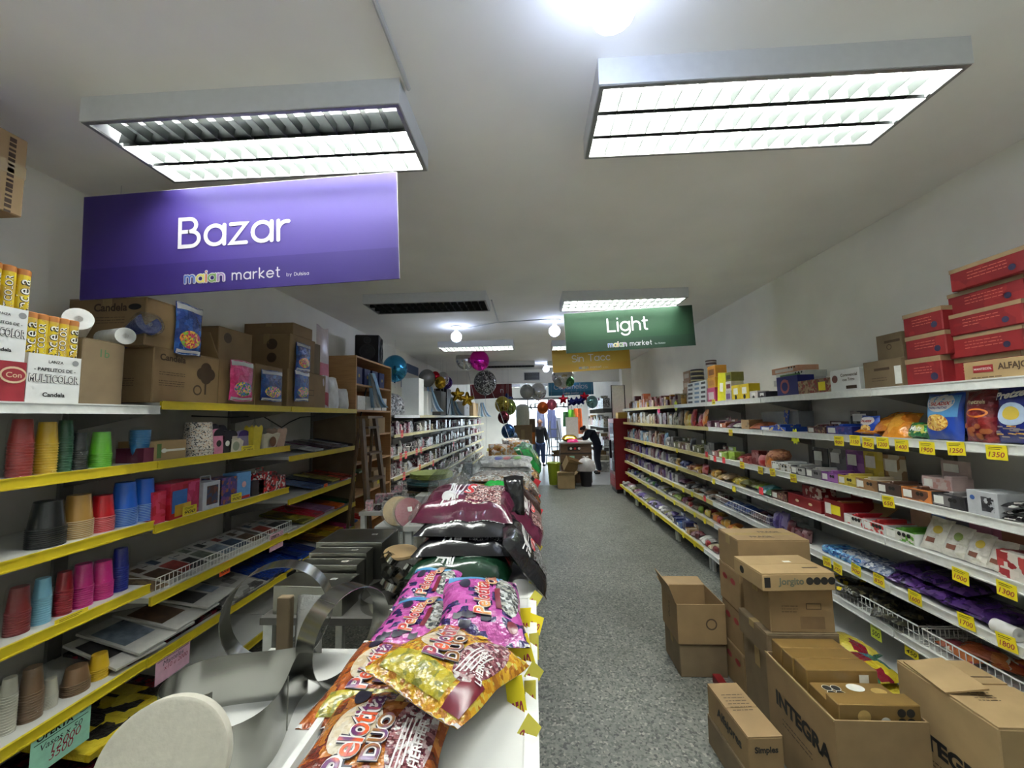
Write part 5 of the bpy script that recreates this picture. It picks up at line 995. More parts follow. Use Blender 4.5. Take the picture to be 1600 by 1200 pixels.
# third board: bar trays with header cards
T3 = [('white and black', 1238, 1262, (60, 56, 58), (170, 168, 164), 700), ('grey and white', 1262, 1288, (110, 106, 108), (180, 178, 174), 702), ('purple and white', 1286, 1314, (120, 60, 140), (150, 90, 160), 704), ('yellow and white', 1312, 1342, (196, 174, 50), (200, 180, 80), 706), ('brown and cream', 1340, 1376, (150, 110, 70), (190, 176, 150), 712), ('dark cocoa', 1374, 1412, (70, 52, 46), (96, 70, 58), 740), ('orange and cocoa', 1412, 1460, (196, 120, 60), (100, 64, 48), 748), ('black and white', 1460, 1514, (52, 50, 54), (120, 116, 116), 762)]
for nm, pa, pb, c, c2, pt in T3:
    z = RZ[2]; yc, w, h = rspan(2, pa, pb, pt); fh = .062; m = mat('tray3_' + nm, c, .4); fr = pack('tray3p_' + nm, (c, c2, c, tuple(int(v * .8) for v in c)), .09, .4)
    card = max(0, h - fh) if pt < 720 else .0
    put(display_tray('%s cereal bar display tray on the third board' % nm, w * .97, .17, fh, m, fr, card, fr, mat('bars_' + nm, c2, .35), 'cereal bar trays on the third board', 5, 2), XR - .01, yc, z, .17)
o, s = rbx(2, 1513, 1562, 768, .14, mat('silver_bar_box', (176, 178, 182), .4), 'closed silver white bar box with dark dots at the end of the bar trays', X=XR - .01); fpatch(o, s, 'front', pack('dots_print', ((50, 50, 54), (176, 178, 182), (70, 70, 74)), .02, .5), s[0] * .4, s[2] * .6, s[0] * .18, 0, 'dot_print'); fdisc(o, s, 'front', mat('blue_dot', (60, 90, 150), .5), .01, -s[0] * .3, s[2] * .2)
yc, w, h = span(XR + .1, RZ[2] + .06, 1458, 1506, 722); dt = display_tray('pinkish white display box standing above the orange bar tray', w, .1, .06, mat('rosy_white', (206, 180, 176), .4), pack('rosy_print2', ((206, 180, 176), (196, 150, 140), (210, 196, 190)), .03, .4), h - .06, mat('rosy_grey', (180, 160, 156), .4), mat('rosy_white', (206, 180, 176)), None, 3); put(dt, XR + .05, yc, RZ[2] + .064, .1)
for k, (px, dz) in enumerate(((1568, 0), (1585, .02), (1602, .0), (1576, .035), (1594, .05))): lie(px, pack('black_choc', ((30, 28, 30), (50, 46, 48), (180, 178, 176)), .03, .2, .4), 'black chocolate packet in the loose pile at the frame edge, %s' % nth[k], .1, .16, .012, dz, .3 * (k % 3 - 1), XR + .08, 2, .1)
o = MB().lathe([(.0, .0), (.07, .0), (.085, .03), (.07, .07), (.03, .085), (0, .088)], 18).build('round_loaf', pack('loaf_print', ((176, 110, 70), (190, 130, 90), (150, 90, 60)), .02, .5), None, True); tag(o, 'round orange brown wrapped cake above the white bar tray', 'cake'); o.location = (XR + .09, y_of(1219, XR + .09, RZ[2] + .07), RZ[2] + .072)
yc, w, h = rspan(2, 1206, 1238, 722); put(display_tray('white display tray with black dots under the round cake', w, .18, .065, WBOX, pack('cow_print', ((196, 194, 190), (50, 48, 50), (206, 204, 200), (170, 150, 120)), .02, .4), 0, WBOX, WBOX, None, 4, 2), XR, yc, RZ[2], .18)
far_fill(2, 978, 1040, P_('maroon', 'silver', 'sky', 'brown', 'grey', 'plum'), (.12, .2), 'on the third far board', 'small goods on the third far board', ('box', 'bag', 'bag', 'tin'), step=(.07, .13))
far_fill(2, 1040, 1116, P_('black', 'olive', 'brown', 'cream', 'grey', 'plum'), (.1, .17), 'on the dark stretch of the third board', 'dark goods on the third board', ('box', 'tray', 'bag'), step=(.09, .16))
far_fill(2, 1118, 1206, P_('red', 'blue', 'orange', 'lime', 'pink', 'dark_red'), (.08, .14), 'on the third board before the round cake', 'bright goods on the third board', ('bag', 'lying', 'tray', 'box'), step=(.09, .15))
# fourth board
far_fill(3, 978, 1044, P_('violet', 'maroon', 'silver', 'grey', 'plum'), (.1, .16), 'on the fourth far board', 'small goods on the fourth far board', ('bag', 'box', 'box'), step=(.07, .12))
far_fill(3, 1046, 1110, P_('red', 'rust', 'navy', 'grey', 'silver', 'gold'), (.07, .12), 'on the fourth board past the green packets', 'mixed goods on the fourth board', ('bag', 'tray', 'lying'), step=(.08, .13))
far_fill(3, 1112, 1160, P_('gold', 'yellow', 'orange', 'tan'), (.06, .1), 'in the golden patch of the fourth board', 'golden packets on the fourth board', ('lying', 'bag'), step=(.07, .11))
far_fill(3, 1160, 1206, P_('olive', 'green', 'brown', 'teal', 'lime'), (.06, .11), 'in the green patch of the fourth board', 'green packets on the fourth board', ('lying', 'lying', 'bag'), step=(.08, .13))
yc, w, h = rspan(3, 1206, 1230, 766); put(display_tray('small dark brown display tray with a red card', w, .16, h * .8, mat('choc_brown', (84, 54, 44)), pack('choc_print', ((84, 54, 44), (150, 120, 90))), .0, KRAFT, mat('choc_brown', (84, 54, 44)), None, 4), XR, yc, RZ[3], .16)
REDB = mat('red_box_gloss', (126, 24, 30), .35)
o, s = rbx(3, 1232, 1284, 776, .16, REDB, 'flat dark red chocolate box lying on the fourth board'); fdisc(o, s, 'front', mat('cream_print', (206, 190, 150)), .02, -s[0] * .2, 0, ry=.01); fdisc(o, s, 'front', mat('cream_print', (206, 190, 150)), .02, s[0] * .2, 0, ry=.01)
o2, s2_ = rbx(3, 1254, 1284, 760, .1, pack('red_white_box', ((126, 24, 30), (190, 180, 170), (110, 20, 26)), .03, .4), 'small red and cream box on the flat red box', X=XR + .03, z=RZ[3] + s[2])
yc, w, h = rspan(3, 1290, 1322, 782); dt = display_tray('dark red display box with open lid and yellow card', w, .18, h, REDB, REDB, .06, REDB, mat('caramel', (170, 110, 60), .4), None, 4); put(dt, XR - .005, yc, RZ[3], .18); fpatch(dt, (w, .18, h), 'front', TAGY, w * .45, h * .5, w * .1, 0, 'price_card', e=.003)
SEALW = WBOX
for k, (pa, pb, c, lb) in enumerate(((1322, 1352, (190, 40, 50), 'white display tray with red edge and black warning seals'), (1352, 1386, (196, 60, 60), 'white display tray with red fruit print and black seals'), (1386, 1434, (90, 150, 50), 'white display tray with green print and black seals'))):
    yc, w, h = rspan(3, pa, pb, 800 + k * 8); dt = display_tray(lb, w * .98, .2, .06, WBOX, pack('seal_tray_%d' % k, ((206, 204, 196), (200, 198, 190), c), .03, .4), 0, KRAFT2, mat('fill_%d' % k, c, .4), 'white trays with black seals', 5); put(dt, XR - .01, yc, RZ[3], .2)
    for q in range(3): fdisc(dt, (w, .2, .06), 'front', INK, .011, w * (.02 + .15 * q), .012, 'warning_seal', .003)
o = link('box_lid', rbox(.2, .12, .004, KRAFT2)); tag(o, 'loose curved cardboard lid behind the white trays', 'lid'); o.location = (XR + .17, y_of(1370, XR + .17, 1.0), RZ[3] + .075); o.rotation_euler = (.6, 0, -PI / 2)
WB = pack('white_wafer_bag', ((206, 202, 192), (200, 196, 186), (206, 202, 192), (190, 186, 170)), .06, .3, .4)
for k, px in enumerate((1446, 1478, 1512, 1546)):
    r, pf, tf, w, h = rbag(px - 18, px + 18, 812 + k * 12, WB, 'white wafer pack with a %s print on the fourth board, %s in its row' % (('yellow', 'green', 'yellow', 'red')[k], nth[k]), .5, XR - .02, .03, 10 + k, 3); pf(mat('wafer_' + ('yellow', 'green', 'yellow', 'red')[k], ((200, 176, 60), (120, 140, 60), (200, 176, 60), (170, 60, 60))[k], .4), -.2, .6, .1, .6, 'round_print', .002, True); pf(mat('wafer_stripe', (130, 80, 60), .4), -.5, .3, -.5, -.2, 'wafer_print', .002)
for k, (px, c) in enumerate(((1440, (170, 140, 120)), (1470, (80, 110, 180)), (1500, (120, 110, 130)), (1530, (200, 130, 160)), (1562, (196, 120, 150)), (1594, (160, 110, 90)))):
    o = small_box('%s wafer box behind the white wafer packs' % ('beige', 'blue', 'grey violet', 'pale pink', 'rose pink', 'tan')[k], .13, .1, .15, mat('waferbox_%d' % k, c, .4), PAPER if k % 2 else None); put(o, XR + .16, y_of(px, XR + .16, RZ[3] + .08), RZ[3], .1, .1 * (k % 3 - 1))
o, s = rbx(3, 1560, 1640, 868, .14, pack('red_cream_box', ((196, 190, 180), (150, 40, 46), (206, 200, 190), (170, 60, 60)), .04, .4), 'red and cream box at the frame edge on the fourth board', X=XR - .01)
# fifth board
far_fill(4, 978, 1056, P_('violet', 'maroon', 'silver', 'grey', 'purple'), (.1, .16), 'on the fifth far board', 'small goods on the fifth far board', ('bag', 'box'), step=(.08, .13))
far_fill(4, 1058, 1120, P_('brown', 'grey', 'black', 'silver', 'plum'), (.05, .09), 'on the dark stretch of the fifth board', 'dark goods on the fifth board', ('lying', 'lying', 'tray'), step=(.09, .14))
far_fill(4, 1120, 1196, P_('maroon', 'brown', 'red', 'blue', 'navy'), (.05, .1), 'behind the wire basket of the fifth board', 'packets on the fifth board', ('lying', 'bag'), step=(.08, .13))
far_fill(4, 1196, 1262, P_('navy', 'blue', 'maroon', 'violet'), (.08, .16), 'on the fifth board behind the carton tower', 'blue goods on the fifth board', ('box', 'bag'), step=(.07, .11))
SKY = pack('sky_biscuit', ((60, 130, 190), (40, 96, 160), (120, 180, 210), (30, 60, 120)), .03, .3, .3)
for k in range(6): o = link('biscuit_pack', rbox(.05, .17, .05, SKY, .014)); tag(o, 'light blue biscuit sleeve on the fifth board, %s in its row' % nth[k], 'biscuits', 'light blue biscuit sleeves'); put(o, XR - .01, y_of(1290 + k * 10, XR, RZ[4]), RZ[4], .17)
CLW = pack('clear_white_pack', ((150, 156, 170), (110, 120, 146), (190, 192, 196), (80, 92, 120)), .03, .25, .5); PUR = pack('purple_choc', ((64, 36, 96), (52, 28, 84), (80, 48, 110), (40, 24, 66)), .06, .25, .3)
for k, px in enumerate((1340, 1362, 1384, 1402)): lie(px, CLW, 'pale clear biscuit packet on the fifth board, %s in its row' % nth[k], .12, .2, .032, .0, .1 * (k % 2), XR + .09, 4, .05, k)
for k, px in enumerate((1424, 1444, 1466, 1490, 1514, 1540, 1568)): lie(px, PUR, 'shiny purple chocolate packet on the fifth board, %s in its row' % nth[k], .14, .22, .03, .012 * (k % 2), .12 * (k % 3 - 1), XR + .1, 4, .06, k)
for k, px in enumerate((1440, 1480, 1520)): lie(px, PUR, 'purple chocolate packet piled on the row, %s' % nth[k], .14, .22, .03, .06, .1, XR + .13, 4, .06, k)
r = roll((XR - .005, y_of(1556, XR, .75), RZ[4] + .03), (XR - .0, y_of(1592, XR, .75), RZ[4] + .03), .028, 'white sleeve pack with a dark end on the shelf edge', WHP)
# wire baskets on the sixth board
def wire_basket(y0, y1, z, X0, X1, h, label):
    r = thing('wire_basket', label, 'wire basket', ((X0 + X1) / 2, (y0 + y1) / 2, z)); hx, hy = (X1 - X0) / 2, (y1 - y0) / 2
    for zz, rr_ in ((h, .004), (h * .5, .002), (.004, .003)): MB().tube([(-hx, -hy, zz), (hx, -hy, zz), (hx, hy, zz), (-hx, hy, zz)], rr_, 6, closed=True).build('rim_wire', WIRE, r, True)
    n = int((y1 - y0) / .028); me = MB().tube([(0, 0, .002), (0, 0, h)], .0018, 5).mesh('upright_wire', WIRE, True)
    for k in range(1, n): link('upright_wire', me, r, (-hx, -hy + 2 * hy * k / n, 0))
    m2 = int((X1 - X0) / .04)
    for k in range(m2 + 1):
        for s_ in (-1, 1): link('upright_wire', me, r, (-hx + 2 * hx * k / m2, s_ * hy, 0))
    me2 = MB().tube([(-hx, 0, .004), (hx, 0, .004)], .0018, 5).mesh('floor_wire', WIRE, True)
    for k in range(1, n, 2): link('floor_wire', me2, r, (0, -hy + 2 * hy * k / n, 0))
    return r
za_ = RZ[5] + .001
y1_ = y_of(1281, 1.93, .55); y0_ = y_of(1440, 1.93, .55)
wire_basket(y0_ + .01, y1_, za_, 1.925, 2.26, .085, 'white wire basket of dark and yellow packets beside the carton tower')
wire_basket(1.3, y0_ - .01, za_, 1.925, 2.26, .085, 'white wire basket with orange packets next to the big open carton')
wire_basket(3.45, 4.4, RZ[4] + .001, 1.925, 2.24, .085, 'white wire basket of dark red packets on the fifth board')
DKY = pack('dark_yellow_pack', ((36, 34, 30), (60, 56, 44), (44, 42, 36), (190, 164, 30)), .04, .22, .5); DKO = pack('dark_olive_pack', ((44, 44, 34), (60, 58, 44), (34, 32, 28), (90, 84, 60)), .05, .25, .5)
q = random.Random(21)
for k in range(16):
    X_ = 1.98 + .075 * (k % 4); y = y0_ + .1 + (y1_ - y0_ - .2) * (k // 4 + q.uniform(.1, .9)) / 4; o = link('packet', pillow_mesh(.12, .18, .025, DKY if k > 9 else DKO, k % 4)); tag(o, '%s packet in the wire basket' % ('black and yellow' if k > 9 else 'dark olive'), 'packet', 'packets in the long wire basket'); o.location = (X_, y, za_ + .04 + .02 * (k % 3)); o.rotation_euler = (q.uniform(-.3, .3), q.uniform(-.3, .3), q.uniform(0, 3))
ORP = pack('orange_cream_pack', ((190, 110, 60), (206, 190, 170), (170, 84, 50), (150, 70, 80)), .12, .25, .4)
for k in range(5): o = link('packet', pillow_mesh(.11, .16, .025, ORP, k % 3)); tag(o, 'orange and cream packet in the wire basket by the big carton', 'packet', 'packets in the short wire basket'); o.location = (2.0 + .05 * k, y0_ - .12 - .06 * k, za_ + .04 + .02 * (k % 2)); o.rotation_euler = (.1, -.1, .5 * k)
far_fill(5, 980, 1050, P_('olive', 'navy', 'green', 'black', 'silver'), (.05, .09), 'low on the sixth far board', 'packets on the sixth far board', ('lying', 'lying', 'bag'), step=(.08, .13))
far_fill(5, 1050, 1100, P_('plum', 'red', 'brown', 'lime'), (.05, .09), 'on the sixth board midway', 'packets midway on the sixth board', ('lying', 'bag'), step=(.08, .12))
far_fill(5, 1100, 1150, P_('orange', 'yellow', 'red', 'gold', 'brown'), (.06, .1), 'in the orange heap of the sixth board', 'orange heap on the sixth board', ('lying', 'bag'), step=(.07, .11))
XD = 1.83
far_fill(6, 972, 1050, P_('black', 'grey', 'violet', 'plum', 'silver', 'olive'), (.05, .1), 'on the bottom deck by the fridge', 'packets on the bottom deck', ('lying', 'bag', 'lying'), X=XD, step=(.08, .13))
far_fill(6, 1052, 1078, P_('navy', 'tan', 'blue', 'cream'), (.1, .16), 'on the bottom deck at the step', 'boxes on the bottom deck', ('tray', 'box'), X=XD, step=(.1, .16))
far_fill(6, 1080, 1118, P_('dark_red', 'white', 'maroon', 'cream', 'red'), (.06, .1), 'in the red and white heap of the bottom deck', 'red and white heap on the bottom deck', ('lying', 'bag'), X=XD, step=(.07, .11))
# ------------------------------------------------------------------ price cards on the snack boards
STAR = [(1.0 if k % 2 == 0 else .72) for k in range(20)]
def star_card(px, py, X, r_, m, label, group, dx=.008):
    p = onX(px, py, X); b = MB(); b.prism([(r_ * STAR[k] * math.cos(2 * PI * k / 20), r_ * 1.1 * STAR[k] * math.sin(2 * PI * k / 20)) for k in range(20)], -.0005, .0005, Matrix.Rotation(PI / 2, 4, 'X')); o = b.build('price_star', m); tag(o, label, 'price tag', group); o.location = (X - dx, p.y, p.z); o.rotation_euler.z = -PI / 2
    text(o, '1100', (0, -.001, -.01), (1, 0, 0), (0, 0, 1), INK, r_ * .9, shear=.2); return o
star_card(1244, 682, RX, .055, mat('neon_yellow', (224, 236, 30), .5), 'neon yellow starburst price card on the second board', None)
G1 = 'yellow price cards on the snack boards'
cards = [(1316, 689, 'folded yellow card under the navy display tray', '900'), (1341, 688, 'yellow card under the small Saladix bag', '1150'), (1362, 692, 'yellow card just past the small Saladix bag', '950'), (1385, 692, 'yellow card under the orange packets', '1200'), (1415, 696, 'yellow card under the green snack bag', '1400'), (1455, 700, 'yellow card under the tall Saladix bag', '1900'), (1501, 701, 'yellow card under the dark red pretzel bag', '1250'), (1565, 707, 'large yellow card under the navy Pretzels bag', '1350')]
for px, py, lb, s in cards: price_card(px, py, RX, .075, .06, TAGY, s, lb, G1, RED2, tilt=random.uniform(-.08, .08), dx=.02)
for px, py, lb, s in ((1145, 676, 'yellow card on the second board beyond the starburst', '800'), (1192, 735, 'yellow card under the bright goods of the third board', '500'), (1211, 738, 'yellow card under the dotted white tray', '520'), (1244, 747, 'yellow card under the white and black bar tray', '600'), (1394, 784, 'yellow card under the dark cocoa bar tray', '650'), (1508, 900, 'yellow card under the white wafer packs', '1000'), (1581, 922, 'yellow card at the frame edge of the fourth board', '1300'), (1297, 878, 'yellow card under the light blue sleeves', '700'), (1314, 888, 'slanted yellow card next to the light blue sleeves', '750'), (1343, 890, 'scalloped yellow card under the clear biscuit packets', '900'), (1379, 906, 'yellow card under the pale biscuit packets', '850'), (1436, 934, 'yellow card under the first purple packets', '1600'), (1517, 971, 'tall yellow card under the purple packets', '1700'), (1581, 1004, 'lime yellow card at the frame edge of the fifth board', '1800'), (1163, 727, 'yellow card on the third board, second from the coral cards', '400')):
    price_card(px, py, RX, .07, .06, TAGY, s, lb, G1, RED2, tilt=random.uniform(-.1, .1), dx=.02)
price_card(1372, 987, 1.925, .07, .085, mat('lime_card', (196, 210, 60), .5), '500', 'lime card clipped to the long wire basket', G1, INK, dx=.012); price_card(1428, 1018, 1.925, .075, .06, TAGY, '450', 'yellow card clipped to the corner of the short wire basket', G1, INK, dx=.012)
for px, py, lb in ((1107, 710, 'coral card on the third board where the strips turn white'), (1120, 717, 'second coral card on the third board'), (1134, 719, 'third coral card on the third board'), (1193, 767, 'coral card under the green packets'), (1104, 779, 'coral card on the fifth board beside the lime card')): price_card(px, py, RX, .06, .06, REDTAG, None, lb, 'coral cards on the snack boards', rows=2, dx=.02)
star_card(1030, 640, RX, .07, mat('hot_pink_card', (236, 50, 120), .5), 'hot pink star card on the far top board', None); star_card(1057, 634, RX, .07, mat('neon_yellow', (224, 236, 30)), 'neon yellow star card on the far top board', None)
price_card(1118, 628, RX, .07, .05, TAGY, '300', 'yellow card under the orange tea stack', G1, INK, dx=.02)
q = random.Random(4)
for row, X_, pxs in ((4, RX, (1000, 1018, 1036, 1054, 1070, 1084)), (5, RX, (984, 1000, 1014, 1028, 1042, 1056, 1072, 1088, 1104)), (6, 1.80, (980, 987, 994, 1000, 1006, 1012, 1019, 1026, 1070, 1088)), (3, RX, (1004, 1060, 1118, 1150)), (2, RX, (1010, 1060))):
    for k, px in enumerate(pxs):
        z = RZ[row] - .01; y = y_of(px, X_, z); o = link('price_card', MB().box(-.03, .03, -.0006, .0006, -.028, .028).mesh('price_card', TAGY), None, (X_ - .02, y, z - .012)); o.rotation_euler = (0, q.uniform(-.15, .15), -PI / 2); tag(o, 'small yellow card on the %s board of the far snack bays' % ('top', 'second', 'third', 'fourth', 'fifth', 'sixth', 'bottom')[row], 'price tag', 'small yellow cards on the far boards')
# ================================================================== central island
DZ = 1.0                                                  # bag deck
isl = thing('island_gondola', 'long white island gondola piled with candy bags', 'gondola', (-.235, 5.0, 0))
IY0, IY1 = .35, 9.4
oy = 5.0; ox = -.235
decks = mat('deck_white', (204, 204, 200), .45, noise=.05, nscale=4)
for k in range(8):
    a = IY0 + (IY1 - IY0) * k / 8; c = IY0 + (IY1 - IY0) * (k + 1) / 8
    MB().box(-.47 - ox, -.03 - ox, a - oy + .001, c - oy - .001, DZ - .03, DZ).build('deck_board', decks, isl)
    MB().box(-.03 - ox, .0 - ox, a - oy + .001, c - oy - .001, DZ - .045, DZ + .004).build('price_rail', WHITE, isl)
    MB().box(-.47 - ox, -.455 - ox, a - oy + .001, c - oy - .001, DZ, DZ + .02).build('lip', WHITE, isl)
    MB().box(-.26 - ox, -.24 - ox, a - oy + .01, c - oy - .01, .1, DZ - .03).build('spine_panel', back_m, isl)
    for z in (.22, .48, .74):
        MB().box(-.47 - ox, -.03 - ox, a - oy + .002, c - oy - .002, z - .02, z).build('shelf_board', shelf_m, isl); MB().box(-.03 - ox, -.018 - ox, a - oy + .002, c - oy - .002, z - .034, z + .006).build('price_rail', CREAM, isl)
    MB().box(-.27 - ox, -.23 - ox, a - oy, a - oy + .03, 0, DZ - .03).build('upright', GREYM, isl)
# goods on the island's lower boards, aisle side
for z in (.22, .48, .74):
    for k in range(24):
        y = 1.5 + k * .32; nm, c = P_('red', 'green', 'yellow', 'blue', 'brown', 'white', 'maroon', 'orange')[(k * 5 + int(z * 100)) % 8]
        o = link('packet', pillow_mesh(.12, .18, .03, pack('far_' + nm, (c, tuple(int(v * .75) for v in c), tuple(min(255, int(v * .6 + 80)) for v in c), c), .03, .4), k % 3)); tag(o, '%s packet on the %s board of the island' % (nm, {.22: 'lowest', .48: 'middle', .74: 'upper'}[z]), 'packet', 'packets on the island boards'); o.location = (-.12, y, z + .03); o.rotation_euler = (.1, 0, -PI / 2)
# price cards standing out from the island edge
def edge_card(px, py, w, h, m, s, label, yaw=.5, X=.012, ink=RED2, roll_=0., grp='price cards along the island edge'):
    d = ray(px, py); y = None
    t = (DZ + .0 - EYE) / d.z; y = d.y * t
    o = link('price_card', MB().box(-w / 2, w / 2, -.0006, .0006, -h / 2, h / 2).mesh('price_card', m)); tag(o, label, 'price tag', grp)
    o.location = (d.x * t, y, DZ); o.rotation_euler = (-.55, roll_, -yaw)
    if s: text(o, s, (0, -.0012, -h * .12), (1, 0, 0), (0, 0, 1), ink, w * .7, h * .42, off=.02, shear=.2)
    return o
for k, (px, py, w, h, s, yaw, rl, lb) in enumerate(((808, 1105, .05, .11, '850', .4, -.5, 'yellow card beside the bottom candy bag'), (816, 1032, .07, .11, '1340', .2, -.5, 'large yellow card beside the striped Pelotita bag'), (818, 978, .05, .1, '520', .6, -.3, 'yellow card beside the purple candy bag'), (836, 975, .045, .05, '990', .3, .2, 'small yellow card outside the purple candy bag'), (828, 885, .08, .1, '6', .1, .4, 'lime yellow card reading 6 beside the dark bag'))):
    edge_card(px, py, w, h, TAGY if k < 4 else mat('lime_card', (196, 210, 60)), s, lb + ' on the island edge', yaw, roll_=rl, ink=RED2 if k < 4 else INK)
for k, (px, py) in enumerate(((826, 1150), (832, 1090), (834, 1060), (838, 1010), (838, 940), (836, 915), (842, 860))): edge_card(px - 4, py, .036, .065, mat('crumpled_yellow', (196, 186, 70), .6), '900', 'crumpled yellow card on the island edge, %s from the viewer' % nth[k], .6, roll_=.4 * (-1) ** k, grp='crumpled cards along the island edge')
for k, (px, py) in enumerate(((828, 858), (830, 846), (832, 834), (833, 820), (835, 806), (836, 794), (834, 782), (835, 770), (836, 758))): edge_card(px, py, .075, .12 if k > 1 else .09, REDTAG, None, 'coral ribbon card on the island edge, %s from the viewer' % nth[k], .3 + .2 * (k % 3), roll_=.3 * (-1) ** k, grp='coral ribbon cards along the island edge')
# ------------------------------------------------------------------ branded candy bags
NVY = mat('title_navy', (30, 26, 48), .4, noise=0); WHT = mat('title_white', (226, 222, 220), .35, noise=0)
def fade(name, a, b_):
    """letters shading from one ink to another along the bag's length"""
    m, nt, p, L = _nt(name); tc = nt.nodes.new('ShaderNodeTexCoord'); n = nt.nodes.new('ShaderNodeTexNoise'); n.inputs['Scale'].default_value = 22; L.new(tc.outputs['Object'], n.inputs['Vector'])
    r = nt.nodes.new('ShaderNodeValToRGB'); r.color_ramp.elements[0].position = .42; r.color_ramp.elements[1].position = .58; r.color_ramp.elements[0].color = (*lin(a), 1); r.color_ramp.elements[1].color = (*lin(b_), 1)
    L.new(n.outputs['Fac'], r.inputs['Fac']); L.new(r.outputs['Color'], p.inputs['Base Color']); p.inputs['Roughness'].default_value = .3; return m
TORG = fade('title_orange_violet', (206, 84, 34), (96, 40, 96)); TRED = fade('title_red_gold', (176, 26, 40), (206, 150, 90)); TBR = fade('title_brown_violet', (140, 92, 44), (104, 70, 120))
PURB = pack('purple_zigzag', ((170, 74, 146), (160, 66, 138), (44, 32, 84), (178, 84, 154)), .05, .24, .5, (1, 1, .3)); STR = pack('striped_yellow', ((176, 120, 30), (196, 150, 40), (190, 170, 70), (150, 96, 30)), .02, .26, .45, (1, 1, .4)); LOL = pack('lollipop_window', ((150, 100, 104), (176, 150, 150), (110, 60, 70), (196, 190, 188), (96, 48, 54)), .018, .15, .7); SILV = pack('silver_window', ((120, 122, 120), (190, 192, 190), (70, 74, 76), (160, 160, 150)), .022, .12, .8)
CRB = pack('cream_field', ((206, 190, 160), (196, 176, 140), (210, 200, 180)), .03, .3, .4); OLV = pack('olive_field', ((176, 160, 40), (150, 140, 36), (120, 120, 50)), .03, .3, .4); BRB = pack('orange_brown_bag', ((160, 84, 36), (140, 66, 30), (176, 110, 50), (110, 50, 40)), .04, .26, .5); MAR = mat('maroon_print', (110, 30, 44), .3)
def seal_badges(bg, u, v, w, n=4):
    for k in range(n): bg.patch(INK, u - w, u + w, v + k * .16 - .07, v + k * .16 + .07, 'warning_seal', .003, shape='ellipse')
def candy_bag(label, kind, w, l, t, loc, rot, seed):
    main = {'p': PURB, 'o': BRB, 'y': STR}[kind]
    bg = Bag('candy_bag', label, 'candy bag', w, l, t, main, seed, 'branded candy bags on the island', backm=mat('bag_back_grey', (170, 168, 166), .35) if kind != 'p' else main)
    A = PI / 2 + (R_(24) if kind == 'y' else 0)
    if kind == 'p':
        bg.patch(mat('sky_band', (70, 140, 190), .3), -.9, .55, .55, .92, 'blue_band', .0012); bg.patch(SILV, .3, .92, -.55, .7, 'clear_window', .0016, shape='ellipse'); bg.title('Pelotita', -.06, -.12, l * .5, (NVY, WHT, TRED), A, height=w * .2); bg.title('Chicle', .2, .62, l * .3, (NVY, WHT, TRED), A, height=w * .15)
        bg.patch(MAR, .28, .42, -.45, .2, 'slogan_band', .003); bg.patch(NVY, -.62, -.34, .2, .52, 'warning_seals', .003, shape='ellipse'); bg.patch(MAR, .5, .75, -.85, -.65, 'maker_oval', .003, shape='ellipse')
        q = random.Random(seed)
        for k in range(6): u, v = q.uniform(-.7, .3), q.uniform(-.88, -.5); bg.patch(NVY, u - .1, u + .1, v - .07, v + .07, 'dark_chevron', .0022, 5, lambda a, c, u=u, v=v: (u - .12 + .24 * a, v - .09 + .12 * c + .08 * abs(a - .5)))
    else:
        bg.patch(CRB, -.72, .02, -.3, .55, 'cream_field', .0012, shape='ellipse'); bg.patch(OLV, -.75, .55, -.88, -.5, 'yellow_net_field', .0014); bg.patch(LOL, .22, .9, -.55, .72, 'clear_window', .0016, shape='ellipse'); bg.patch(MAR, .62, .93, -.9, -.3, 'maroon_corner', .0013)
        bg.title('Pelotita', -.28, .02, l * .56, (NVY, WHT, TORG), A, height=w * .2); bg.title('DUO', .1, -.05, l * .34, (NVY, WHT, TBR), A, height=w * .13, shear=0)
        bg.text('LHERITIER', .7, -.1, l * .32, WHT, A, .02, .0045); bg.patch(mat('gold_flash', (206, 170, 40), .3), .06, .2, .52, .86, 'gold_flash', .003); bg.patch(NVY, -.66, -.4, .5, .86, 'warning_seals', .003, shape='ellipse')
        for k in range(5): bg.patch(WHT, .4 + .07 * k, .425 + .07 * k, -.45 + .05 * k, .25, 'lollipop_stick', .0024)
    b = MB()
    for s_ in (-1, 1): b.grid(lambda a, c, s_=s_: bg.at(-1 + 2 * a, s_ * (.93 + .065 * c), .001 + .0015 * math.sin(60 * a)), 30, 2)
    b.build('crimped_seal', mat('seal_clear', (196, 192, 188), .25), bg.o)
    bg.pose(loc, rot); return bg
R_ = math.radians
def on_deck(px, py, dz=0.): p = onZ(px, py, DZ + dz); return Vector((p.x, p.y, DZ + dz))
candy_bag('orange brown Pelotita DUO candy bag closest to the viewer', 'o', .27, .33, .035, (on_deck(585, 1190, .0)), (R_(2), 0, R_(-1)), 3)
candy_bag('orange Pelotita candy bag half under the striped one', 'o', .25, .30, .032, (on_deck(600, 1072, .0)), (R_(2), 0, R_(-2)), 5)
candy_bag('striped yellow Pelotita DUO candy bag lying across the others', 'y', .27, .30, .045, (on_deck(702, 1056, .055)), (R_(-8), R_(6), R_(-27)), 8)
candy_bag('purple Pelotita candy bag lying flat at the deck lip', 'p', .22, .3, .03, (on_deck(652, 980, .0)), (R_(2), 0, R_(-3)), 11)
candy_bag('purple and blue Pelotita candy bag piled highest in the purple pair', 'p', .25, .33, .045, (on_deck(752, 960, .05)), (R_(6), R_(8), R_(9)), 14)
b5 = candy_bag('purple bag with a blue band behind the flat purple bag', 'p', .2, .26, .03, (on_deck(672, 925, .015)), (R_(10), 0, R_(-4)), 17)
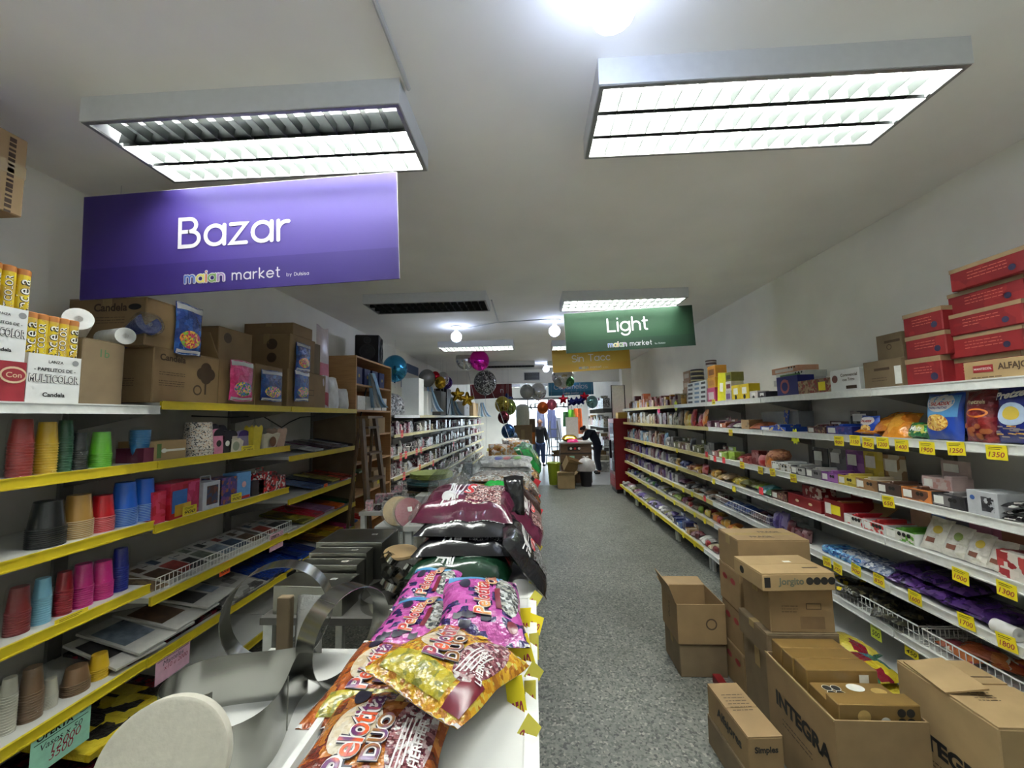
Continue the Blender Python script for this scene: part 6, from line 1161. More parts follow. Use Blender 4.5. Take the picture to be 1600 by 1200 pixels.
# ------------------------------------------------------------------ plain pillow bags in piles
PLUM = mat('plum_bag', (84, 22, 50), .25, noise=.1, bump=.5, bscale=22, coat=.5); BLK = mat('black_bag', (20, 20, 24), .22, noise=.1, bump=.5, bscale=22, coat=.5); DGR = mat('bottle_green_bag', (16, 50, 32), .24, noise=.1, bump=.5, bscale=22, coat=.5); GRB = mat('shiny_green_bag', (28, 120, 56), .22, noise=.12, bump=.6, bscale=20, coat=.5); ZEB = mat('zebra_white', (206, 206, 206), .3, noise=0); NUTS = pack('nut_window', ((120, 70, 70), (170, 130, 126), (80, 40, 46), (206, 190, 186)), .012, .15, .9); DKN = pack('dark_nut_window', ((60, 58, 62), (110, 108, 112), (34, 32, 36), (180, 180, 180)), .012, .15, .9)
def pile_bag(label, w, l, t, m, loc, rot, seed, win=None, zebra=False, letter=True, group='large candy bags piled on the island', cat='candy bag', name='candy_bag', nu=16, nv=16):
    bg = Bag(name, label, cat, w, l, t, m, seed, group, nu, nv, p=5.5)
    if zebra:
        for k in range(5): bg.patch(ZEB, -.42 + .1 * k, -.385 + .1 * k, -.75, .75 - .1 * (k % 2), 'white_stripe', .002, 6, lambda a, c, k=k: (-.46 + .09 * k + .04 * a + .05 * math.sin(3 * c + k), -.75 + 1.45 * c))
        bg.patch(ZEB, -.5, -.2, -.6, -.1, 'white_figure', .0026, shape='ellipse')
    if win: bg.patch(win, .05, .78, -.72, .72, 'clear_window', .0015)
    if zebra and letter: bg.title('S', .08, .0, w * .12, (NVY, WHT, REDINK), 0, height=l * .3)
    bg.pose(loc, rot); return bg
pile_bag('bottle green candy bag at the bottom of the dark pile', .42, .3, .06, DGR, (-.30, 1.72, DZ + .001), (0, 0, R_(-4)), 21, None, True, False)
pile_bag('black candy bag lowest but one in the dark pile', .44, .3, .058, BLK, (-.29, 1.80, DZ + .065), (0, 0, R_(2)), 22, DKN, True, False)
pile_bag('black candy bag with a nut window under the plum bag', .44, .3, .058, BLK, (-.29, 1.84, DZ + .13), (0, 0, R_(-2)), 23, DKN, True)
pile_bag('plum candy bag with zebra stripes and a red letter on top of the dark pile', .44, .32, .085, PLUM, (-.31, 1.9, DZ + .19), (R_(10), 0, R_(-3)), 24, NUTS, True)
pile_bag('black zebra bag slumped over the island edge', .26, .42, .05, BLK, (-.075, 1.72, DZ + .075), (R_(4), R_(52), R_(8)), 25, DKN, True)
pile_bag('plum zebra bag leaning behind the slumped black bag', .26, .42, .05, PLUM, (-.075, 2.12, DZ + .13), (R_(4), R_(50), R_(4)), 26, NUTS, True)
pile_bag('small bright green packet on the dark pile', .12, .12, .03, mat('neon_green_bag', (40, 170, 70), .25, bump=.5, bscale=30, coat=.4), (-.19, 2.08, DZ + .27), (R_(20), 0, .3), 27)
pile_bag('black knotted bag neck standing up beside the green packet', .1, .2, .04, BLK, (-.10, 1.98, DZ + .26), (R_(80), 0, .2), 28)
# brown and gold stack
BRN = mat('cocoa_bag', (58, 34, 30), .24, noise=.2, bump=.6, bscale=24, coat=.5); GLD = pack('gold_bag', ((150, 112, 60), (120, 86, 46), (176, 140, 84), (90, 60, 36)), .03, .22, .7); WHB = pack('white_silver_bag', ((176, 174, 170), (206, 204, 200), (140, 138, 136), (150, 120, 96)), .03, .22, .7); WLB = pack('white_logo_bag', ((190, 190, 188), (206, 206, 204), (170, 170, 170)), .06, .25, .5); DPU = pack('dark_purple_bag', ((44, 30, 56), (60, 44, 76), (30, 22, 38), (150, 140, 150)), .03, .22, .6)
for k, (m_, lb, y, x, w) in enumerate(((BRN, 'cocoa brown bag at the bottom of the mixed stack', 2.75, -.26, .46), (BRN, 'cocoa brown bag second in the mixed stack', 2.78, -.25, .46), (GLD, 'gold brown bag in the mixed stack', 2.84, -.25, .44), (GLD, 'gold brown bag above the other gold bag', 2.88, -.24, .42), (WHB, 'silver white bag high in the mixed stack', 2.92, -.25, .42))): pile_bag(lb, w, .36, .034, m_, (x, y, DZ + .001 + .05 * k), (0, 0, R_((k * 37) % 9 - 4)), 30 + k, group='bags of the mixed stack')
for k, (m_, lb, y) in enumerate(((GLD, 'gold bag at the bottom of the white stack', 3.35), (BRN, 'brown bag second in the white stack', 3.36), (WHB, 'silver white bag third in the white stack', 3.38), (WHB, 'silver white bag fourth in the white stack', 3.4), (WLB, 'white bag under the one with coloured logos', 3.42))): pile_bag(lb, .46, .38, .034, m_, (-.24, y, DZ + .001 + .05 * k), (0, 0, R_((k * 31) % 9 - 4)), 40 + k, group='bags of the white stack')
bg = pile_bag('white bag with blue, red and green logos topmost of the white stack', .48, .38, .035, WLB, (-.25, 3.44, DZ + .252), (R_(6), 0, R_(-2)), 46, group='bags of the white stack')
for u, c in ((-.2, (30, 50, 150)), (.12, (176, 50, 70)), (.5, (80, 150, 50))): bg.patch(mat('logo_%d' % c[0], c, .35), u - .15, u + .15, -.45, .3, 'logo', .003, shape='ellipse')
for k, (y, m_, lb) in enumerate(((2.7, BRN, 'cocoa bag hanging over the island edge'), (3.0, pack('brown_hang', ((70, 44, 34), (130, 90, 60), (44, 28, 26)), .04, .22, .6), 'brown patterned bag hanging over the island edge'), (3.3, WHB, 'silver bag hanging over the island edge'))): pile_bag(lb, .26, .34, .04, m_, (-.07, y, DZ + .1), (0, R_(48), R_(4)), 50 + k, group='bags hanging over the island edge')
# farther heaps
pile_bag('dark purple bag stacked past the white stack', .4, .34, .05, DPU, (-.26, 4.5, DZ + .12), (0, 0, .1), 60); pile_bag('dark purple bag under the other purple bag', .42, .36, .05, DPU, (-.25, 4.5, DZ + .03), (0, 0, -.1), 61); pile_bag('shiny green bag standing at the island edge', .36, .5, .07, GRB, (-.06, 4.4, DZ + .17), (R_(10), R_(60), .1), 62); pile_bag('second shiny green bag behind the first', .34, .46, .07, GRB, (-.1, 4.95, DZ + .16), (R_(10), R_(50), -.1), 63)
pile_bag('brown dotted bag at the edge below the green bags', .26, .3, .05, GLD, (-.06, 4.15, DZ + .08), (0, R_(46), 0), 64)
ORW = pack('orange_white_bag', ((206, 196, 184), (196, 150, 80), (214, 206, 196), (186, 120, 60)), .06, .3, .6)
for k, (x, y, z, lb) in enumerate(((-.42, 5.0, .16, 'orange and white carrier bag standing on the island'), (-.2, 5.6, .17, 'cream carrier bag behind the orange one'), (-.36, 6.4, .16, 'pale carrier bag farther along the island'))): pile_bag(lb, .28, .3, .09, ORW if k < 2 else WHB, (x, y, DZ + z), (R_(78), 0, .2 * k - .2), 65 + k, cat='bag', name='carrier_bag')
q = random.Random(33)
for k in range(14):
    y = 5.2 + k * .29; c = (ORW, WHB, GRB, DPU, GLD, WLB)[k % 6]; nm_ = ('cream and orange', 'silver white', 'green', 'dark purple', 'gold', 'white')[k % 6]; pile_bag('%s bag on the far island top, %s along' % (nm_, nth[k % 12] if k < 12 else ('thirteenth', 'fourteenth')[k - 12]), .34, .3, .06, c, (-.25 + q.uniform(-.06, .06), y, DZ + .03 + .02 * (k % 2)), (q.uniform(-.1, .2), 0, q.uniform(-.4, .4)), 70 + k, nu=10, nv=10, group='bags on the far island top')
# ------------------------------------------------------------------ low tables with baking tins
def table(label, x0, x1, y0, y1, z, name='table', legs=True, t=.03, topm=None):
    r = thing(name, label, 'table', ((x0 + x1) / 2, (y0 + y1) / 2, 0)); hx, hy = (x1 - x0) / 2, (y1 - y0) / 2
    MB().box(-hx, hx, -hy, hy, z - t, z).build('table_top', topm or decks, r)
    for sx in (-1, 1):
        for sy in (-1, 1): MB().box(sx * (hx - .03) - .02, sx * (hx - .03) + .02, sy * (hy - .03) - .02, sy * (hy - .03) + .02, 0, z - t).build('leg', WHITE, r)
    return r
TZ = .80
table('low white table under the steel cake rings', -1.0, -.48, .3, 1.52, TZ); table('low grey table under the square tins', -1.2, -.48, 1.74, 2.45, TZ, topm=mat('dull_grey_top', (84, 82, 78), .6))
def band_ring(label, pts, h, m, closed=True, name='cake_ring', t=.0012, seam=True):
    """steel strip bent into an outline, standing height h in local z"""
    n = len(pts); r = thing(name, label, 'cake ring', (0, 0, 0), 0, 'steel cake rings'); b = MB(); out = []
    for i, (x, y) in enumerate(pts):
        a = pts[(i + 1) % n]; c = pts[i - 1]; dx, dy = a[0] - c[0], a[1] - c[1]; l = math.hypot(dx, dy); out.append((x + dy / l * t, y - dx / l * t))
    vs = [(x, y, z) for z in (0, h) for x, y in pts] + [(x, y, z) for z in (0, h) for x, y in out]
    fs = []
    for i in range(n):
        j = (i + 1) % n; fs += [(j, i, n + i, n + j), (2 * n + i, 2 * n + j, 3 * n + j, 3 * n + i), (n + i, 3 * n + i, 3 * n + j, n + j), (i, j, 2 * n + j, 2 * n + i)]
    b.add(vs, fs).build('steel_band', m, r, True)
    if seam: x, y = out[n // 3]; MB().tube([(x, y, .002), (x, y, h - .002)], .0018, 6).build('weld_seam', STEELD, r, True)
    return r
circ = lambda R, n=48: [(R * math.cos(2 * PI * k / n), R * math.sin(2 * PI * k / n)) for k in range(n)]
# price sticker on the heart ring
def sticker(parent, loc, xd, yd, w, h, label=None):
    xd, yd = Vector(xd).normalized(), Vector(yd).normalized(); nrm = xd.cross(yd); M = Matrix((xd, yd, nrm)).transposed().to_4x4(); M.translation = loc; o = MB().box(-w / 2, w / 2, -h / 2, h / 2, 0, .0008, M).build('sticker', PAPER, parent)
    b = MB()
    for k in range(5): b.box(-w * .36, w * (.36 - .1 * (k % 2)), h * (.3 - .14 * k) - h * .03, h * (.3 - .14 * k), .0008, .0012, M)
    b.build('sticker_print', MARK, o); return o
# heart shaped ring lying on the table
def heart(R, n=72):
    o = []
    for k in range(n):
        t = 2 * PI * k / n; x = 16 * math.sin(t) ** 3; y = 13 * math.cos(t) - 5 * math.cos(2 * t) - 2 * math.cos(3 * t) - math.cos(4 * t); o.append((x / 17 * R, y / 17 * R))
    return o[::-1]
hr = band_ring('heart shaped steel cake ring lying open on the low table', heart(.2), .145, STEEL); p = onZ(368, 1150, TZ); hr.location = (p.x, p.y, TZ + .0012); hr.rotation_euler = (0, 0, R_(150)); sticker(hr, (-.0715, .1405, .065), (-.866, -.5, 0), (0, 0, 1), .032, .08)
# upright big ring
r1 = band_ring('large steel cake ring standing on edge around a brown carton strip', circ(.17), .08, STEEL); r1.location = (-.92, 1.46, TZ + .1713); r1.rotation_euler = (PI / 2, 0, R_(16))
r3 = band_ring('steel cake ring standing on edge beside the candy deck', circ(.145), .085, STEEL); r3.location = (-.67, 1.37, TZ + .1463); r3.rotation_euler = (PI / 2, 0, R_(62))
r4 = band_ring('low steel ring lying flat behind the heart ring', circ(.15), .05, STEEL); r4.location = (-.66, 1.9, TZ + .0012)
o = link('cardboard_strip', rbox(.05, .03, .2, KRAFT3)); tag(o, 'upright brown cardboard strip seen through the standing ring', 'cardboard'); o.location = (-.93, 1.49, TZ + .0005)
o = link('foil_packet', pillow_mesh(.1, .2, .03, mat('foil_grey', (150, 150, 148), .25, .6, bump=.5), 2)); tag(o, 'grey foil packet propped behind the standing ring', 'packet'); o.location = (-.84, 1.495, TZ + .1); o.rotation_euler = (PI / 2 - .1, 0, .1)
# white foam disc
dsc = thing('foam_disc', 'thick white foam cake disc standing on edge at the frame corner', 'cake disc', (0, 0, 0)); FO = mat('foam_white', (192, 188, 174), .85, noise=.04, nscale=60, bump=.1, bscale=140)
MB().lathe([(0, -.016), (.118, -.016), (.124, -.012), (.124, .012), (.118, .016), (0, .016)], 48).build('disc', FO, dsc, True); p = onY(262, 1160, .80); dsc.location = (-.79, .86, TZ + .13); dsc.rotation_euler = (R_(74), 0, R_(14))
# square tins, upside down
def square_tin(label, w, d, h, loc, rz=0.):
    r = thing('square_tin', label, 'baking tin', loc, rz, 'square baking tins'); t = .0015
    b = MB(); b.box(-w / 2, w / 2, -d / 2, d / 2, h - t, h); b.box(-w / 2, w / 2, -d / 2, -d / 2 + t, 0, h - t); b.box(-w / 2, w / 2, d / 2 - t, d / 2, 0, h - t); b.box(-w / 2, -w / 2 + t, -d / 2 + t, d / 2 - t, 0, h - t); b.box(w / 2 - t, w / 2, -d / 2 + t, d / 2 - t, 0, h - t)
    b.build('tin_body', STEELD, r); MB().tube([(-w / 2, -d / 2, h), (w / 2, -d / 2, h), (w / 2, d / 2, h), (-w / 2, d / 2, h)], .0022, 5, closed=True).build('folded_edge', STEEL, r, True); sticker(r, (w * .22, d * .1, h), (1, 0, 0), (0, 1, 0), .03, .02); return r
zt = TZ + .0005
square_tin('largest square tin at the back of the tin group', .36, .26, .19, (-1.0, 2.28, zt)); square_tin('square tin second from the back of the tin group', .3, .09, .17, (-1.01, 2.09, zt)); square_tin('square tin third from the back of the tin group', .3, .09, .15, (-1.01, 1.98, zt)); square_tin('square tin at the front of the tin group', .32, .15, .12, (-1.0, 1.84, zt), R_(-3))
# small cutters heap with a wooden round
q = random.Random(8)
for k in range(14):
    m_ = (STEEL, STEELD)[k % 2]; sh = k % 3; R0 = q.uniform(.025, .045); n_ = (24, 5, 6)[sh]
    pts = circ(R0, n_) if sh == 0 else [(R0 * (1 if i % 2 == 0 else .6) * math.cos(PI * i / n_), R0 * (1 if i % 2 == 0 else .6) * math.sin(PI * i / n_)) for i in range(2 * n_)]
    c = band_ring('small shiny %s cookie cutter in the heap beside the square tins' % ('round', 'star shaped', 'flower shaped')[sh], pts, .03, m_, name='cookie_cutter', seam=False, t=.001); c['category'] = 'cookie cutter'; c['group'] = 'cookie cutters in the heap'
    c.location = (-.66 + q.uniform(-.09, .07), 1.95 + q.uniform(-.13, .16), TZ + .03 + .03 * (k // 4) + (.02 if k > 9 else 0)); c.rotation_euler = (q.uniform(-.6, .6), q.uniform(-.6, .6), q.uniform(0, 3))
o = MB().lathe([(0, 0), (.085, 0), (.088, .006), (.085, .016), (0, .016)], 28).build('wooden_round', wood('pale_wood', (190, 158, 112), (206, 178, 132)), None, True); tag(o, 'pale wooden round board on the cutter heap', 'board'); o.location = (-.70, 2.1, TZ + .15); o.rotation_euler = (.08, .05, 0)
o = link('cardboard_strip', rbox(.02, .1, .12, KRAFT2)); tag(o, 'short brown cardboard piece against the candy deck', 'cardboard'); o.location = (-.5, 1.5, TZ + .0005); o.rotation_euler = (0, .1, .2); o.location = (-.515, 1.72, TZ + .002)
# small table with wrapped discs, plates, clear bags
st_ = table('small white table behind the square tins', -1.09, -.84, 2.72, 3.1, .92, 'side_table', t=.035)
for k, (px, py, c, lb) in enumerate(((622, 806, (196, 170, 124), 'beige round cake board in clear wrap'), (640, 822, (150, 76, 84), 'rose red round cake board with a white sticker in clear wrap'))):
    r = thing('cake_board', lb, 'cake board', (0, 0, 0)); MB().lathe([(0, -.006), (.1, -.006), (.1, .006), (0, .006)], 30).build('board', mat('board_%d' % k, c, .6), r, True); MB().lathe([(0, -.014), (.09, -.013), (.115, 0), (.09, .013), (0, .014)], 26).build('wrap', FILM2, r, True)
    p = onY(px, py, 2.72 - .05 * k); r.location = p; r.rotation_euler = (R_(62), R_(0), R_(24 + 14 * k)); sticker(r, (.0, .02, .0145), (1, 0, 0), (0, 1, 0), .03, .03) if k else None
    r.location.z = .92 + .105
def plates(label, px, py, Y, R, m, n, cat='plates', gap=.012):
    p = onY(px, py, Y); r = thing('plate_stack', label, cat, p, 0, 'stacked round plates'); me = MB().lathe([(0, 0), (R * .62, 0), (R * .96, .018), (R, .022), (R * .98, .025), (R * .6, .006), (0, .005)], 36).mesh('plate', m, True)
    for k in range(n): link('plate', me, r, (0, 0, k * gap))
    return r
table('white table holding the bright round plates', -1.0, -.5, 3.35, 4.3, 1.0, 'side_table')
plates('stack of black round plates under the blue plates', 673, 765, 3.75, .22, BLACKP, 3); plates('stack of teal blue round plates below the lime plates', 672, 757, 3.75, .215, mat('plate_teal', (96, 150, 166), .4), 3); plates('stack of lime green round plates on top', 674, 748, 3.75, .2, mat('plate_lime', (190, 206, 110), .4), 4)
zpl = onY(673, 765, 3.75).z
o = link('packing_box', rbox(.34, .34, zpl - 1.0 - .002, KRAFT3)); tag(o, 'dark brown box lifting the stacked plates', 'box'); o.location = (onY(673, 765, 3.75).x, 3.75, 1.001)
def clear_bag(label, loc, w, d, h, seed, m=CLEARG, group='clear plastic bags between plates and candy'):
    q = random.Random(seed); ph = [q.uniform(0, 6) for _ in range(6)]; b = MB()
    def fn(a, c):
        an = a * 2 * PI; k = (1 - .75 * max(0, c - .6) / .4) * (.85 + .15 * math.sin(c * 5 + ph[0])); wr = 1 + .1 * math.sin(5 * an + ph[1] + 6 * c) + .07 * math.sin(9 * an + ph[2] - 4 * c)
        return (w / 2 * k * wr * math.cos(an) + .04 * c * math.sin(ph[3]), d / 2 * k * wr * math.sin(an), .002 + h * c * (1 + .04 * math.sin(3 * an + ph[4])))
    b.grid(fn, 26, 16, True); o = b.build('plastic_bag', m, None, True); tag(o, label, 'plastic bag', group); o.location = loc; return o
# soft goods inside the clear bags rest on the island and side table
table('low white trestle between the side table and the island', -.82, -.5, 2.5, 3.3, .98, 'trestle_table')
clear_bag('crumpled clear bag of pale trays leaning over the plum bag', (-.52, 2.62, 1.02), .34, .3, .26, 1); clear_bag('large clear bag of silver trays in front of the plates', (-.62, 2.98, 1.0), .34, .3, .34, 2); clear_bag('clear bag of small cups between plates and gold bags', (-.46, 3.12, 1.02), .26, .26, .36, 3); clear_bag('low clear bag spilling onto the cutter heap', (-.70, 2.55, 1.0), .2, .2, .16, 4)
GTR = mat('grey_tray', (150, 156, 156), .35); 
for k, (x, y, z, c, lb) in enumerate(((-.52, 2.62, 1.03, (170, 150, 120), 'beige food trays inside the crumpled clear bag'), (-.62, 2.98, 1.01, (160, 164, 164), 'silver food trays inside the large clear bag'), (-.46, 3.12, 1.03, (140, 150, 160), 'grey cups inside the clear bag by the gold bags'))):
    r = thing('tray_stack', lb, 'trays', (x, y, z), .3 * k); tm = mat('traym_%d' % k, c, .35)
    for j in range(6): tray_mesh(.2 - .004 * j, .15, .03, tm, 0, .002).build('tray', tm, r).location = (0, 0, .028 * j)
o = link('steel_box', rbox(.07, .07, .3, mat('blue_grey_tin', (120, 134, 146), .3, .4))); tag(o, 'tall blue grey tin among the clear bags', 'tin'); o.location = (-.54, 3.28, .9815)
# packs on the floor side beyond the ladder seen over the tables
q = random.Random(13)
tb2 = table('white table with pink and dark souvenirs beside the ladder', -1.5, -1.06, 3.4, 4.6, .86, 'side_table')
for k in range(22):
    c = ((200, 150, 160), (60, 50, 60), (196, 190, 186), (150, 60, 80), (90, 110, 80))[k % 5]; nm_ = ('pink', 'black', 'white', 'crimson', 'sage')[k % 5]
    o = small_box('%s souvenir packet on the table beside the ladder' % nm_, q.uniform(.05, .09), q.uniform(.05, .09), q.uniform(.04, .1), pack('souv_' + nm_, (c, tuple(min(255, v + 40) for v in c), (190, 188, 186)), .02, .35), None, 'packet', 'souvenir packets on the ladder table'); o.location = (-1.44 + .08 * (k % 5), 3.48 + .25 * (k // 5), .861); o.rotation_euler.z = q.uniform(-.4, .4)
# ================================================================== cartons stacked on the floor of the aisle
FR = mat('red_oval', (150, 40, 44), .5)
def fc(label, x0, x1, y0, y1, z0, z1, m=KRAFT, tape=True, rz=0., grp='cartons stacked in the aisle', flaps=True):
    c = carton(label, x1 - x0, y1 - y0, z1 - z0 - .0008, m, tape, grp, flaps=flaps); c.location = ((x0 + x1) / 2, (y0 + y1) / 2, z0 + .0004); c.rotation_euler.z = rz; return c, (x1 - x0, y1 - y0, z1 - z0 - .0008)
# column with red ovals
X0, X1, Y0, Y1 = 1.2, 1.62, 2.50, 2.75
zs = (0, .235, .47, .70, .895)
for k in range(4):
    c, s = fc(('lowest carton with a red oval on its side', 'second carton up with red ovals on its side', 'third carton up with a red oval on its side', 'carton printed FRAGIL topmost of the tall column')[k], X0 + .006 * (k % 2), X1, Y0, Y1 + .002 * k, zs[k], zs[k + 1], KRAFT, k == 3)
    if k < 3:
        for u_ in (-.05, .05): fdisc(c, s, 'left', FR, .03, u_, s[2] * .18, 'red_oval', ry=.018)
    else: ftext(c, s, 'top', 'FRAGIL', INKB, width=.14, u=.07, v=.04, off=.03); ftext(c, s, 'top', 'FRAGIL', INKB, width=.14, u=-.03, v=-.06, off=.03); flines(c, s, 'front', INKB, 2, .22, .012, 0, -.01, .004)
# near column
c, s = fc('hidden carton at the foot of the near column', 1.19, 1.52, 2.19, 2.47, 0, .40, KRAFT3); c, s = fc('flat dark carton below the box with a barcode', 1.17, 1.53, 2.19, 2.47, .40, .525, KRAFT3)
c, s = fc('plain brown carton with a barcode under the Jorgito box', 1.2, 1.52, 2.2, 2.46, .525, .745, KRAFT); fpatch(c, s, 'front', INKB, .075, .03, .06, .02, 'barcode'); fpatch(c, s, 'front', KRAFT, .068, .022, .06, .02, 'barcode_gap', e=.0016); flines(c, s, 'front', INKB, 3, .08, .014, -.06, .02); fpatch(c, s, 'front', mat('kraft_patch', (120, 96, 66), .7), .12, .06, .05, -.06, 'faded_panel')
c, s = fc('pale flat carton printed Jorgito with four round seals', 1.14, 1.51, 2.16, 2.42, .747, .835, KRAFT2, False, R_(3)); ftext(c, s, 'front', 'Jorgito', mat('grey_green_ink', (96, 100, 84), .6), width=.13, u=-.04, v=.0, off=.03)
for k in range(4): fdisc(c, s, 'front', INK, .019, .055 + .037 * k, .004, 'warning_seal')
fpatch(c, s, 'front', INK, .03, .05, -.16, 0, 'black_mark'); fpatch(c, s, 'top', PAPER, .04, .02, .05, .03, 'white_sticker'); fpatch(c, s, 'top', INKB, .08, .014, .11, -.06, 'print_bar'); fdisc(c, s, 'left', INK, .02, -.05, 0, 'round_print')
# open box at the aisle side
oc = open_carton('opened carton with printed flap beside the red oval column', .3, .3, .24, KRAFT, (None, 5, 70, None), 'cartons stacked in the aisle', fl=.12); oc.location = (1.19 - .155 + .0, 2.78, .215); oc.rotation_euler.z = 0
oc.location = (1.04, 2.83, .205); 
s = (.3, .3, .24); ftext(oc, s, 'left', 'Dulce', INKB, width=.1, u=.0, v=.03, turn=1); fdisc(oc, s, 'front', INKB, .035, .06, 0, 'stamp', ring=.25)
c, s = fc('plain carton under the opened one', .9, 1.19, 2.69, 2.98, 0, .2, KRAFT3)
o = link('red_packet', rbox(.05, .1, .05, REDB)); tag(o, 'small red packet poking out by the plain carton', 'packet'); o.location = (1.16, 2.58, .025)
o.location = (1.1, 2.6, .001)
# low pair
c, s = fc('lower of two long cartons on the floor', .86, 1.02, 1.83, 2.19, 0, .14, KRAFT3, False, R_(3)); c, s = fc('upper of two long cartons printed Alfajores', .865, 1.015, 1.84, 2.18, .14, .29, KRAFT, False, R_(4)); ftext(c, s, 'left', 'Alfajores', INK, width=.2, u=.02, v=.0, off=.04); ftext(c, s, 'front', 'Simples', INK, width=.1, v=.02, off=.04); flines(c, s, 'top', INKB, 6, .1, .02, 0, .08, .005)
# box of golden boxes
oc = open_carton('large carton printed INTEGRA filled with golden boxes', .35, .46, .45, KRAFT, (None, None, None, None), 'cartons stacked in the aisle', th=.006); oc.location = (1.325, 1.94, .0005); s = (.35, .46, .45); ftext(oc, s, 'left', 'INTEGRA', INK, width=.36, u=.02, v=.06, off=.05); flines(oc, s, 'left', INKB, 2, .2, .02, -.02, -.02, .005); MB().box(-.18, -.176, -.23, .23, .445, .4535).build('tape_edge', TAPE, oc)
GOLD = mat('gold_card', (130, 102, 56), .35, .1, noise=.08, nscale=10); GOLDL = mat('gold_shine', (206, 176, 110), .3, .4)
def gold_box(label, x, y, z, w, d, h, rz=0., face=0):
    o = link('gold_box', rbox(w, d, h, GOLD, .003)); tag(o, label, 'box', 'golden boxes in the open carton'); o.location = (x, y, z); o.rotation_euler.z = rz; s = (w, d, h)
    if face == 1: fpatch(o, s, 'front', PAPER, .04, h * .55, w * .3, 0.004, 'barcode_label')
    if face == 2:
        for k in range(4): fdisc(o, s, 'front', INK, .016, w * .26 + .034 * (k % 2), .016 - .034 * (k // 2), 'warning_seal')
        fdisc(o, s, 'front', PAPER, .02, .02, -.02, 'white_print'); fdisc(o, s, 'front', GOLDL, .025, -.06, 0, 'round_print')
    return o
gold_box('golden box at the back of the open carton', 1.325, 2.118, .42, .3, .08, .1); gold_box('golden box second from the back of the open carton', 1.325, 2.035, .42, .3, .08, .1, 0, 0); gold_box('golden box with a barcode label in the open carton', 1.33, 1.95, .42, .3, .085, .1, 0, 1)
o = gold_box('golden box lying flat with seals and a white oval', 1.335, 1.852, .42, .3, .11, .05); s = (.3, .11, .05); fdisc(o, s, 'top', PAPER, .035, .02, .02, 'white_oval', ry=.025); fdisc(o, s, 'top', GOLDL, .03, .1, .0, 'round_print', ry=.02)
for k in range(4): fdisc(o, s, 'top', INK, .017, -.1 + .036 * (k % 2), .016 - .034 * (k // 2), 'warning_seal'); fdisc(o, s, 'top', PAPER, .019, -.1 + .036 * (k % 2), .016 - .034 * (k // 2), 'seal_ring', ring=.12, e=.0016)
gold_box('golden box with black seals at the front of the open carton', 1.335, 1.762, .41, .31, .07, .09, 0, 2)
for k, (x, y) in enumerate(((1.325, 2.07), (1.325, 1.86), (1.33, 1.78))): o = gold_box('golden box low in the open carton, %s' % nth[k], x, y, .008, .3, .15 if k == 0 else .07, .40)
# yellow and teal bags between the cartons
YT = pack('yellow_teal_bag', ((190, 170, 40), (30, 110, 120), (196, 180, 60), (120, 24, 40), (40, 90, 60)), .16, .25, .6)
for k, (x, y, z, rz, lb) in enumerate(((1.56, 2.06, .40, .3, 'yellow and teal bag topmost between the cartons'), (1.57, 2.0, .33, -.2, 'yellow and teal bag second from the top between the cartons'), (1.56, 2.04, .26, .1, 'yellow and teal bag third between the cartons'), (1.58, 2.2, .42, .5, 'yellow and red bag behind the teal bags'))): o = link('snack_bag', pillow_mesh(.2, .2, .035, YT, k % 3)); tag(o, lb, 'snack bag', 'bags between the cartons'); o.location = (x + .06, y + .08, z); o.rotation_euler = (.15, .1, rz)
c, s = fc('hidden carton carrying the yellow and teal bags', 1.535, 1.76, 1.97, 2.3, 0, .22, KRAFT3)
# big carton
bc = thing('carton', 'big carton printed INTEGRA with a torn open flap', 'cardboard box', (1.735, 1.745, .0005), 0, 'cartons stacked in the aisle'); w, d, h = .295, .39, .55; s = (w, d, h)
link('body', rbox(w, d, h - .006, KRAFT2, .004), bc); ftext(bc, s, 'left', 'INTEGRA', INK, width=.34, u=.0, v=.03, off=.05); flines(bc, s, 'left', INKB, 2, .2, .016, 0, -.04, .004)
b = MB(); b.box(-w / 2 + .002, w / 2 - .002, -d / 2 + .002, .02, h - .006, h); b.build('flap', KRAFT2, bc); b = MB(); b.box(-w / 2 + .002, w / 2 - .002, .04, d / 2 - .002, h - .006, h - .001); b.build('flap', KRAFT2, bc)
b = MB(); b.box(0, .15, -.1, .1, 0, .006); f = b.build('flap', KRAFT2, bc); f.location = (-w / 2, .07, h + .001); f.rotation_euler = (0, R_(-10), R_(-6)); flines(bc, s, 'top', INKB, 4, .08, .014, -.03, -.02, .004); fpatch(bc, s, 'top', INKB, .1, .006, .08, .08, 'print_bar')
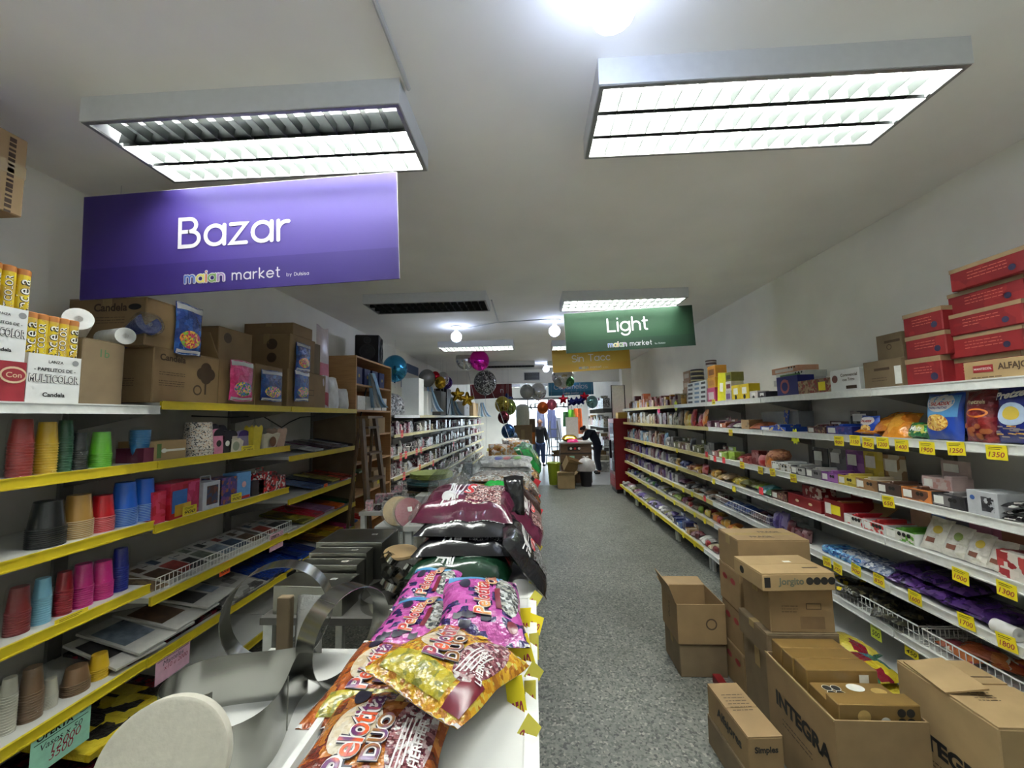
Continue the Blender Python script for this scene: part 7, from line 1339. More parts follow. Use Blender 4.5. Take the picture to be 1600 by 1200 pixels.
# ================================================================== souvenir side, far boards
rr = random.Random(77)
SOUV = P_('white', 'black', 'silver', 'pink', 'maroon', 'grey', 'cream', 'plum')
for row, z in enumerate(FZ[1:], 1):
    y = 5.47
    while y < 15.3:
        w = rr.uniform(.09, .17) if y < 10.4 else rr.uniform(.25, .4); nm, c = rr.choice(SOUV); h = rr.uniform(.1, .2) if row < 5 else rr.uniform(.08, .16)
        kd = rr.choice(('box', 'box', 'tin', 'bag')); c2 = tuple(min(255, int(v * .6 + 90)) for v in c); m = pack('souvenir_' + nm, (c, c2, tuple(int(v * .6) for v in c), (196, 194, 190)), .03, .35)
        what = 'on the %s board, %s' % (('', 'first', 'second', 'third', 'fourth', 'lowest')[row], 'near the bookcase' if y < 7.5 else 'along the middle souvenir bays' if y < 10.4 else 'past the white beam')
        if any(abs(y + w / 2 - e) < w / 2 + .03 for e in FB): y += .05; continue
        if kd == 'tin': o = tin('%s mug shaped souvenir %s' % (nm, what), min(w, .12) * .42, h * .8, m, mat('souv_lid_' + nm, c2, .4), None, 'souvenirs on the far boards')
        elif kd == 'bag': o = standing_bag('packet', '%s souvenir packet %s' % (nm, what), w * .9, h, .04, m, 'souvenirs on the far boards', 'packet', rr.randint(1, 5), .1)[0]
        else: o = small_box('%s souvenir box %s' % (nm, what), w * .92, .12, h, m, None, 'box', 'souvenirs on the far boards')
        put(o, LX - .03 - rr.uniform(0, .04), y + w / 2, z, .12 if kd == 'box' else .05); y += w
for k, (px, py) in enumerate(((627, 678), (625, 714), (633, 711), (650, 706), (657, 703), (630, 744), (655, 731), (676, 724), (708, 694))):
    price_card(px, py, LX, .11, .11, REDTAG if k != 6 else ORANGEP, None, '%s card on the souvenir boards, %s counting from the bookcase' % ('coral' if k != 6 else 'orange', nth[k]), 'coral cards on the souvenir boards', rows=2, dx=.012)
# things on top of the souvenir bays
def top_item(px, pa_top, w, d, m, label, X=-2.05, name='white_box'):
    z = FZ[0]; y = y_of(px, X, z); h = z_of(pa_top, X, y) - z; o = link(name, rbox(d, w, h, m, .006)); tag(o, label, 'box', 'boxes on top of the souvenir bays'); o.location = (X, y, z + .0005); return o
for k in range(3):
    y = 5.6 + .25 * k; o = link('wrapped_bundle', pillow_mesh(.3, .36, .09, pack('wrapped_silver', ((170, 172, 176), (206, 206, 208), (60, 60, 66), (130, 132, 136)), .05, .15, .8), k % 4)); tag(o, 'shiny clear wrapped bundle on the souvenir bays, %s from the bookcase' % nth[k], 'bundle', 'wrapped bundles'); o.location = (-2.1, y, FZ[0] + .17); o.rotation_euler = (PI / 2 - .3, 0, PI / 2)
top_item(645, 592, .3, .3, WBOX, 'white appliance box by the wrapped bundles'); top_item(660, 612, .35, .3, WBOX, 'lower white box beside the wrapped bundles', X=-2.1); top_item(682, 612, .5, .3, GREYM, 'grey box with dark panel under the grey balloons'); top_item(692, 608, .5, .3, mat('dark_box', (40, 38, 42), .5), 'dark box under the purple balloon', X=-2.15)
top_item(722, 628, .9, .3, WBOX, 'pale box under the gold balloons', X=-2.1); top_item(737, 630, 1.2, .3, KRAFT2, 'brown box past the gold balloons', X=-2.1)
BLANK = mat('sky_blue_flag', (150, 186, 216), .7); 
def flag(px, py0, py1, Y, X, w, label):
    a = onY(px, py0, Y); c = onY(px, py1, Y); L_ = a.z - c.z; r = thing('flag', label, 'flag', (a.x, Y, c.z - .08), 0, 'light blue flags'); MB().tube([(-.1, 0, 0), (0, 0, L_ + .1)], .008, 6).build('pole', BLACKP, r)
    for k, m in enumerate((BLANK, mat('flag_white', (206, 208, 210), .7), BLANK)):
        b = MB(); b.grid(lambda s, t, k=k: ((k + s) / 3 * w * (1 - .72 * t ** .6) - .01, .03 * math.sin(6 * (k + s) + 3 * t), .1 + L_ * t), 5, 8); b.build('stripe', m, r, True)
flag(577, 586, 640, 4.7, 0, .26, 'light blue and white flag hanging in front of the bookcase'); flag(668, 606, 645, 7.6, 0, .34, 'light blue and white flag on the souvenir bays'); flag(705, 622, 650, 9, 0, .3, 'dark blue folded flag on the souvenir bays'); flag(751, 630, 652, 14.3, 0, .4, 'light blue flag farthest along the souvenir bays')
for k, (px, py, w_, lb) in enumerate(((645, 578, .5, 'small blue pennant stuck high on the white wall'), (637, 600, .4, 'small blue and grey pennant stuck lower on the white wall'))):
    p = onX(px, py, WL + .004); o = link('wall_pennant', MB().box(-.001, .001, -.4, .4, -.09, .09).mesh('wall_pennant', mat('pennant_blue', (84, 104, 140), .6))); tag(o, lb, 'pennant'); o.location = p
# ------------------------------------------------------------------ foil balloons
def foil(name, c, rough=.16): return mat('foil_' + name, c, rough, .85, noise=.05, bump=.2, bscale=14)
def balloon(px, py, Y, rad, m, label, shape='round', squash=.75, tail=.3, rz=0., tilt=0.):
    p = onY(px, py, Y); r = thing('foil_balloon', label, 'balloon', p, rz, 'foil balloons'); r.rotation_euler.y = tilt
    b = MB()
    if shape == 'round':
        b.grid(lambda a, c: (rad * math.sin(PI * c) * math.cos(2 * PI * a), rad * squash * math.sin(PI * c) * math.sin(2 * PI * a) * (1 + .05 * math.sin(20 * PI * a)), rad * 1.1 * math.cos(PI * c)), 20, 12, True)
    elif shape == 'star':
        def fn(a, c): an = 2 * PI * a; k = rad * (.78 + .22 * math.cos(5 * an)); e = math.sin(PI * c); return (k * e * math.sin(an), -rad * .3 * math.cos(PI * c), k * e * math.cos(an))
        b.grid(fn, 40, 8, True)
    elif shape == 'bent':
        b.tube([(-rad * .4, 0, -rad), (-rad * .4, 0, rad * .9), (rad * .3, 0, rad * .8), (rad * .4, 0, rad * .1), (-rad * .2, 0, 0), (rad * .5, 0, -rad)], [rad * .2, rad * .26, rad * .26, rad * .26, rad * .24, rad * .2], 8)
    b.build('foil_body', m, r, True)
    if tail == 'down': tail = p.z - rad * 1.05 - (DZ + .005)
    elif tail <= .3: MB().tube([(0, 0, rad * (1.08 if shape == 'round' else .8)), (0, 0, CEIL - p.z)], .002, 4).build('hanging_string', mat('nylon_string', (190, 190, 190)), r)
    if tail: MB().tube([(0, 0, -rad * 1.05), (.02, 0, -rad * 1.05 - tail * .5), (0, .01, -rad * 1.05 - tail)], .004, 5).build('ribbon', mat('ribbon_silver', (196, 196, 200), .3), r, True)
    MB().lathe([(.0, -rad * 1.02), (rad * .1, -rad * 1.16), (.0, -rad * 1.14)], 8).build('neck', m, r, True); return r
SIL = foil('silver', (196, 196, 200)); MAG = foil('magenta', (206, 40, 170)); GOL = foil('gold', (206, 166, 50)); RDF = foil('red', (196, 26, 46)); NVF = foil('navy', (36, 44, 110)); GRF = foil('grey', (140, 140, 146), .3); BLF = foil('blue', (70, 110, 170)); GNF = foil('green', (80, 140, 90))
balloon(727, 561, 8, .2, SIL, 'silver foil balloon floating beside the magenta one', tail='down', squash=.6, tilt=-.2); balloon(749, 563, 7.6, .19, MAG, 'magenta foil balloon floating below the lamp', tail='down', squash=.6, tilt=-.35)
mb_ = pack('mirror_tiles', ((40, 40, 44), (60, 60, 66), (180, 180, 184), (90, 90, 96)), .03, .2, 0, coat=.5)
bl_ = balloon(758, 598, 8.6, .25, mb_, 'round black and silver mirror ball balloon', squash=1, tail='down')
balloon(667, 591, 8, .17, GRF, 'grey foil balloon near the wall pennants', tail=.2, squash=.8); balloon(680, 588, 8.3, .1, RDF, 'small red balloon in the grey and gold bunch', tail=.2); balloon(688, 598, 8.2, .12, GOL, 'gold balloon in the bunch by the wall', tail=.2); balloon(692, 592, 8.5, .14, SIL, 'silver balloon in the bunch by the wall', tail=.2); balloon(698, 598, 8.8, .13, foil('purple', (90, 60, 140)), 'purple balloon at the end of the bunch by the wall', tail=.2)
balloon(617, 576, 6.2, .2, foil('teal', (60, 140, 180)), 'teal blue balloon peeking out behind the loudspeaker', tail=.1)
balloon(715, 617, 8.6, .16, GOL, 'crumpled gold foil balloon, first of the gold pair on the pale boxes', 'star', tail=0); balloon(730, 624, 8.6, .17, GOL, 'crumpled gold foil balloon, second of the gold pair on the pale boxes', 'star', tail=0, rz=.4); balloon(785, 632, 10.4, .2, foil('pale_gold', (186, 170, 80)), 'pale gold balloon under the red sign', tail=.3); balloon(795, 636, 10.6, .2, foil('lime', (150, 170, 90)), 'lime and blue balloon under the red sign', tail=.3)
balloon(787, 652, 10, .15, foil('wine', (120, 50, 60)), 'wine red balloon hanging above the blue one', tail=.1); balloon(794, 674, 9.8, .17, BLF, 'round blue balloon low beside the brown cartons', tail=0, squash=.9); balloon(800, 684, 10, .15, foil('grey_blue', (100, 120, 150)), 'grey blue balloon below the round blue one', tail=0)
balloon(880, 588, 9.2, .26, SIL, 'silver balloon crowned by the yellow sign', squash=.7, tail=.1); balloon(872, 597, 9.1, .1, GRF, 'small silver balloon of the bunch under the yellow sign', tail=0); balloon(890, 596, 9.1, .11, GNF, 'small greenish balloon of the bunch under the yellow sign', tail=0)
balloon(823, 612, 11.6, .2, GRF, 'grey number balloon hanging past the beam', squash=.5, tail=.2); balloon(841, 612, 11.8, .24, SIL, 'silver animal shaped balloon hanging past the beam', squash=.6, tail=.1)
balloon(880, 624, 11.2, .14, RDF, 'red star balloon under the teal sign', 'star', tail=0); balloon(913, 620, 11.4, .14, RDF, 'red star balloon beside the navy stars', 'star', tail=0)
for k, px in enumerate((893, 901, 908)): balloon(px, 628 - k, 11.3, .13, NVF, 'navy star balloon under the teal sign, %s along' % nth[k], 'star', tail=0)
balloon(792, 624, 11.2, .18, NVF, 'navy star balloon under the red sign', 'star', tail=0); balloon(925, 628, 11, .16, foil('seafoam', (120, 160, 160)), 'pale green balloon beside the red star', tail=0); balloon(848, 637, 12, .17, foil('orange', (220, 110, 50), .3), 'orange balloon hanging in the bright shop front', tail=0); balloon(862, 632, 12, .15, foil('rose', (220, 110, 130), .3), 'rose pink balloon hanging in the bright shop front', tail=0)
# ------------------------------------------------------------------ red drinks fridge
CR = mat('fridge_red', (120, 14, 24), .35, noise=.03); fr = thing('drinks_fridge', 'red drinks fridge with white ring logo at the end of the snack bays', 'fridge', (2.02, 8.95, 0)); fw_, fd_, fh_ = .58, .62, 1.58
link('body', rbox(fw_, fd_, fh_ - .08, CR, .012), fr, (0, 0, .08)); MB().box(-fw_ / 2 + .03, fw_ / 2 - .03, -fd_ / 2 + .03, fd_ / 2 - .03, 0, .08).build('plinth', BLACKP, fr)
for k in range(5): MB().box(-fw_ / 2 - .004, -fw_ / 2, -.25, .25, .14 + k * .05, .16 + k * .05).build('grille_slat', REDINK, fr)
s = (fw_, fd_, fh_); fdisc(fr, s, 'front', mat('logo_pink_white', (206, 150, 150), .5), .125, .14, .16, 'logo_ring', ring=.09); ftext(fr, s, 'front', 'Coca', mat('logo_pink_white', (206, 150, 150)), width=.15, u=.14, v=.16, shear=.3)
ftext(fr, s, 'left', 'Coca-Cola', PAPER, width=.9, height=.12, u=.2, v=-.02, turn=1, off=.03); MB().box(-fw_ / 2 - .006, -fw_ / 2 - .001, -.28, .12, .45, fh_ - .1).build('glass_door', mat('dark_glass', (40, 24, 28), .1), fr); MB().box(-fw_ / 2 - .03, -fw_ / 2 - .006, .1, .13, .7, 1.1).build('door_handle', BLACKP, fr)
o = link('yellow_carton', rbox(.2, .25, .13, mat('mustard_box', (176, 150, 60), .5))); tag(o, 'mustard coloured box on top of the red fridge', 'box'); o.location = (1.95, 8.85, 1.581)
o = thing('whiteboard', 'white board in a black frame standing behind the red fridge', 'board', (2.0, 9.35, 1.585)); MB().box(-.14, .14, -.008, .008, .0, .75).build('panel', PAPER, o); MB().tube([(-.15, 0, 0), (-.15, 0, .76), (.15, 0, .76), (.15, 0, 0)], .013, 6).build('frame', BLACKP, o); MB().box(-.13, .13, -.1, .1, -1.58, -.001).build('stand', GREYM, o)
# ------------------------------------------------------------------ counter group
CW = wood('crate_wood', (84, 62, 46), (116, 90, 66), (1, 1, 9))
ct = thing('counter', 'wooden crate counter with a small mint label near the lime bin', 'counter', (1.05, 10.25, 0)); 
for k, z in enumerate((.02, .26, .5, .74)): MB().box(-.38, .38, -.3, .3, z, z + .225).build('crate', CW, ct)
for z in (.25, .49, .73): MB().box(-.385, .385, -.305, -.3, z - .02, z + .02).build('crate_rail', mat('crate_gap', (46, 36, 30), .7), ct)
MB().box(-.41, .41, -.33, .33, .968, 1.0).build('counter_top', mat('counter_top_grey', (150, 146, 142), .4), ct); MB().box(-.16, -.04, -.306, -.3005, .55, .67).build('mint_label', GREENP, ct); MB().box(-.2, .1, -.307, -.3005, .8, .9).build('dark_panel', INK, ct)
for k in range(3): fdisc(ct, (.8, .6, 2), 'front', REDINK if k % 2 else PAPER, .03, -.12 + .1 * k, -.15, 'round_mark', e=.0085)
gb_ = link('gold_cushion', pillow_mesh(.42, .3, .1, GOL, 2)); tag(gb_, 'shiny gold foil bag lying on the counter', 'bag'); gb_.location = (.92, 10.15, 1.08); pk_ = link('pink_packet', pillow_mesh(.28, .2, .06, mat('hot_pink_bag', (230, 50, 130), .3), 1)); tag(pk_, 'hot pink packet hanging at the counter edge', 'packet'); pk_.location = (.98, 10.02, 1.03); pk_.rotation_euler = (.3, 0, 0)
mon = thing('till_screen', 'pale back of the till screen on the counter', 'screen', (1.02, 10.45, 1.0005)); MB().box(-.16, .16, -.015, .015, .08, .62).build('screen_back', mat('screen_pale', (186, 180, 176), .5), mon); MB().box(-.03, .03, -.03, .03, 0, .08).build('foot', BLACKP, mon)
bn = thing('waste_bin', 'lime green waste bin with a rim on the pale floor', 'bin', (.49, 9.86, 0)); LIME = mat('lime_plastic', (160, 180, 40), .4); MB().lathe([(.115, 0), (.15, .46), (.158, .465), (.165, .5), (.16, .53), (.15, .53), (.14, .47), (.11, .02), (0, .02)], 28).build('bin_body', LIME, bn, True); MB().lathe([(.166, .49), (.172, .5), (.172, .515), (.166, .52)], 28).build('rim', LIME, bn, True)
bs = MB().lathe([(.1, 0), (.16, .08), (.17, .1), (.15, .1), (.09, .01), (0, .01)], 22).build('straw_basket', mat('straw', (130, 110, 70), .8, bump=.3), None, True); tag(bs, 'shallow straw basket on a dark stool behind the lime bin', 'basket'); bs.location = (.66, 11.0, .62)
so = thing('stool', 'dark wooden stool under the straw basket', 'stool', (.66, 11.0, 0)); MB().lathe([(0, .58), (.16, .58), (.16, .62), (0, .62)], 18).build('seat', CW, so)
for k in range(4): a = PI / 4 + k * PI / 2; MB().tube([(.13 * math.cos(a), .13 * math.sin(a), .58), (.17 * math.cos(a), .17 * math.sin(a), 0)], .018, 6).build('leg', CW, so)
oc = open_carton('opened cardboard box full of dark scraps at the counter foot', .38, .3, .3, KRAFT2, (50, 20, None, 40), None, fl=.1); oc.location = (.74, 9.4, .0005); MB().box(-.18, .18, -.14, .14, .22, .25).build('scraps', BLACKP, oc)
oc = open_carton('cardboard box tipped on its side behind the scrap box', .34, .3, .26, KRAFT2, (60, None, None, None), None, fl=.12); oc.location = (.86, 9.76, .36); oc.rotation_euler = (R_(24), R_(20), R_(14))
cs = link('cardboard_block', rbox(.4, .26, .3, KRAFT3)); tag(cs, 'low dark carton propping the tipped box', 'box'); cs.location = (.80, 9.79, .0005)
bd = thing('dark_bin', 'dark grey bin holding up the white carrier bag', 'bin', (1.24, 9.62, 0)); MB().lathe([(.12, 0), (.15, .34), (.155, .35), (.14, .35), (.11, .02), (0, .02)], 22).build('bin_body', mat('dark_bin_grey', (52, 50, 54), .5), bd, True)
wb = MB(); wr_ = lambda c: .19 * max(.0, 1 - c ** 2.4) ** .55 + .03
wb.grid(lambda a, c: (wr_(c) * (1 + .09 * math.sin(10 * PI * a + 4 * c)) * math.cos(2 * PI * a), wr_(c) * .85 * (1 + .09 * math.sin(8 * PI * a + 3 * c)) * math.sin(2 * PI * a), .355 + .3 * c), 24, 12, True); o = wb.build('carrier_bag', mat('white_carrier', (206, 204, 202), .35, bump=.3), None, True); tag(o, 'knotted white carrier bag on the dark bin', 'bag'); o.location = (1.24, 9.62, .0)
for sx in (-1, 1): MB().tube([(sx * .01, 0, .63), (sx * .04, 0, .67), (sx * .07, 0, .685)], [.03, .03, .014], 8).build('handle_loop', mat('white_carrier', (206, 204, 202)), o, True)
# ------------------------------------------------------------------ shop front goods
def front_box(px, py0, py1, Y, w, d, m, label, cat='box', name='goods_box', z0=None):
    a, c = onY(px, py0, Y), onY(px, py1, Y); zb_ = 0.; o = link(name, rbox(w, d, a.z - zb_, m, .006)); tag(o, label, cat); o.location = (a.x, Y, zb_ + .0005); return o
o = front_box(817, 664, 735, 12.0, .55, .4, KRAFT, 'tall brown carton pile past the island', name='carton'); fpatch(o, (.55, .4, 1.35), 'front', TAPE, .1, 1.2, 0, 0, 'tape'); fpatch(o, (.55, .4, 1.35), 'front', INKB, .55, .03, 0, 0, 'dark_seam')
o = front_box(830, 654, 730, 12.4, .25, .3, KRAFT3, 'narrow brown display stand past the carton pile', 'stand'); fpatch(o, (.25, .3, 1.5), 'front', mat('orange_print', (214, 120, 40)), .2, .35, 0, .25, 'orange_goods'); fpatch(o, (.25, .3, 1.5), 'front', mat('pale_blue_goods', (150, 170, 200), .4), .2, .3, 0, -.1, 'blue_goods')
pr = [(.0, 0), (.2, .0), (.21, .3), (.2, .55), (.1, .62), (0, .62)]; o = MB().lathe(pr, 18).build('white_sack', mat('cream_sack', (196, 198, 180), .6, bump=.3), None, True); tag(o, 'cream sack standing on the brown carton pile', 'sack'); pz = onY(817, 664, 12.0); o.location = (pz.x, 12.0, pz.z + .001)
for k, (px, py, w_, h_, c, lb) in enumerate(((845, 660, .3, 1.0, (150, 160, 200), 'lavender garment hanging in the shop window'), (862, 662, .3, 1.1, (120, 130, 180), 'blue grey garment hanging in the shop window'), (872, 670, .25, .9, (196, 200, 215), 'pale garment hanging in the shop window'), (903, 658, .3, 1.0, (230, 110, 50), 'orange garment hanging in the shop window'), (893, 648, .25, .4, (110, 190, 60), 'bright green card hanging in the shop window'), (884, 655, .2, .6, (40, 90, 50), 'dark green bottle shaped display in the window'))):
    p = onY(px, py, 15.85); b = MB(); b.grid(lambda a, c_: ((a - .5) * w_ * (1 + .2 * c_), .04 * math.sin(9 * a + 2 * c_), -h_ * c_), 8, 8); b.grid(lambda a, c_: ((.5 - a) * w_ * (1 + .2 * c_), .03 + .04 * math.sin(9 * (1 - a) + 2 * c_), -h_ * c_), 8, 8); o = b.build('hanging_garment', mat('garment_%d' % k, c, .7), None, True); tag(o, lb, 'garment', 'goods hanging in the shop window'); o.location = (p.x, p.y - .03 * (k % 2), p.z + h_ / 2); MB().tube([(0, .01, 0), (0, .01, 2.33 - (p.z + h_ / 2))], .006, 5).build('hanger_hook', BLACKP, o)
rl = MB().tube([(-1.0, 15.85, 2.33), (1.5, 15.85, 2.33)], .02, 8).build('hanging_rail', BLACKP, None, True); tag(rl, 'dark rail across the shop front above the garments', 'rail')
for x in (-.9, 1.4): MB().tube([(x, 15.85, 2.33), (x, 15.85, CEIL)], .008, 6).build('drop_rod', BLACKP, rl)
wtx = thing('window_lettering', 'white vinyl letters seen from behind on the shop window', 'lettering', (.72, YE + .02, 2.0)); text(wtx, '(EU)PL', (0, 0, .08), (1, 0, 0), (0, 0, 1), PAPER, 1.7, .3, off=.03); text(wtx, 'Mo', (.1, 0, -.35), (1, 0, 0), (0, 0, 1), PAPER, .4, off=.03)
# metal stepladder in the shop front
ms = thing('folding_ladder', 'grey metal folding ladder standing near the man', 'ladder', (.72, 13.6, 0)); AL = mat('grey_tube', (120, 122, 128), .4, .5)
for x in (-.2, .2): MB().tube([(x - .1, 0, 0), (x * .6, .25, 1.5)], .02, 6).build('rail', AL, ms); MB().tube([(x + .15, .5, 0), (x * .6, .27, 1.5)], .018, 6).build('rear_leg', AL, ms)
for k in range(4): MB().box(-.22 + .02 * k, .2 - .02 * k, .05 * k, .05 * k + .08, .3 * (k + 1), .3 * (k + 1) + .03).build('step', AL, ms)
# wall shelving of white goods past the beam
for k in range(3):
    r = thing('wall_shelf', 'white wall shelf of pale goods past the fridge, %s' % ('lowest', 'middle', 'highest')[k], 'shelf', (2.18, 12.9, .75 + .55 * k), 0, 'wall shelves past the fridge'); MB().box(-.2, .15, -1.6, 1.6, 0, .03).build('shelf_board', WHITE, r)
    for y in (-1.3, 0, 1.3): MB().box(-.15, .15, y, y + .02, -.12, 0).build('bracket', GREYM, r)
    for j in range(12):
        nm, c = P_('white', 'cream', 'grey', 'silver', 'tan', 'pink')[(j * 5 + k) % 6]; h = .18 + .2 * ((j * 7 + k) % 5) / 5; o = small_box('%s goods box on the %s wall shelf past the fridge' % (nm, ('lowest', 'middle', 'highest')[k]), .22, .2, h, pack('souvenir_' + nm, (c, c, c), .05), None, 'box', 'pale goods on the wall shelves'); put(o, 2.0, 11.5 + .26 * j, .78 + .55 * k, .2)
for k in range(6): nm, c = P_('white', 'cream', 'tan', 'grey', 'maroon', 'silver')[k]; o = small_box('%s crate on the floor under the wall shelves' % nm, .4, .4, .3 + .12 * (k % 3), pack('crate_' + nm, (c, tuple(int(v * .8) for v in c)), .1), None, 'crate', 'crates under the wall shelves'); o.location = (2.12, 12.1 + .5 * k, .0005)
for k in range(8):
    nm, c = P_('white', 'pink', 'cream', 'silver', 'yellow', 'sky', 'white', 'grey')[k]; o = small_box('%s gift box piled at the shop window, %s' % (nm, nth[k]), .35, .3, .35 + .1 * (k % 3), mat('gift_' + nm, c, .5), PAPER, 'box', 'gift boxes at the shop window'); o.location = (-1.6 + .42 * (k % 4), 15.2 + .35 * (k // 4), .0005)
# ------------------------------------------------------------------ people
def skin(name, joints, bones, m, parent, lv=2, root=0, wide=1.):
    me = bpy.data.meshes.new(name); me.from_pydata([j[:3] for j in joints], bones, []); o = link(name, me, parent); me.materials.append(m)
    md = o.modifiers.new('skin', 'SKIN'); md.use_smooth_shade = True
    for v, j in zip(me.skin_vertices[0].data, joints): v.radius = (j[3] * wide, (j[4] if len(j) > 4 else j[3]) * wide)
    me.skin_vertices[0].data[root].use_root = True
    sb = o.modifiers.new('sub', 'SUBSURF'); sb.levels = lv; sb.render_levels = lv; return o
SKIN = mat('skin_tone', (176, 128, 104), .55)
def hand(J, Bn, w, d, side, r=.010):
    """palm and five bent fingers from wrist index w, d = pointing direction"""
    d = Vector(d).normalized(); p = Vector(J[w][:3]); out = Vector((side, 0, 0)); out = (out - d * out.dot(d)).normalized(); up = d.cross(out); palm = len(J); J.append((*(p + d * .05), .026, .014)); Bn.append((w, palm))
    for k, (o_, l_) in enumerate(((-.024, .062), (-.008, .072), (.008, .068), (.024, .054))):
        a = len(J); b0 = p + d * .085 + up * o_; J.append((*b0, r, r)); J.append((*(b0 + d * l_ * .5 - out * .008), r * .9, r * .9)); J.append((*(b0 + d * l_ - out * .025), r * .75, r * .75)); Bn += [(palm, a), (a, a + 1), (a + 1, a + 2)]
    a = len(J); J.append((*(p + d * .05 - up * .035), r * 1.1, r)); J.append((*(p + d * .085 - up * .052 - out * .01), r * .85, r * .85)); Bn += [(palm, a), (a, a + 1)]
def head_parts(parent, c, f, hr, hairm, bald=False):
    """eyes, nose, mouth, ears and hair about head centre c, facing f"""
    c, f = Vector(c), Vector(f).normalized(); s = f.cross(Vector((0, 0, 1))).normalized(); u = s.cross(f)
    for k in (-1, 1):
        e = c + f * hr * .92 + s * k * hr * .36 + u * hr * .05; MB().lathe([(0, -.011), (.011, 0), (0, .011)], 10, Matrix.Translation(e)).build('eye', INK, parent, True); e = c + s * k * hr * .98; MB().lathe([(0, -.03), (.018, -.01), (.02, .01), (0, .03)], 8, Matrix.Translation(e)).build('ear', SKIN, parent, True)
    n = c + f * hr * 1.02 - u * hr * .2; MB().lathe([(0, .035), (.012, -.005), (.016, -.015), (0, -.02)], 8, Matrix.Translation(n)).build('nose', SKIN, parent, True); m = c + f * hr * .9 - u * hr * .62; MB().box(-.025, .025, -.004, .004, -.005, .005, Matrix.Translation(m) @ s.to_track_quat('X', 'Z').to_matrix().to_4x4()).build('mouth', mat('lip_tone', (130, 70, 66), .5), parent)
    b = MB(); M = Matrix((s, f, u)).transposed().to_4x4(); M.translation = c; R0 = hr * 1.08
    b.grid(lambda a, t: M @ Vector((R0 * math.sin(PI * t * .58) * math.cos(2 * PI * a), R0 * 1.02 * math.sin(PI * t * .58) * math.sin(2 * PI * a) - hr * (.18 + .2 * t), R0 * 1.15 * math.cos(PI * t * .58) + hr * .12)), 16, 8, True); b.build('hair', hairm, parent, True)
def man(loc):
    t = thing('person', 'man in a dark jacket and blue jeans standing in the shop front', 'person', loc); K = 1.58
    J = [(0, 0, .5, .06, .05), (0, .005, .62, .062, .05), (0, .005, .74, .075, .055), (0, 0, .81, .05, .045), (0, -.005, .85, .03, .03), (0, -.015, .89, .042, .048), (0, -.012, .935, .047, .056), (0, -.008, .975, .036, .044)]; Bn = [(k, k + 1) for k in range(7)]
    for s in (-1, 1):
        a = len(J); J += [(s * .05, 0, .47, .05, .05), (s * .055, -.008, .27, .036, .038), (s * .062, .005, .05, .024, .026), (s * .07, -.07, .018, .024, .016)]; Bn += [(0, a), (a, a + 1), (a + 1, a + 2), (a + 2, a + 3)]
        a = len(J); J += [(s * .085, .0, .80, .034, .034), (s * .125, .008, .655, .027, .027), (s * .13, -.03, .52, .018, .02)]; Bn += [(3, a), (a, a + 1), (a + 1, a + 2)]
    J = [(*(v * K for v in j[:3]), *(v * K * (.7 if j[2] < .83 else 1.05) for v in j[3:])) for j in J]
    for w, s in ((14, -1), (21, 1)): hand(J, Bn, w, (0, -.2, -1), s)
    skin('body', J, Bn, SKIN, t)
    jk = [(0, 0, .43, .08, .066), (0, .002, .52, .08, .064), (0, .005, .6, .075, .06), (0, .005, .74, .086, .066), (0, 0, .815, .06, .052), (0, -.004, .842, .042, .042)]; jb = [(0, 1), (1, 2), (2, 3), (3, 4), (4, 5)]
    for s in (-1, 1): a = len(jk); jk += [(s * .09, .0, .79, .044, .044), (s * .127, .008, .655, .036, .036), (s * .131, -.028, .53, .028, .03)]; jb += [(4, a), (a, a + 1), (a + 1, a + 2)]
    skin('jacket', [tuple(v * K for v in j) for j in jk], jb, mat('dark_jacket', (34, 36, 44), .7, bump=.2), t, wide=1.22)
    tr = [(0, 0, .5, .066, .056)]; tb_ = []
    for s in (-1, 1): a = len(tr); tr += [(s * .052, 0, .45, .056, .056), (s * .056, -.006, .27, .043, .045), (s * .062, .005, .055, .034, .036)]; tb_ += [(0, a), (a, a + 1), (a + 1, a + 2)]
    skin('jeans', [tuple(v * K for v in j) for j in tr], tb_, mat('blue_denim', (44, 64, 104), .8, bump=.2), t, wide=1.2)
    for s in (-1, 1): skin('shoe', [tuple(v * K for v in j) for j in ((s * .062, .012, .026, .03, .024), (s * .068, -.05, .022, .03, .02), (s * .071, -.085, .016, .024, .014))], [(0, 1), (1, 2)], mat('black_shoe', (24, 22, 22), .5), t, wide=1.25)
    MB().box(-.04, .04, -.13, -.1, 1.22, 1.33).build('shirt_collar', mat('grey_shirt', (150, 140, 136), .7), t)
    head_parts(t, (0, -.02, .925 * K), (0, -1, 0), .078, mat('grey_hair', (120, 112, 108), .7))
    return t
man((.24, 13.5, 0))
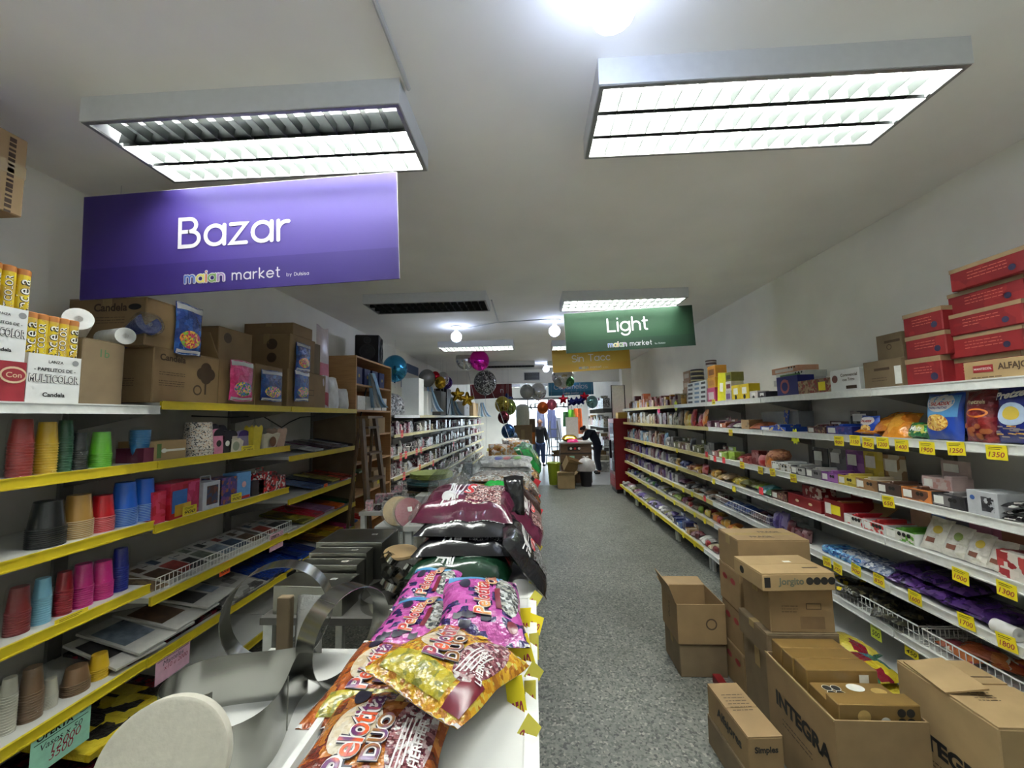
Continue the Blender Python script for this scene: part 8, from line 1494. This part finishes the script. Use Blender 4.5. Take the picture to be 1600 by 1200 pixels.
def worker(loc):
    """facing -x, bent over the counter with both arms reaching down"""
    t = thing('person', 'person in dark navy clothes bent forward over the counter', 'person', loc); K = 1.6
    J = [(.0, 0, .52, .06, .06), (-.03, 0, .62, .056, .062), (-.1, 0, .72, .06, .075), (-.16, 0, .77, .045, .05), (-.195, 0, .785, .03, .03), (-.235, 0, .785, .044, .042), (-.265, 0, .765, .05, .046), (-.29, 0, .735, .036, .036)]; Bn = [(k, k + 1) for k in range(7)]
    for s in (-1, 1):
        a = len(J); J += [(.0, s * .05, .48, .052, .05), (-.015, s * .055, .27, .038, .036), (.02, s * .06, .05, .026, .024), (-.055, s * .065, .018, .016, .024)]; Bn += [(0, a), (a, a + 1), (a + 1, a + 2), (a + 2, a + 3)]
        a = len(J); J += [(-.15, s * .085, .76, .034, .034), (-.2, s * .115, .63, .027, .027), (-.29, s * .08, .62, .02, .018)]; Bn += [(3, a), (a, a + 1), (a + 1, a + 2)]
    J = [(*(v * K for v in j[:3]), *(v * K * (.7 if j[0] > -.2 else 1.05) for v in j[3:])) for j in J]
    for w, s in ((14, -1), (21, 1)): hand(J, Bn, w, (-1, 0, -.1), s)
    skin('body', J, Bn, SKIN, t); NV = mat('navy_clothes', (22, 26, 44), .75, bump=.2)
    jk = [(.0, 0, .46, .078, .076), (-.005, 0, .53, .076, .076), (-.03, 0, .61, .07, .074), (-.1, 0, .715, .072, .086), (-.155, 0, .765, .056, .06)]; jb = [(0, 1), (1, 2), (2, 3), (3, 4)]
    for s in (-1, 1): a = len(jk); jk += [(-.15, s * .088, .755, .044, .044), (-.2, s * .116, .632, .036, .036), (-.275, s * .085, .622, .028, .028)]; jb += [(4, a), (a, a + 1), (a + 1, a + 2)]
    skin('jumper', [tuple(v * K for v in j) for j in jk], jb, NV, t, wide=1.12)
    tr = [(0, 0, .52, .07, .068)]; tb_ = []
    for s in (-1, 1): a = len(tr); tr += [(.0, s * .052, .46, .062, .058), (-.013, s * .056, .27, .047, .045), (.02, s * .06, .05, .036, .036)]; tb_ += [(0, a), (a, a + 1), (a + 1, a + 2)]
    skin('trousers', [tuple(v * K for v in j) for j in tr], tb_, NV, t, wide=1.12)
    for s in (-1, 1): skin('shoe', [tuple(v * K for v in j) for j in ((.03, s * .06, .026, .024, .03), (-.035, s * .064, .022, .02, .03), (-.075, s * .067, .016, .014, .024))], [(0, 1), (1, 2)], mat('black_shoe', (24, 22, 22)), t)
    head_parts(t, (-.262 * K, 0, .77 * K), (-.85, 0, -.52), .074, mat('dark_hair', (30, 24, 24), .6)); MB().lathe([(0, .05), (.04, .03), (.05, -.01), (.03, -.06), (0, -.08)], 12, Matrix.Translation((-.225 * K, 0, .83 * K))).build('hair_bun', mat('dark_hair', (30, 24, 24)), t, True)
    return t
worker((1.84, 11.6, 0))
